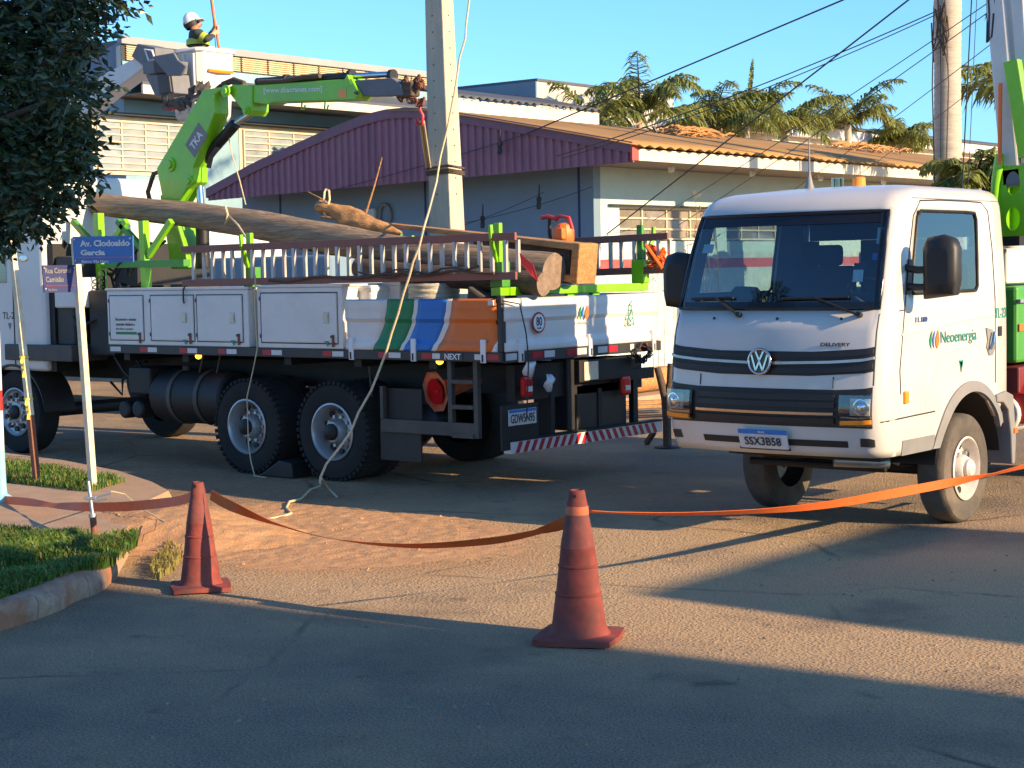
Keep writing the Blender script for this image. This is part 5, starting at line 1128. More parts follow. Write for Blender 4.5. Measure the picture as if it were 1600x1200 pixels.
# rope round the long pole
b = MB(); b.tube([onY(352, 322, 12.96), onY(356, 335, 12.93), onY(352, 350, 12.95), onY(358, 338, 12.92), onY(372, 352, 12.85), onY(385, 372, 12.6)], .013, 6); tag(b.build('tie_rope', 'rope', None, smooth=60), 'frayed tie rope knotted round the longest pole', 'rope')
# ladders
def ladder(name, A, B, Hh, n_r, y, label):
    A, B = Vector(A), Vector(B); root = thing(name, A.lerp(B, .5), label, 'ladder', 'brown fibreglass ladders on the truck')
    dn = Vector((0, 0, -1)); dirv = (B-A).normalized()
    for k, (o, dy) in enumerate(((Vector((0, 0, 0)), 0), (dn*Hh, 0))):
        for q in (0, .075):
            b = MB(); b.beam(A+o+Vector((0, q, 0))+dirv*(.12 if q else 0), B+o+Vector((0, q, 0))-dirv*(.35 if q else 0), .028, .075, (0, 1, 0)) if False else b.obox((A+B)/2+o+Vector((0, q, 0)), dirv*((B-A).length/2-(.16 if q else 0)), Vector((0, .015, 0)), Vector((0, 0, .036)))
            b.build('side_rail', 'fibreglass', root, bevel=.004)
    for k in range(n_r):
        f_ = (k+.6)/n_r; p = A.lerp(B, f_)
        for q, dx in ((0, 0), (.075, .085)):
            pp = p+Vector((dx, q, 0)); b = MB(); b.obox(pp+dn*Hh/2, dirv*.019, Vector((0, .016, 0)), Vector((0, 0, Hh/2-.03))); b.build('rung', 'alu', root, bevel=.004)
    return root
yl = YS+.02
ladder('extension_ladder', onY(284, 390, yl), onY(806, 369, yl), .36, 15, yl, 'brown extension ladder lying on edge along the near side of the load')
yl2 = YF-.14
ladder('extension_ladder', onY(760, 384, yl2), onY(1044, 369, yl2), .34, 8, yl2, 'red brown extension ladder lying on edge along the far side of the bed')
b = MB(); b.tube([onY(420+k*22, 438-k*.9+3*math.sin(k*1.3), YS-.02) for k in range(17)], .014, 6); b.tube([onY(590+k*20, 432-k*2+4*math.sin(k*2), YS-.03) for k in range(9)], .012, 6); b.tube([onY(560+k*16, 425+5*math.sin(k*1.1), YS-.02) for k in range(10)], .009, 6); tag(b.build('loose_ropes', 'wood_dark', None, smooth=60), 'slack dark ropes trailing along the bottom rail of the near ladder', 'rope')
q = onY(812, 395, YS-.02); b = MB(); b.add([q, q+Vector((.14, .02, -.11)), q+Vector((.2, .02, -.27)), q+Vector((.13, 0, -.2)), q+Vector((.02, 0, -.1))], [(0, 1, 2, 3, 4)]); o = b.build('red_flag', 'red', None); o.modifiers.new('thick', 'SOLIDIFY').thickness = .006; tag(o, 'small red warning flag tied at the end of the near ladder', 'flag')
# white crates, cable reel, orange tool
def crate(px0, px1, py0, y, label):
    a, c = onY(px0, py0, y), onY(px1, py0, y); b = MB(); b.box(a.x, c.x, y, y+.4, ZR1+.004, a.z); o = thing('plastic_crate', ((a.x+c.x)/2, y+.2, ZR1), label, 'crate'); b.build('crate_body', 'signwhite', o, bevel=.025); b = MB(); b.box(a.x-.015, c.x+.015, y-.015, y+.415, a.z-.06, a.z-.02); b.build('crate_rim', 'signwhite', o, bevel=.008)
crate(538, 580, 446, YS+.25, 'white plastic crate standing beside the tool box')
crate(600, 625, 437, YS+.5, 'white plastic drum shaped crate left of the cable reel')
q = onY(678, 440, YS+.5); cr_ = thing('cable_reel', (q.x, q.y, ZR1), 'thick reel of bare aluminium cable standing in the bed', 'cable reel')
b = MB(); prof = []
for k in range(25): prof.append((.25+.008*(k % 2), ZR1+.02+k*.026))
b.lathe(prof, (q.x, q.y, 0), (0, 0, 1), 32); b.build('wound_cable', 'cable_alu', cr_, smooth=20)
b = MB(); b.cyl((q.x, q.y, ZR1+.004), (q.x, q.y, ZR1+.66), .1, n=16); b.build('core', 'midgrey', cr_)
q = onY(770, 460, YS+.3); b = MB(); b.prism([(q.x-.35, ZR1+.3), (q.x-.32, ZR1+.62), (q.x+.02, ZR1+.45), (q.x+.06, ZR1+.3)], 1, q.y, q.y+.5); tag(b.build('tarpaulin', 'canvas', None, bevel=.03), 'crumpled grey canvas beside the cable reel', 'canvas')
q = onX(880, 378, -9.95); t = thing('orange_tool', q, 'orange motor tool standing on the timber by the far ladder', 'tool')
q = onY(882, 380, 13.7); t.location = q
b = MB(); b.lathe([(.085, 0), (.1, .03), (.1, .13), (.08, .18), (.045, .2), (0, .2)], q, (0, 0, 1), 9); b.box(q.x-.05, q.x+.07, q.y-.13, q.y-.06, q.z+.04, q.z+.15); b.build('motor_body', 'orange', t, smooth=30, bevel=.008)
b = MB(); b.tube([q+Vector((-.1, 0, .22)), q+Vector((-.06, 0, .27)), q+Vector((.06, 0, .25)), q+Vector((.1, 0, .14))], .018, 8); b.tube([q+Vector((-.28, 0, .26)), q+Vector((-.2, 0, .27)), q+Vector((-.08, 0, .24))], .022, 8); b.build('handle', 'red', t, smooth=50)
b = MB(); b.tube([q+Vector((-.18, 0, .26)), q+Vector((-.2, .02, .1)), q+Vector((-.18, .02, .02))], .02, 8); b.build('hose', 'black', t, smooth=50)
q = onY(1030, 402, yl2); b = MB()
for k in range(9): b.tube([q+Vector((random.uniform(-.16, .12), random.uniform(-.06, .06), random.uniform(-.13, .13))) for j in range(4)], .018, 6)
tag(b.build('red_webbing', 'orange', None, smooth=60), 'knotted orange webbing hanging on the end of the far ladder', 'webbing')

# ================================================================== CONCRETE POST HELD BY THE CRANE, ROPE
yp = 15.45; lb_, rb_ = onY(665, 360, yp), onY(711, 360, yp); ltp, rtp = onY(661, -60, yp), onY(690, -60, yp)
xc0, xc1 = (lb_.x+rb_.x)/2, (ltp.x+rtp.x)/2; ztop = ltp.z
slope = (xc1-xc0)/(ztop-lb_.z); xg = xc0-slope*lb_.z
cpst = thing('concrete_post', (xg, yp+.1, 0), 'tall grey concrete utility post hanging from the crane behind the flatbed', 'utility post')
def postw(z): k = (z-lb_.z)/(ztop-lb_.z); return .33+(.25-.33)*k, .26+(.2-.26)*k
b = MB(); rows = []
for z in (-.3, 1.5, 3, 4.2, 5.5, 7.5, 9.0):
    wx, wy = postw(z); cx_ = xg+slope*z; rows.append([(cx_-wx/2, yp, z), (cx_+wx/2, yp, z), (cx_+wx/2, yp+wy, z), (cx_-wx/2, yp+wy, z), (cx_-wx/2, yp, z)])
b.grid(rows); b.add(rows[-1][:4], [(0, 1, 2, 3)]); b.build('post_shaft', 'concrete_post', cpst, recalc=True, bevel=.012)
# recess down the near face and a row of drilled holes
b = MB(); 
for z in [3.0+.19*k for k in range(16)]:
    wx, wy = postw(z); cx_ = xg+slope*z
    p = Vector((cx_+wx/2, yp+wy*.5, z)); b.cyl(p-Vector((.01, 0, 0)), p+Vector((.003, 0, 0)), .009, n=10); p = Vector((cx_-wx*.1, yp, z)); b.cyl(p+Vector((0, .01, 0)), p-Vector((0, .003, 0)), .009, n=10)
b.build('drilled_holes', 'ink', cpst)['kind'] = 'stuff'
# rope lashing and sling up to the hook
b = MB()
for k in range(5):
    z = onY(685, 268, yp).z+.02*k-.03+random.uniform(-.02, .02); wx, wy = postw(z); cx_ = xg+slope*z; e = .016
    b.tube([(cx_-wx/2-e, yp-e, z), (cx_+wx/2+e, yp-e, z+.02), (cx_+wx/2+e, yp+wy+e, z), (cx_-wx/2-e, yp+wy+e, z-.02)], .012, 6, closed=True)
tag(b.build('lashing_rope', 'wood_dark', None, smooth=40), 'dark rope lashing wound round the concrete post', 'rope')
b = MB(); hk = onY(657, 190, YC); ls = onY(667, 262, yp-.02); b.tube([hk, hk.lerp(ls, .5), ls], .016, 6); b.tube([hk+Vector((.04, 0, 0)), ls+Vector((.05, 0, 0))], .016, 6); tag(b.build('sling_rope', 'rope', None, smooth=40), 'pale sling running from the red crane hook to the post lashing', 'rope')
b = MB()
yr = lambda py: yp-.1-(min(py, 600)-268)/(600-268)*(yp-.1-(YS-.2)) if py > 268 else yp-.12
pl_ = [(737, -30), (728, 40), (727, 60), (718, 90), (714, 120), (710, 145), (704, 175), (698, 205), (688, 245), (682, 285), (670, 330), (661, 360), (655, 385), (645, 410), (640, 430), (630, 460), (622, 490), (612, 520), (604, 548), (592, 580), (580, 610), (560, 645), (548, 675), (530, 700), (510, 725), (501, 745), (500, 754)]
pts = []
for px, py in pl_:
    if py <= 280: pts.append(onY(px, py, yp-.12))
    elif py <= 560: pts.append(onY(px, py, yp-.12+(YS-.35-(yp-.12))*min(1, (py-280)/75)))
    else: pts.append(onY(px, py, YS-.35-.75*(py-560)/194))
e = pts[-1]
gl = [G(505, 757, .06), G(485, 765, .03), G(470, 780, .02), G(452, 784, .02), G(447, 794, .02), G(455, 802, .015), G(445, 806, .015), G(415, 812, .01)]
b.tube(pts+gl, .012, 7); b.tube([pts[-2], G(512, 762, .06), G(522, 772, .015), G(526, 776, .015)], .012, 7)
tag(b.build('long_rope', 'rope', None, smooth=60), 'long yellow rope hanging from above across the flatbed down to the road', 'rope')
b = MB(); b.tube([onY(399, 430, YS-.03), onY(398, 480, YS-.04), onY(402, 545, YS-.04), onY(395, 580, YS-.05), onY(386, 620, YS-.05), onY(388, 690, YS-.06), onY(392, 720, YS-.1), G(398, 744, .01), G(415, 746, .01)], .007, 6); tag(b.build('thin_cord', 'rope', None, smooth=60), 'thin pale cord hanging from the tool boxes past the rear wheel', 'cord')
# ================================================================== BUILDINGS
MT['purple'] = mat('purple_sheet', (.25, .1, .135), .55, var=.18, scale=2.5, stretch=(2, 2, .35), c2=(.32, .15, .18), c2amt=.5)
MT['purple_edge'] = mat('purple_flashing', (.19, .08, .11), .55, var=.15)
MT['brown_roof'] = mat('rusty_roof_sheet', (.38, .21, .06), .7, var=.2, scale=1.2, c2=(.24, .13, .05), c2amt=.5)
MT['fascia'] = mat('cream_fascia', (.66, .58, .46), .7, var=.08, c2=(.45, .36, .27), c2amt=.3)
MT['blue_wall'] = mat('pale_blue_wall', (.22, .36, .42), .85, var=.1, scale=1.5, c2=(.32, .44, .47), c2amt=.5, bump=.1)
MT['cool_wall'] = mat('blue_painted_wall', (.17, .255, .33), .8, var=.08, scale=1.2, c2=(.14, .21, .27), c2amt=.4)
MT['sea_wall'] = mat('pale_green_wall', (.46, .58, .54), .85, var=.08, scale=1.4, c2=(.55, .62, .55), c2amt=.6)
MT['rough_wall'] = mat('rough_plaster', (.5, .56, .5), .95, var=.2, scale=4, bump=.9, bscale=9, c2=(.3, .42, .42), c2amt=.6)
MT['redstripe'] = mat('red_wall_stripe', (.5, .09, .08), .85, var=.12)
MT['stained'] = mat('stained_metal', (.5, .52, .5), .5, var=.12, scale=.6, stretch=(1, 1, .25), c2=(.6, .48, .33), c2amt=.7, metal=.2)
MT['fascia_grey'] = mat('grey_fascia', (.3, .31, .3), .7, var=.1, scale=1)
MT['greyroof'] = mat('grey_roof_sheet', (.09, .095, .105), .6, var=.15)
MT['louver'] = mat('cream_louvre', (.68, .58, .38), .7, var=.08)
MT['frame_beige'] = mat('beige_window_frame', (.62, .52, .36), .6, var=.1)
MT['pane'] = mat('dusty_pane', (.2, .17, .14), .25, var=.3, scale=2.5, c2=(.36, .28, .2), c2amt=.5)
MT['pane_grey'] = mat('grey_pane', (.26, .29, .31), .3, var=.25, scale=1.5, c2=(.42, .42, .4), c2amt=.5)
MT['soffit'] = mat('soffit_boards', (.2, .16, .13), .8, var=.15)

# --- house with the purple gable
WX, WY, GY, EX = -17.5, 24.0, 23.1, -16.02
YEND = 48.0
zf0 = onY(995, 247, GY).z; zf1 = onY(995, 227, GY).z; RX_, RZ_ = -21.3, onY(620, 171, GY).z
hp = thing('gabled_house', (-21.5, 30, 0), 'blue house with purple corrugated gable and rusty brown roof behind the trucks', 'house')
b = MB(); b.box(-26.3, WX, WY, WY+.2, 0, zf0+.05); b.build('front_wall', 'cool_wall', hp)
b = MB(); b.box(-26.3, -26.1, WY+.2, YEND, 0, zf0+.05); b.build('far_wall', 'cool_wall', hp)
# right-hand wall: windows cut as gaps between boxes
zt_ = zf0+.05; w0, w1 = 2.58, 3.16
ya, yb = onX(968, 350, WX).y, onX(1118, 350, WX).y; yc, yd = onX(1135, 350, WX).y, onX(1240, 350, WX).y
b = MB(); b.box(WX-.2, WX, WY+.2, YEND, 2.36, w0-.02); b.box(WX-.2, WX, WY+.2, YEND, w1, zt_)
for p, q in ((WY+.2, ya), (yb, yc), (yd, YEND)): b.box(WX-.2, WX, p, q, w0-.02, w1)
b.build('side_wall', 'sea_wall', hp)
b = MB(); b.box(WX-.2, WX+.02, WY-.02, YEND, 0, 2.06); b.build('rough_dado', 'rough_wall', hp)
b = MB(); b.box(WX-.2, WX+.012, WY-.012, YEND, 2.06, 2.24); b.build('red_stripe', 'redstripe', hp)
b = MB(); b.box(WX-.2, WX+.015, WY-.015, YEND, 2.24, 2.36); b.build('band', 'rough_wall', hp)
b = MB(); b.box(WX-.02, WX+.1, ya-.35, yd+.6, w1+.01, w1+.035); b.build('window_drip', 'dkgrey', hp)
def vitro(parent, y0, y1, z0, z1, nx, nz, X, pane='pane', fr='frame_beige'):
    b = MB(); t = .035; w = b.box(X-.1, X-.05, y0, y1, z0, z0+t); b.box(X-.1, X-.05, y0, y1, z1-t, z1); b.box(X-.1, X-.05, y0, y0+t, z0+t, z1-t); b.box(X-.1, X-.05, y1-t, y1, z0+t, z1-t)
    wd = b.build('window', fr, parent)
    for i in range(1, nx): yy = y0+(y1-y0)*i/nx; b = MB(); b.box(X-.1, X-.055, yy-.016, yy+.016, z0+t, z1-t); b.build('mullion', fr, wd)
    for k in range(1, nz): zz = z0+(z1-z0)*k/nz; b = MB(); b.box(X-.098, X-.052, y0+t, y1-t, zz-.016, zz+.016); b.build('glazing_bar', fr, wd)
    for i in range(nx):
        for k in range(nz):
            a0, a1 = y0+(y1-y0)*i/nx+.02, y0+(y1-y0)*(i+1)/nx-.02; c0, c1 = z0+(z1-z0)*k/nz+.02, z0+(z1-z0)*(k+1)/nz-.02; tl = random.uniform(-.012, .012)
            b = MB(); b.add([(X-.085+tl, a0, c0), (X-.085+tl, a1, c0), (X-.085-tl, a1, c1), (X-.085-tl, a0, c1), (X-.09+tl, a0, c0), (X-.09+tl, a1, c0), (X-.09-tl, a1, c1), (X-.09-tl, a0, c1)], [(0, 1, 2, 3), (7, 6, 5, 4), (1, 0, 4, 5), (2, 1, 5, 6), (3, 2, 6, 7), (0, 3, 7, 4)]); b.build('pane', pane, wd)
    return wd
vitro(hp, ya, yb, w0, w1, 4, 3, WX); vitro(hp, yc, yd, w0, w1, 4, 3, WX)
# roof profile: rounded ridge
half = EX-RX_; zl3 = onY(325, 296, GY).z
def roofz(x):
    d = abs(x-RX_)/half
    if x < RX_: d *= 1.0; return zl3+(RZ_-zl3)*(1-d) if d > .2 else zl3+(RZ_-zl3)*.8+(RZ_-zl3)*.2*(1-(d/.2)**2)*.5
    return RZ_-(RZ_-zf1)*max(0, d-.0)*1.0 if d > .22 else RZ_-(RZ_-zf1)*.22+(RZ_-zf1)*.22*(1-(d/.22)**2)*.45
xl = onY(325, 300, GY).x
RT = sorted((onY(px, py, GY).x, onY(px, py, GY).z) for px, py in ((318, 303), (400, 258), (450, 235.5), (500, 213), (550, 192), (578, 182), (605, 175.5), (635, 172.5), (665, 173.5), (700, 178), (760, 187), (860, 204), (995, 227.5)))
def roofz(x): return lerpt(RT, x)
# purple corrugated gable: real ribs
def corr_gable():
    b = MB(); xs = []; x = xl; p = .17
    rows0 = []; rows1 = []
    while x < EX-.02:
        for dx, dy in ((0, 0), (.075, 0), (.095, -.035), (.15, -.035)):
            xx = min(x+dx, EX-.01); rows0.append(Vector((xx, GY+dy, zf0-.06-.22*max(0, (EX-xx)/(EX-xl))))); rows1.append(Vector((xx, GY+dy, roofz(xx)-.1)))
        x += p
    mid = [a.lerp(c, .5) for a, c in zip(rows0, rows1)]
    b.grid([rows0, mid, rows1]); return b.build('gable_sheeting', 'purple', hp)
g_ = corr_gable(); g_.modifiers.new('thick', 'SOLIDIFY').thickness = .01
xs = [xl+(EX-xl)*k/40 for k in range(41)]
b = MB(); top = [Vector((x, GY-.06, roofz(x)+.05)) for x in xs]; bot = [Vector((x, GY-.06, roofz(x)-.13)) for x in xs]; b.slab([bot, top], (0, -1, 0), .05); b.build('gable_flashing', 'purple_edge', hp, recalc=True)
b = MB(); b.box(EX-.03, EX+.01, GY-.07, GY+.12, zf0-.03, zf1+.05); b.build('corner_trim', 'redstripe', hp)
# corrugated brown roof on the visible slope (waves run up the slope)
def corr_roof(name, x0, x1, zfun, y0, y1, pitch, amp, m, parent):
    b = MB(); n = int((y1-y0)/pitch*4); rows = []
    for i in range(n+1):
        y = y0+(y1-y0)*i/n; dz = amp*math.sin(2*PI*(y-y0)/pitch); rows.append([Vector((x0+(x1-x0)*k/6, y, zfun(x0+(x1-x0)*k/6)+dz)) for k in range(7)])
    b.grid(rows); o = b.build(name, m, parent, smooth=60); o.modifiers.new('thick', 'SOLIDIFY').thickness = .012; return o
corr_roof('roof_sheeting', RX_, EX+.12, lambda x: roofz(x)+.02 if x < EX else zf1+.0, GY-.1, YEND, .3, .024, 'brown_roof', hp)
b = MB(); b.grid([[Vector((x, GY-.05, roofz(x)-.0)), Vector((x, YEND, roofz(x)))] for x in xs[:21]]); b.build('far_roof_slope', 'brown_roof', hp)
b = MB(); b.box(EX-.03, EX, GY+.13, YEND, zf0-.03, zf1-.045); b.build('eave_fascia', 'fascia', hp)
b = MB(); b.box(WX-.1, EX-.032, GY+.05, YEND, zf0-.02, zf0+.01); b.box(-26.3, WX-.102, GY+.05, WY-.002, zf0-.02, zf0+.01); b.build('soffit', 'soffit', hp)
for yy in (25.2, 27.9, 30.5, 33.2): b = MB(); b.lathe([(.05, 0), (.06, -.05), (.04, -.1), (0, -.11)], (WX+.8, yy, zf0-.02), (0, 0, 1), 12); b.build('soffit_lamp', 'signwhite', hp, smooth=50)
xw = onY(602, 345, WY-.02).x; b = MB(); b.tube([(xw+math.cos(w)*.13, WY-.03+.01*math.sin(5*w), 3.16+math.sin(w)*.2) for w in [2*PI*i/24 for i in range(24)]], .03, 6, closed=True); b.tube([(xw+math.cos(w)*.17, WY-.05, 3.16+math.sin(w)*.22) for w in [2*PI*i/24 for i in range(24)]], .02, 6, closed=True); b.build('cable_loop', 'grey_plastic', hp, smooth=60)
b = MB(); b.box(xw-.45, xw-.2, WY-.12, WY, 2.9, 3.3); b.build('meter_box', 'sea_wall', hp, bevel=.02)
for px in (438, 665, 905): x = onY(px, 320, WY).x; b = MB(); b.box(x-.02, x+.02, WY-.012, WY, 0, zf0); b.build('wall_joint', 'signnavy', hp)
# dead palm fronds lying on the brown roof
def debris(px, py, n, s, label):
    q = onX(px, py, -19.0); q.z = roofz(-19.0)+.06; b = MB()
    for k in range(n):
        a = q+Vector((random.gauss(0, .18), random.gauss(0, s), random.uniform(0, .12))); a.z += (a.x-q.x)*-(RZ_-zf1)/half; d = Vector((random.gauss(0, .15), random.choice((-1, 1))*random.uniform(.3, .9), random.uniform(-.02, .12)))
        b.tube([a-d*.5, a+Vector((0, 0, .05)), a+d*.5], [.012, .022, .006], 5)
    o = b.build('dead_fronds', 'wood_orange', None, smooth=60); o['kind'] = 'stuff'; tag(o, label, 'dead fronds')
debris(1078, 208, 70, .55, 'heap of dry fallen palm fronds lying on the brown roof'); debris(1355, 236, 60, .8, 'thin scatter of dry fronds on the brown roof nearer the palm trunk')

# --- blue warehouse behind
BX = -32.0; by0 = onX(190, 60, BX).y; by1 = onX(712, 110, BX).y
zT = onX(190, 58, BX).z; zL1 = onX(192, 68, BX).z; zL0 = onX(192, 95, BX).z; 
bw = thing('warehouse', (BX-6, 31, 0), 'large pale blue warehouse with cream louvre band behind the bucket', 'warehouse')
b = MB(); b.box(BX-18, BX, by0, by1+1, 0, zL0); b.build('wall', 'blue_wall', bw)
b = MB(); b.prism([(BX-18, zL0+.002), (BX-.05, zL0+.002), (BX-.05, zT-.05), (BX-9, zT-.05)], 1, by0+.02, by1); b.build('upper_storey', 'greyroof', bw)
b = MB(); n = 60; rows = [[], []]
p0, p1 = Vector((BX-.02, by0, zT)), Vector((BX-7, by0, zT-3.0))
for k in range(n+1):
    x = BX-.02-7*k/n; dy = -.04*(k % 2); rows[0].append(Vector((x, by0-.02+dy, zL0-.3))); rows[1].append(Vector((x, by0-.02+dy, zT-.1-(k/n)*3.0*.55)))
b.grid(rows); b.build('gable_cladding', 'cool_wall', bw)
b = MB(); b.box(BX-.1, BX+.06, by0-.05, by1, zL1, zT+.02); b.build('roof_fascia', 'fascia_grey', bw)
npan = 13
for k in range(npan):
    y0_ = by0+.12+(by1-by0-.2)*k/npan; y1_ = by0+.12+(by1-by0-.2)*(k+1)/npan-.05
    b = MB(); ns = 7; h = (zL1-zL0-.04)/ns
    for j in range(ns):
        z = zL0+.02+j*h; b.add([(BX-.03, y0_, z+h), (BX-.03, y1_, z+h), (BX+.035, y1_, z+.012), (BX+.035, y0_, z+.012), (BX-.03, y0_, z), (BX-.03, y1_, z)], [(3, 2, 1, 0), (5, 2, 3, 4)])
    lv = b.build('louvre_panel', 'louver', bw, recalc=False); lv.data.update()
b = MB(); b.box(BX-.06, BX-.035, by0, by1, zL0, zL1); b.build('louvre_backing', 'dkgrey', bw)
zc = onX(330, 138, BX+1.3).z; zc0 = onX(330, 155, BX+1.3).z
b = MB(); b.add([(BX, by0-.5, zc+.4), (BX, by1+1, zc+.4), (BX+1.3, by1+1, zc+.02), (BX+1.3, by0-.5, zc+.02), (BX, by0-.5, zc+.32), (BX, by1+1, zc+.32), (BX+1.3, by1+1, zc-.05), (BX+1.3, by0-.5, zc-.05)], [(0, 3, 2, 1), (4, 5, 6, 7), (3, 7, 6, 2), (0, 4, 7, 3), (1, 2, 6, 5)]); b.build('canopy_roof', 'greyroof', bw, recalc=True)
b = MB(); b.box(BX+1.25, BX+1.31, by0-.5, by1+1, zc0, zc-.052); b.build('canopy_fascia', 'fascia', bw)
b = MB(); b.box(BX+.01, BX+1.24, by0-.5, by1+1, zc0+.0, zc0+.03); b.build('canopy_soffit', 'soffit', bw)
vz1, vz0 = onX(230, 192, BX).z, onX(230, 268, BX).z
for pa, pb in ((150, 296), (378, 530)):
    y0_, y1_ = onX(pa, 230, BX).y, onX(pb, 230, BX).y
    b = MB(); b.box(BX, BX+.02, y0_-.1, y1_+.1, vz0-.1, vz1+.1); b.build('window_surround', 'frame_beige', bw); vitro(bw, y0_, y1_, vz0, vz1, 4, 7, BX+.13, 'pane_grey')
    b = MB(); b.box(BX, BX+.3, y0_-.2, y1_+.2, vz1+.12, vz1+.17); b.build('window_canopy', 'dkgrey', bw)
# --- grey roofed shed and stained white block beyond the ridge
t = thing('shed', (-27.5, 34, 0), 'low shed with grey corrugated roof and cream eave behind the purple gable', 'shed')
sx = -26.4; za_ = onX(720, 163, sx).z; sy0, sy1 = onX(702, 165, sx).y, onX(936, 180, sx).y
b = MB(); b.box(-28.0, sx-.3, sy0+.3, sy1-.3, 0, za_-.1); b.build('wall', 'fascia', t)
b = MB(); b.box(sx-.04, sx, sy0, sy1, za_-.3, za_+.12); b.build('eave_fascia', 'fascia', t)
corr_roof('roof_sheeting', -28.3, sx+.1, lambda x: za_+.2+(sx-x)*.22, sy0, sy1, .3, .04, 'greyroof', t)
t = thing('white_block', (-36, 42, 0), 'stained white parapet block rising behind the palms', 'building')
px0 = -30.2; y0_ = onX(839, 128, px0).y; y1_ = onX(1010, 150, px0).y+1.5; zt2 = onX(839, 127, px0).z
b = MB(); b.box(px0-12, px0, y0_, y1_, 0, zt2); b.build('wall', 'stained', t); b = MB(); b.box(px0-12, px0+.03, y0_-.03, y1_, zt2+.002, zt2+.08); b.build('coping', 'greyroof', t)
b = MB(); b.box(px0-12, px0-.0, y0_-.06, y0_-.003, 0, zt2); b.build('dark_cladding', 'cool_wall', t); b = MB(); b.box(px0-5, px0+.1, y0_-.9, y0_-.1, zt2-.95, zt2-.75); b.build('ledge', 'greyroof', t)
t = thing('far_shed', (-30, 58, 0), 'far shed with grey roof and white edge behind the palms on the right', 'shed')
fx = -29.0; zz = onX(1400, 212, fx).z; b = MB(); b.box(fx-8, fx-.4, 46, 92, 0, zz); b.build('wall', 'fascia', t); b = MB(); b.box(fx-.4, fx, 46, 92, zz-.35, zz+.05); b.build('eave', 'signwhite', t); b = MB(); b.add([(fx+.1, 45.8, zz+.06), (fx+.1, 92, zz+.06), (fx-5, 92, zz+.95), (fx-5, 45.8, zz+.95)], [(0, 1, 2, 3)]); o = b.build('roof', 'greyroof', t); o.modifiers.new('thick', 'SOLIDIFY').thickness = .05
# pavement along the house, log and boards lying there
b = MB(); b.box(WX, -14.9, 19.5, 60, -.05, .14); struct(b.build('far_pavement', 'pavement', bevel=.02))
q = G(1015, 612, .14); b = MB(); b.cyl(q-Vector((0, .75, -.2)), q+Vector((0, .9, .2)), .2, .18, n=20); o = b.build('cut_log', 'wood_orange', None, smooth=40, bevel=.01); tag(o, 'pale cut log lying by the house wall behind the flatbed', 'log')
for k in range(4): q = G(1005+k*9, 628+k*3, .16); b = MB(); b.obox(q+Vector((0, 0, .03*(k % 2))), Vector((.35, .5, 0)), Vector((.06, -.05, 0)), Vector((0, 0, .02))); o = b.build('board', 'wood_orange', None); tag(o, 'loose board on the pavement below the cut log, %s from the left' % ('first', 'second', 'third', 'fourth')[k], 'board', 'loose boards by the log')
q = G(1043, 700); t = thing('forked_stake', q, 'dark forked stake standing between the flatbed tail and the white truck', 'stake')
z_ = lambda px, py: CAM+ray(px, py)*((q-CAM).dot(fw)/ray(px, py).dot(fw))
b = MB(); b.tube([q, z_(1042, 660), z_(1040, 620)], [.05, .05, .055], 8); b.tube([z_(1040, 625), z_(1034, 600), z_(1027, 574)], [.05, .045, .04], 8); b.tube([z_(1040, 625), z_(1047, 600), z_(1048, 568)], [.05, .045, .04], 8); b.build('fork', 'wood_dark', t, smooth=50)
b = MB(); b.lathe([(.16, 0), (.15, .02), (.05, .03)], q, (0, 0, 1), 16); b.build('foot', 'chassis', t)
q2 = G(1010, 698); b = MB(); b.beam(q2+Vector((0, 0, .04)), z_(1022, 675), .05, .05); tag(b.build('wood_prop', 'wood_dark'), 'short dark prop leaning on the road beside the forked stake', 'prop')

# ================================================================== PALMS
MT['palm_leaf'] = mat('palm_leaflet', (.2, .23, .05), .5, var=.4, scale=1.5, trans=.35, c2=(.3, .28, .07), c2amt=.5)
MT['palm_pale'] = mat('palm_leaflet_pale', (.2, .24, .05), .5, var=.3, scale=1.5, trans=.4)
MT['palm_bark'] = mat('royal_palm_bark', (.46, .4, .32), .85, var=.18, scale=3, stretch=(1, 1, 7), bump=.5, bscale=6, c2=(.28, .24, .2), c2amt=.5)
MT['palm_stem'] = mat('palm_stem', (.14, .11, .06), .8, var=.2)
def frond_mesh(b, org, az, elev, L, droop, dens=46, lw=.03, ll=.55, curl=0):
    d0 = Vector((math.cos(az)*math.cos(elev), math.sin(az)*math.cos(elev), math.sin(elev))); pts = []; p = Vector(org); d = d0.copy(); N = 14
    for k in range(N+1):
        pts.append(p.copy()); p += d*(L/N); d = (d+Vector((0, 0, -droop*(k/N+.15)/N*3))).normalized()
    b.mi = 1; b.tube(pts, [.03*(1-k/N)+.006 for k in range(N+1)], 5); b.mi = 0
    for i in range(dens):
        t = .12+.88*i/dens; f_ = t*N; k = min(int(f_), N-1); q = pts[k].lerp(pts[k+1], f_-k); tg = (pts[k+1]-pts[k]).normalized(); sd = tg.cross(Vector((0, 0, 1)))
        sd = sd.normalized() if sd.length > .05 else Vector((1, 0, 0)); ln = ll*math.sin(PI*min(1, t*.9+.12))**.6*random.uniform(.75, 1.15)
        for s in (1, -1):
            dr = (sd*s*random.uniform(.6, 1)+tg*random.uniform(.35, .8)+Vector((0, 0, random.uniform(-.55, .25)))).normalized(); w = dr.cross(Vector((random.gauss(0, .5), random.gauss(0, .5), 1))).normalized()*lw
            m_ = q+dr*ln*.55+Vector((0, 0, -.06*ln)); e = q+dr*ln*.9+Vector((0, 0, -.42*ln))
            b.add([q-w*.5, q+w*.5, m_+w, m_-w, e], [(0, 1, 2, 3), (3, 2, 4)])
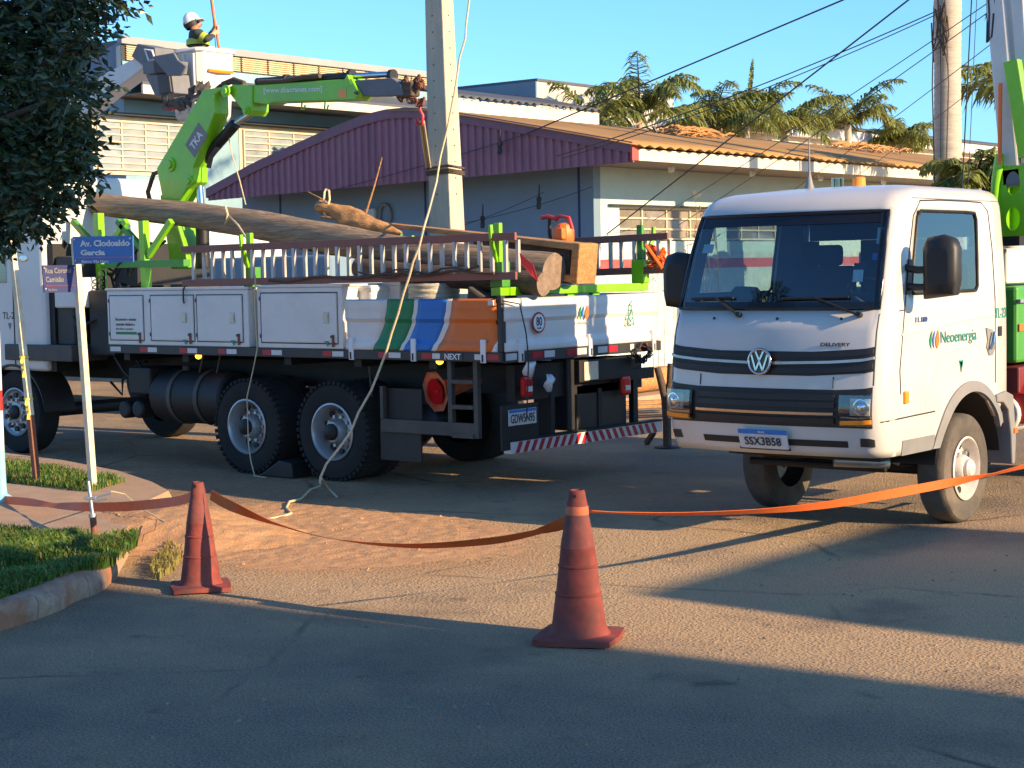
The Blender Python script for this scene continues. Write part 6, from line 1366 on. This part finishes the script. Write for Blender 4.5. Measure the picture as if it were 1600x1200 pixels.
def palm(name, base, zc, n, L, label, seed, lean=(0, 0), dens=48, ll=.62, group='queen palms behind the brown roof', spear=False, trunk=.14):
    random.seed(seed); t = thing(name, base, label, 'palm tree', group); top = Vector((base[0]+lean[0], base[1]+lean[1], zc))
    b = MB(); bs = Vector(base); b.tube([bs-Vector((0, 0, .1)), bs.lerp(top, .4), bs.lerp(top, .8), top], [trunk*1.4, trunk*1.05, trunk, trunk*.8], 12); b.build('trunk', 'palm_bark', t, smooth=50)
    b = MB()
    for k in range(n): frond_mesh(b, top+Vector((0, 0, random.uniform(-.15, .1))), 2*PI*k*.382+random.uniform(-.2, .2), random.uniform(.4, 1.1), L*random.uniform(.85, 1.25), random.uniform(.8, 1.4), dens, ll=ll)
    if spear: frond_mesh(b, top, .3, 1.45, L*.95, .05, 80, lw=.05, ll=.3)
    o = b.build('crown', ['palm_leaf', 'palm_stem'], t); return t
for i, (px, py, L, lab, sp) in enumerate(((1000, 178, 1.9, 'tallest drooping palm, leftmost of the palms behind the brown roof', False), (925, 205, 1.6, 'half hidden dark palm in front of the stained white block', False), (1115, 205, 2.0, 'low bushy palm behind the first heap of fronds', False), (1165, 195, 1.9, 'palm with an upright unopened spear leaf', True), (1225, 205, 1.8, 'bushy palm between the spear leaf palm and the arching one', False), (1325, 195, 2.0, 'arching palm on its own near the royal palm trunk', False), (1405, 225, 1.3, 'short small palm just left of the royal palm trunk', False))):
    c = onX(px, py, -28.2); palm('queen_palm', (c.x, c.y, 0), c.z, 15 if i != 1 else 9, L*1.15, lab, 100+i, spear=sp)
random.seed(11)
# royal palm: smooth ringed trunk
rb = onD(1480, 500, 31); rb.z = 0; t = thing('royal_palm', rb, 'thick pale ringed royal palm trunk rising behind the white truck', 'palm tree')
b = MB(); prof = []
for k in range(160): z = k*.062-.1; prof.append(((.27-.004*z+.02*math.sin(z*.9))*(1-.0)+(.008 if k % 2 else 0), z))
b.lathe(prof, rb, (0.003, 0, 1), 28); b.build('trunk', 'palm_bark', t, smooth=60)
b = MB(); top = Vector((rb.x, rb.y, 9.8))
for k in range(10): frond_mesh(b, top, 2*PI*k*.382+.7, random.uniform(.1, 1.1), 2.9, .75, 50, ll=.6, lw=.03)
hang = onD(1365, -18, 31); frond_mesh(b, hang+Vector((.3, 0, .8)), 2.6, -.9, 1.0, .4, 24, ll=.3)
b.build('crown', ['palm_leaf', 'palm_stem'], t)
b = MB()
for dx in (-.1, .02, .12): b.tube([rb+Vector((dx, -.3, 6.6)), rb+Vector((dx*1.4, -.29, 5.2)), rb+Vector((dx*.9, -.29, 3.2))], .012, 5)
b.build('hanging_vines', 'wood_dark', t)['kind'] = 'stuff'
b = MB()
for k in range(10): q = rb+Vector((random.uniform(-.15, .15), -.3, 6.2+random.uniform(0, .8))); b.tube([q, q+Vector((random.uniform(-.1, .1), -.05, -.35)), q+Vector((random.uniform(-.15, .15), -.05, -.7))], .015, 5)
b.build('dry_sheath', 'wood_dark', t)['kind'] = 'stuff'
c = onD(1578, 150, 33); palm('queen_palm', (c.x, c.y, 0), c.z, 12, 1.5, 'palm crown showing behind the white boom at the right edge', 131, dens=40, group='palms at the right edge')
c = onD(1524, 285, 30); palm('fan_palm', (c.x, c.y, 0), c.z-.1, 22, 1.0, 'bushy low palm just above the white cab roof', 132, dens=34, ll=.4, group='palms at the right edge')
c = onD(1600, 30, 36); palm('queen_palm', (c.x+.6, c.y, 0), c.z, 10, 1.3, 'sunlit palm crown half cut off by the right edge', 133, dens=34, group='palms at the right edge')
# dry weeds standing by the house wall
t = thing('dry_weed', onX(1090, 420, -16.6), 'tall thin dry weed stalks before the side windows', 'weed'); t.location.z = .14
for px, h in ((1086, 292), (1103, 330), (1094, 318), (1072, 352), (1118, 350)):
    a = onX(px+2, 440, -16.6); a.z = .14; c = onX(px, h, -16.6); b = MB(); b.tube([a, a.lerp(c, .6)+Vector((.03, .04, 0)), c], [.012, .009, .004], 5)
    for k in range(7): q = a.lerp(c, random.uniform(.6, 1)); b.tube([q, q+Vector((random.uniform(-.1, .1), random.uniform(-.1, .1), random.uniform(.03, .12)))], [.005, .012], 5)
    b.build('stalk', 'wood_grey', t, smooth=60)

# ================================================================== DARK TREE AT THE LEFT
MT['leaf'] = mat('dark_leaf', (.035, .06, .022), .35, var=.5, scale=1.2, trans=.12, c2=(.05, .09, .03), c2amt=.5)
MT['bark'] = mat('tree_bark', (.09, .07, .055), .9, var=.3, bump=.6, bscale=20)
tb_ = Vector((-11.6, 6.2, zt)); tree = thing('street_tree', tb_, 'dark leafy street tree overhanging the upper left corner', 'tree')
b = MB(); b.tube([tb_-Vector((0, 0, .2)), tb_+Vector((.05, .05, 1.2)), tb_+Vector((.2, .1, 2.2))], [.14, .11, .09], 12); b.build('trunk', 'bark', tree, smooth=50)
blobs = [(-10, 60, .7), (-60, 190, .85), (20, 185, .5), (45, 275, .38), (-20, 300, .42), (60, 10, .42), (75, 225, .28), (80, 105, .3), (20, -60, .8), (-250, 120, 1.2), (110, 45, .22), (100, 265, .22), (60, 318, .2), (-110, 300, .55), (115, 150, .18), (115, 240, .17), (125, 15, .2), (20, 335, .18), (140, 70, .1), (140, 255, .1), (145, 20, .1)]
b = MB(); cs = []
for px, py, r_ in blobs:
    c = onY(px-11, py-4, 6.75+random.uniform(-.25, .25)); cs.append((c, r_)); a = tb_+Vector((.2, .1, 2.2)); m_ = a.lerp(c, .5)+Vector((0, 0, .15)); b.tube([a, m_, c], [.06, .035, .012], 7)
b.build('limbs', 'bark', tree, smooth=50)
v = []; f = []
def leaf(p, dr, L):
    w = dr.cross(Vector((random.gauss(0, 1), random.gauss(0, 1), random.gauss(0, 1)))).normalized()*L*.24; n_ = w.cross(dr).normalized()*L*.06; o = len(v)
    v.extend([tuple(p), tuple(p+dr*L*.45+w+n_), tuple(p+dr*L), tuple(p+dr*L*.45-w+n_), tuple(p+dr*L*.5-n_)]); f.extend([(o, o+4, o+1), (o+1, o+4, o+2), (o, o+3, o+4), (o+4, o+3, o+2)])
for c, r_ in cs:
    n_ = int(1150*(r_/.4)**1.8)
    for k in range(n_//7):
        d = Vector((random.gauss(0, 1), random.gauss(0, 1), random.gauss(0, 1))).normalized(); p = c+Vector((d.x, d.y, d.z*.92))*r_*random.uniform(.3, 1.0)**.6*(1+.25*noise.noise(d*2.2+c)); tw = (d+Vector((random.gauss(0, .4), random.gauss(0, .4), random.gauss(-.1, .4)))).normalized()
        for j in range(7):
            q = p+tw*(.035*j-.08); side = tw.cross(Vector((random.gauss(0, .4), random.gauss(0, .4), 1))).normalized()*(1 if j % 2 else -1); leaf(q, (side+tw*.8+Vector((0, 0, random.gauss(-.15, .3)))).normalized(), random.choice((.045, .06, .075, .095))*random.uniform(.85, 1.15))
me = bpy.data.meshes.new('crown'); off = org_of(tree); me.from_pydata([(x-off.x, y-off.y, z-off.z) for x, y, z in v], [], f); me.materials.append(MT['leaf']); o = bpy.data.objects.new('crown', me); col.objects.link(o); o.parent = tree

# ================================================================== BUCKET TRUCK BEHIND, WITH WORKER
YB = 17.2
t3 = thing('bucket_truck', (onY(170, 500, YB).x, YB+.8, 0), 'white bucket truck with raised white boom parked behind the flatbed', 'truck')
xa3, xb3 = onY(60, 400, YB).x, onY(292, 400, YB).x
b = MB(); b.box(xa3-3.5, xb3+3.0, YB+.2, YB+2.2, .75, 1.2); b.build('chassis_frame', 'chassis', t3)
b = MB(); b.prism([(xa3, 1.0), (xb3+.1, 1.0), (xb3+.1, 1.9), (xb3-.35, 2.95), (xa3, 2.95)], 1, YB, YB+2.2); cb3 = b.build('cab', 'white', t3, bevel=.06, seg=3)
for pa, pb, pc_, pd in ((140, 205, 352, 400), (232, 262, 352, 402)):
    q0, q1 = onY(pa, pc_, YB), onY(pb, pd, YB); b = MB(); b.box(q0.x, q1.x, YB-.012, YB-.002, q1.z, q0.z); b.build('side_window', 'glass_side', cb3, bevel=.004)
q0 = onY(247, 400, YB); b = MB(); b.box(q0.x-.05, q0.x+.05, YB-.2, YB-.02, q0.z-.18, q0.z+.15); b.build('mirror', 'black', t3, bevel=.02)
b = MB(); b.box(xb3+.3, xb3+3.0, YB, YB+2.2, 1.25, 2.35); b.build('body', 'cool_wall', t3, bevel=.04)
b = MB(); b.box(xb3+.9, xb3+2.9, YB-.01, YB-.002, 1.4, 1.6); b.build('body_stripe', 'signpink', t3)
for xx in (xa3-1.8, xb3-1.1, xb3+2.2): wheel(t3, (xx, YB+.02, .48), (0, -1, 0), .48, .3, 'rim', 'tyre', nuts=8, deep=.06)
b = MB(); tb3 = onY(120, 330, YB+1.1); b.cyl((tb3.x, YB+1.1, 1.2), (tb3.x, YB+1.1, 3.0), .3, n=20); b.build('turret', 'boom_white', t3, smooth=40)
b = MB(); e0 = onY(60, 230, YB+1.0); b.beam((tb3.x, YB+1.1, 2.9), e0, .28, .34, (0, 1, 0)); b.build('lower_boom', 'boom_white', t3, bevel=.02)
YK = 16.35
pz = lambda px, py: (lambda w: (w.x, w.z))(onY(px, py, YK))
b = MB(); b.prism([pz(50, 200), pz(166, 120), pz(224, 91), pz(238, 106), pz(176, 153), pz(60, 245)], 1, YK-.14, YK+.14); b.build('upper_boom', 'boom_white', t3, bevel=.02)
def plate3(pts, y0, y1, m, name='boom_cover'): b = MB(); b.prism([pz(*p) for p in pts], 1, y0, y1); return b.build(name, m, t3, bevel=.012)
plate3([(222, 90), (232, 70), (259, 76), (262, 97), (243, 106)], YK-.2, YK+.16, 'boom_grey')
b = MB(); b.tube([(lambda w: (w.x, YK-.205, w.z))(onY(*p, YK)) for p in ((244, 79), (256, 81), (260, 94), (250, 97))], .018, 4, closed=True); b.build('cover_handle', 'signwhite', t3)
plate3([(243, 99), (286, 96), (284, 116), (244, 118)], YK-.24, YK+.1, 'boom_grey'); plate3([(262, 97), (283, 96), (282, 116), (264, 116)], YK-.27, YK-.241, 'midgrey', 'cover_panel')
plate3([(246, 119), (287, 117), (291, 147), (261, 152)], YK-.22, YK+.1, 'boom_grey'); plate3([(266, 118), (285, 117), (289, 146), (270, 149)], YK-.25, YK-.221, 'midgrey', 'cover_panel')
plate3([(262, 91), (297, 85), (303, 96), (316, 106), (308, 121), (288, 121)], YK-.3, YK-.26, 'boom_grey', 'rubber_flap')
b = MB()
for k in range(26):
    t_ = random.random(); ctr = ((258, 158), (276, 162), (293, 155), (308, 146), (319, 134)); i = min(int(t_*4), 3); f_ = t_*4-i; px = ctr[i][0]+(ctr[i+1][0]-ctr[i][0])*f_+random.uniform(-5, 5); py = ctr[i][1]+(ctr[i+1][1]-ctr[i][1])*f_+random.uniform(-7, 7)
    q = onY(px, py, YK-.2+random.uniform(-.06, .06)); d = Vector((random.gauss(0, 1), random.gauss(0, .6), random.gauss(0, 1))).normalized(); e = d.cross(Vector((0, 1, .2))).normalized(); b.add([q-d*.09-e*.05, q+d*.09-e*.04, q+d*.07+e*.06+Vector((0, -.03, 0)), q-d*.06+e*.05], [(0, 1, 2, 3)])
o = b.build('torn_cover', 'canvas', t3); o.modifiers.new('thick', 'SOLIDIFY').thickness = .01
b = MB(); b.tube([onY(*p, YK-.25) for p in ((258, 168), (268, 172), (278, 168))], .02, 6); b.build('red_strap', 'red', t3)
# bucket: ribbed fibreglass tub
bc = onD(316, 125, 25.0); bz1_, bz0_ = onD(316, 80, 25).z, onD(316, 190, 25).z
b = MB(); rows = []
oc = [(-.35, -.28), (-.28, -.35), (.28, -.35), (.35, -.28), (.35, .28), (.28, .35), (-.28, .35), (-.35, .28), (-.35, -.28)]
for z, k in ((bz0_, .8), (bz0_+.08, .88), (bz0_+.5, .95), (bz1_-.06, 1.0), (bz1_-.05, 1.07), (bz1_, 1.07)): rows.append([Vector((bc.x+x*k, bc.y+y*k, z)) for x, y in oc])
b.grid(rows, False); b.add(rows[0][:8], [tuple(range(8))[::-1]]); bk = b.build('bucket', 'boom_white', t3, recalc=True, smooth=30); bk.modifiers.new('thick', 'SOLIDIFY').thickness = .03
for dx in (-.2, .02, .22): b = MB(); b.beam((bc.x+dx*.85, bc.y-.315, bz0_+.1), (bc.x+dx, bc.y-.355, bz1_-.08), .07, .05, (0, 1, 0)); b.build('bucket_rib', 'boom_white', bk, bevel=.012)
b = MB(); b.tube([(bc.x+.37, bc.y-.2, bz1_-.32), (bc.x+.4, bc.y, bz1_-.33), (bc.x+.37, bc.y+.25, bz1_-.32)], .025, 6); b.build('step_grip', 'amber', bk)
# worker
W3 = lambda px, py, dd=0.: onD(px, py, 25.0+dd)
J = {}; V_ = []; E_ = []; Rr = []
def jt(n, p, r_, par=None):
    J[n] = len(V_); V_.append(tuple(p)); Rr.append(r_)
    if par: E_.append((J[par], J[n]))
jt('pelvis', W3(308, 96), (.15, .13)); jt('waist', W3(309, 76), (.145, .12), 'pelvis'); jt('belly', W3(309, 66), (.15, .125), 'waist'); jt('chest', W3(307, 56), (.165, .135), 'belly'); jt('collar', W3(304, 49.5), (.1, .085), 'chest'); jt('neck', W3(304, 45.5), (.055, .055), 'collar')
jt('skull', W3(302.5, 39.5), (.09, .095), 'neck'); jt('crown_', W3(301, 33), (.08, .085), 'skull'); jt('muzzle', W3(310.5, 39), (.055, .06), 'skull'); jt('nose', W3(316, 37.6), (.02, .02), 'muzzle')
for s, dd in (('n', -.2), ('f', .2)):
    jt('sh'+s, W3(309, 52.5, dd*.9), (.085, .075), 'chest'); jt('el'+s, W3(324+(2 if s == 'f' else 0), 62-(3 if s == 'f' else 0), dd*1.1), (.055, .055), 'sh'+s); jt('wr'+s, W3(334, 53-(6 if s == 'f' else 0), dd*.4), (.035, .035), 'el'+s); jt('pa'+s, W3(336, 49-(7 if s == 'f' else 0), dd*.22), (.042, .025), 'wr'+s)
    for k in range(4): jt('fa%s%d' % (s, k), W3(338.5, 48.2+k*1.6-(7 if s == 'f' else 0), dd*.3), (.0125, .0125), 'pa'+s); jt('fb%s%d' % (s, k), W3(341.5, 48+k*1.7-(7 if s == 'f' else 0), dd*.02), (.011, .011), 'fa%s%d' % (s, k)); jt('fc%s%d' % (s, k), W3(339.5, 48+k*1.7-(7 if s == 'f' else 0), -dd*.18), (.01, .01), 'fb%s%d' % (s, k))
    jt('ta'+s, W3(334.5, 46-(7 if s == 'f' else 0), dd*.1), (.014, .014), 'pa'+s); jt('tb'+s, W3(336.5, 44.5-(7 if s == 'f' else 0), -dd*.1), (.012, .012), 'ta'+s)
for s, dd in (('n', -.1), ('f', .1)): jt('kn'+s, W3(308, 133, dd), (.075, .075), 'pelvis'); jt('an'+s, W3(308, 176, dd), (.05, .05), 'kn'+s); jt('toe'+s, W3(317, 180, dd), (.04, .04), 'an'+s)
me = bpy.data.meshes.new('body'); me.from_pydata(V_, E_, []); ob = bpy.data.objects.new('body', me); col.objects.link(ob)
sk = ob.modifiers.new('skin', 'SKIN'); sk.use_smooth_shade = True
for i, r_ in enumerate(Rr): me.skin_vertices[0].data[i].radius = r_; me.skin_vertices[0].data[i].use_root = (i == 0)
ob.modifiers.new('sub', 'SUBSURF').levels = 2; bpy.context.view_layer.update()
m2 = bpy.data.meshes.new_from_object(ob.evaluated_get(bpy.context.evaluated_depsgraph_get())); bpy.data.objects.remove(ob)
wk = thing('person', W3(308, 186), 'worker in dark green shirt and white helmet standing in the bucket looking up', 'person')
for vv in m2.vertices: vv.co = vv.co-wk.location
m2.materials.clear()
for k in ('shirt', 'skin', 'glove'): m2.materials.append(MT[k])
neck = Vector(V_[J['neck']])-wk.location; wr = [Vector(V_[J['wr'+s]])-wk.location for s in 'nf']; pa = [Vector(V_[J['pa'+s]])-wk.location for s in 'nf']
for pgn in m2.polygons:
    c = pgn.center; pgn.use_smooth = True
    if c.z > neck.z-.01 and (c-neck).length < .4 and (c-pa[1]).length > .2: pgn.material_index = 1
    elif min((c-q).length for q in pa) < .14 and min((c-q).length for q in pa) < min((c-q).length for q in wr)+.05: pgn.material_index = 2
bo = bpy.data.objects.new('body', m2); col.objects.link(bo); bo.parent = wk
hd_ = W3(300.5, 35.5); hup = (W3(297, 30)-W3(302.5, 41)).normalized()
b = MB(); b.lathe([(.128, -.03), (.132, -.02), (.125, .0), (.118, .04), (.09, .09), (.05, .118), (0, .125)], hd_+hup*.03, hup, 24); hm = b.build('helmet', 'helmet', wk, smooth=50)
b = MB(); fdir = (W3(318, 32)-W3(300, 36)).normalized(); b.obox(hd_+hup*.012+fdir*.125, fdir*.05, hup*.006, hup.cross(fdir)*.09); b.build('brim', 'helmet', hm, bevel=.01)
b = MB(); b.lathe([(.1, -.09), (.112, -.05), (.118, -.02), (.112, .01)], hd_+hup*.02-fdir*.02, hup, 18); b.build('hair', 'ink', wk, smooth=50)
b = MB(); q = W3(311, 35.2); b.obox(q, fdir*.012, hup*.02, hup.cross(fdir)*.075); b.build('safety_glasses', 'black_gloss', wk, bevel=.008)
wx = Vector(V_[J['waist']])
for py, h in ((65, .05), (69, .045)):
    c = W3(309, py); ax = (W3(308, 55)-W3(309, 76)).normalized(); b = MB(); b.lathe([(.163, -h/2), (.168, 0), (.163, h/2)], c, ax, 24); o = b.build('reflective_band', 'hivis', wk, smooth=60)
a, c = Vector(V_[J['shn']]), Vector(V_[J['eln']]); ax = (c-a).normalized()
for f_ in (.55, .75): q = a.lerp(c, f_); b = MB(); b.lathe([(.088-.02*f_, -.02), (.092-.02*f_, 0), (.088-.02*f_, .02)], q, ax, 18); b.build('reflective_band', 'hivis', wk, smooth=60)
b = MB(); b.tube([W3(328, -25), W3(334, 25), W3(338.5, 50), W3(342, 74)], .02, 8); tag(b.build('insulating_rod', 'orange', None, smooth=50), 'orange red insulating rod held up by the worker', 'rod')
b = MB(); b.tube([W3(326, -20, -.05), W3(333, 30, -.05), W3(337, 72, -.05), W3(341, 100, -.1), W3(345, 126, -.1)], .006, 5); tag(b.build('hand_line', 'wire', None, smooth=50), 'thin dark hand line hanging beside the insulating rod', 'line')

# ================================================================== OVERHEAD WIRES
up_ = thing('utility_pole', (-7.6, 27.7, 0), 'concrete utility pole outside the picture on the right', 'utility pole')
b = MB(); b.cyl((-7.6, 27.7, -.2), (-7.6, 27.7, 9.6), .2, .14, n=16); b.build('shaft', 'concrete_post', up_, smooth=40); b = MB(); b.box(-8.6, -6.6, 27.63, 27.77, 9.0, 9.15); b.build('crossarm', 'wood_dark', up_)
def wire(p, q, r_, label, sag=.25, mids=()):
    p, q = Vector(p), Vector(q); pts = []
    for k in range(25): t = k/24; w = p.lerp(q, t); w.z -= sag*4*t*(1-t); pts.append(w)
    b = MB(); b.tube(pts, r_, 5); return tag(b.build('overhead_wire', 'wire', None, smooth=60), label, 'wire', 'overhead wires')
wire(onD(1345, -12, 22), onY(822, 209, GY-.09), 0.0122, 'thick overhead wire ending on the purple gable', .0)
wire(onY(820, 210, GY-.1), onY(520, 297, GY-.12), 0.0068, 'thin wire running down across the purple gable', .03)
wire(onD(1445, -20, 20), onY(948, 366, WY-.4), 0.0109, 'steep overhead wire crossing the brown roof to the side wall', .0)
wire(onD(1475, 12, 24), onX(870, 244, EX+.02), 0.0088, 'pale twin overhead wire, the upper one over the brown roof', .1)
wire(onD(1475, 17, 24), onX(880, 247, EX+.02), 0.0075, 'pale twin overhead wire, the lower one over the brown roof', .12)
wire(onD(1562, -8, 20), onX(1020, 345, WX+.15), 0.0061, 'thin wire passing the royal palm trunk, upper of the pair', .05)
wire(onD(1562, 6, 20), onX(1060, 352, WX+.15), 0.0061, 'thin wire passing the royal palm trunk, lower of the pair', .05)
wire(onD(1560, 60, 20), onX(1190, 330, WX+.15), 0.0054, 'thin wire below the palm wires', .05)
wire(onD(1558, 110, 20), onX(1300, 300, WX+.3), 0.0048, 'lowest thin wire right of the brown roof', .05)
wire(onD(1519, -20, 18), onD(1503, 300, 18), 0.0075, 'dark vertical drop wire right of the royal palm', .0)
wire(onD(1527, -20, 18.5), onD(1512, 300, 18.5), 0.0041, 'thin pale vertical drop wire beside the dark one', .0)
wire(onY(925, 292, WY-.3), onY(706, 352, WY-.6), 0.0054, 'slack service wire before the blue front wall, upper', .06)
wire(onY(850, 300, WY-.5), onY(690, 362, WY-.8), 0.0054, 'slack service wire before the blue front wall, lower', .05)
for px, py, lab in ((842, 316, 'small dark wire clamp hanging before the blue wall corner'), (754, 346, 'small dark insulator clamp just right of the concrete post'), (781, 230, 'small dark ring insulator on the purple gable')):
    q = onY(px, py, (WY-.5) if py > 250 else GY-.14); b = MB(); b.lathe([(.02, -.12), (.04, -.1), (.04, -.02), (.025, 0), (.045, .03), (.045, .08), (.015, .1), (.01, .3)], q, (.05, 0, 1), 12); tag(b.build('insulator', 'black', None, smooth=40), lab, 'insulator')
b = MB(); b.tube([onY(352, 180, YC), onY(362, 240, YC), onY(374, 280, YC), onY(384, 320, YC)], .007, 5); tag(b.build('thin_cord', 'rope', None), 'thin cord hanging below the crane knuckle', 'cord')

# ================================================================== LITTER ON THE ROAD
def litter(name, n, m, lo, hi, label, flat):
    b = MB()
    for k in range(n):
        p = G(random.uniform(60, 1590), random.choice((random.uniform(770, 900), random.uniform(860, 1180)))); s_ = random.uniform(lo, hi); a = random.uniform(0, 6.3); c_, d_ = Vector((math.cos(a), math.sin(a), 0))*s_, Vector((-math.sin(a), math.cos(a), 0))*s_*.5; z = Vector((0, 0, .004))
        if flat: b.add([p-c_+z, p-d_+z*1.5, p+c_+z*4, p+d_+z*2], [(0, 1, 2, 3)])
        else: b.add([p-c_, p-d_, p+c_, p+d_, p+Vector((0, 0, s_*.8)), p+c_*.3+d_*.2+Vector((0, 0, s_*.7))], [(0, 1, 4), (1, 2, 5), (1, 5, 4), (2, 3, 5), (3, 0, 4), (3, 4, 5)])
    o = b.build(name, m, None); o['kind'] = 'stuff'; tag(o, label, 'litter')
b = MB()
for k in range(650):
    a = random.uniform(0, 6.3); rr_ = random.random()**.6; x, y = -10.1+math.cos(a)*2.7*rr_, 9.65+math.sin(a)*1.75*rr_; s_ = random.uniform(.004, .011)*(1 if random.random() < .95 else 2.2); z = max(0, hE(x, y)); p = Vector((x, y, z-.2*s_)); w = random.uniform(0, 6.3); c_ = Vector((math.cos(w), math.sin(w), 0))*s_; d_ = Vector((-math.sin(w), math.cos(w), 0))*s_*.7
    b.add([p-c_, p-d_, p+c_, p+d_, p+Vector((0, 0, s_*.9)), p+c_*.3+d_*.2+Vector((0, 0, s_*.8))], [(0, 1, 4), (1, 2, 5), (1, 5, 4), (2, 3, 5), (3, 0, 4), (3, 4, 5)])
o = b.build('earth_clods', 'earth', None); o['kind'] = 'stuff'; tag(o, 'loose clods scattered over the red earth patch', 'clods')
litter('pebbles', 220, 'kerbstone', .006, .018, 'scattered small pebbles on the road', False)
litter('fallen_leaves', 40, 'drygrass', .012, .035, 'scattered dry leaves on the road', True)
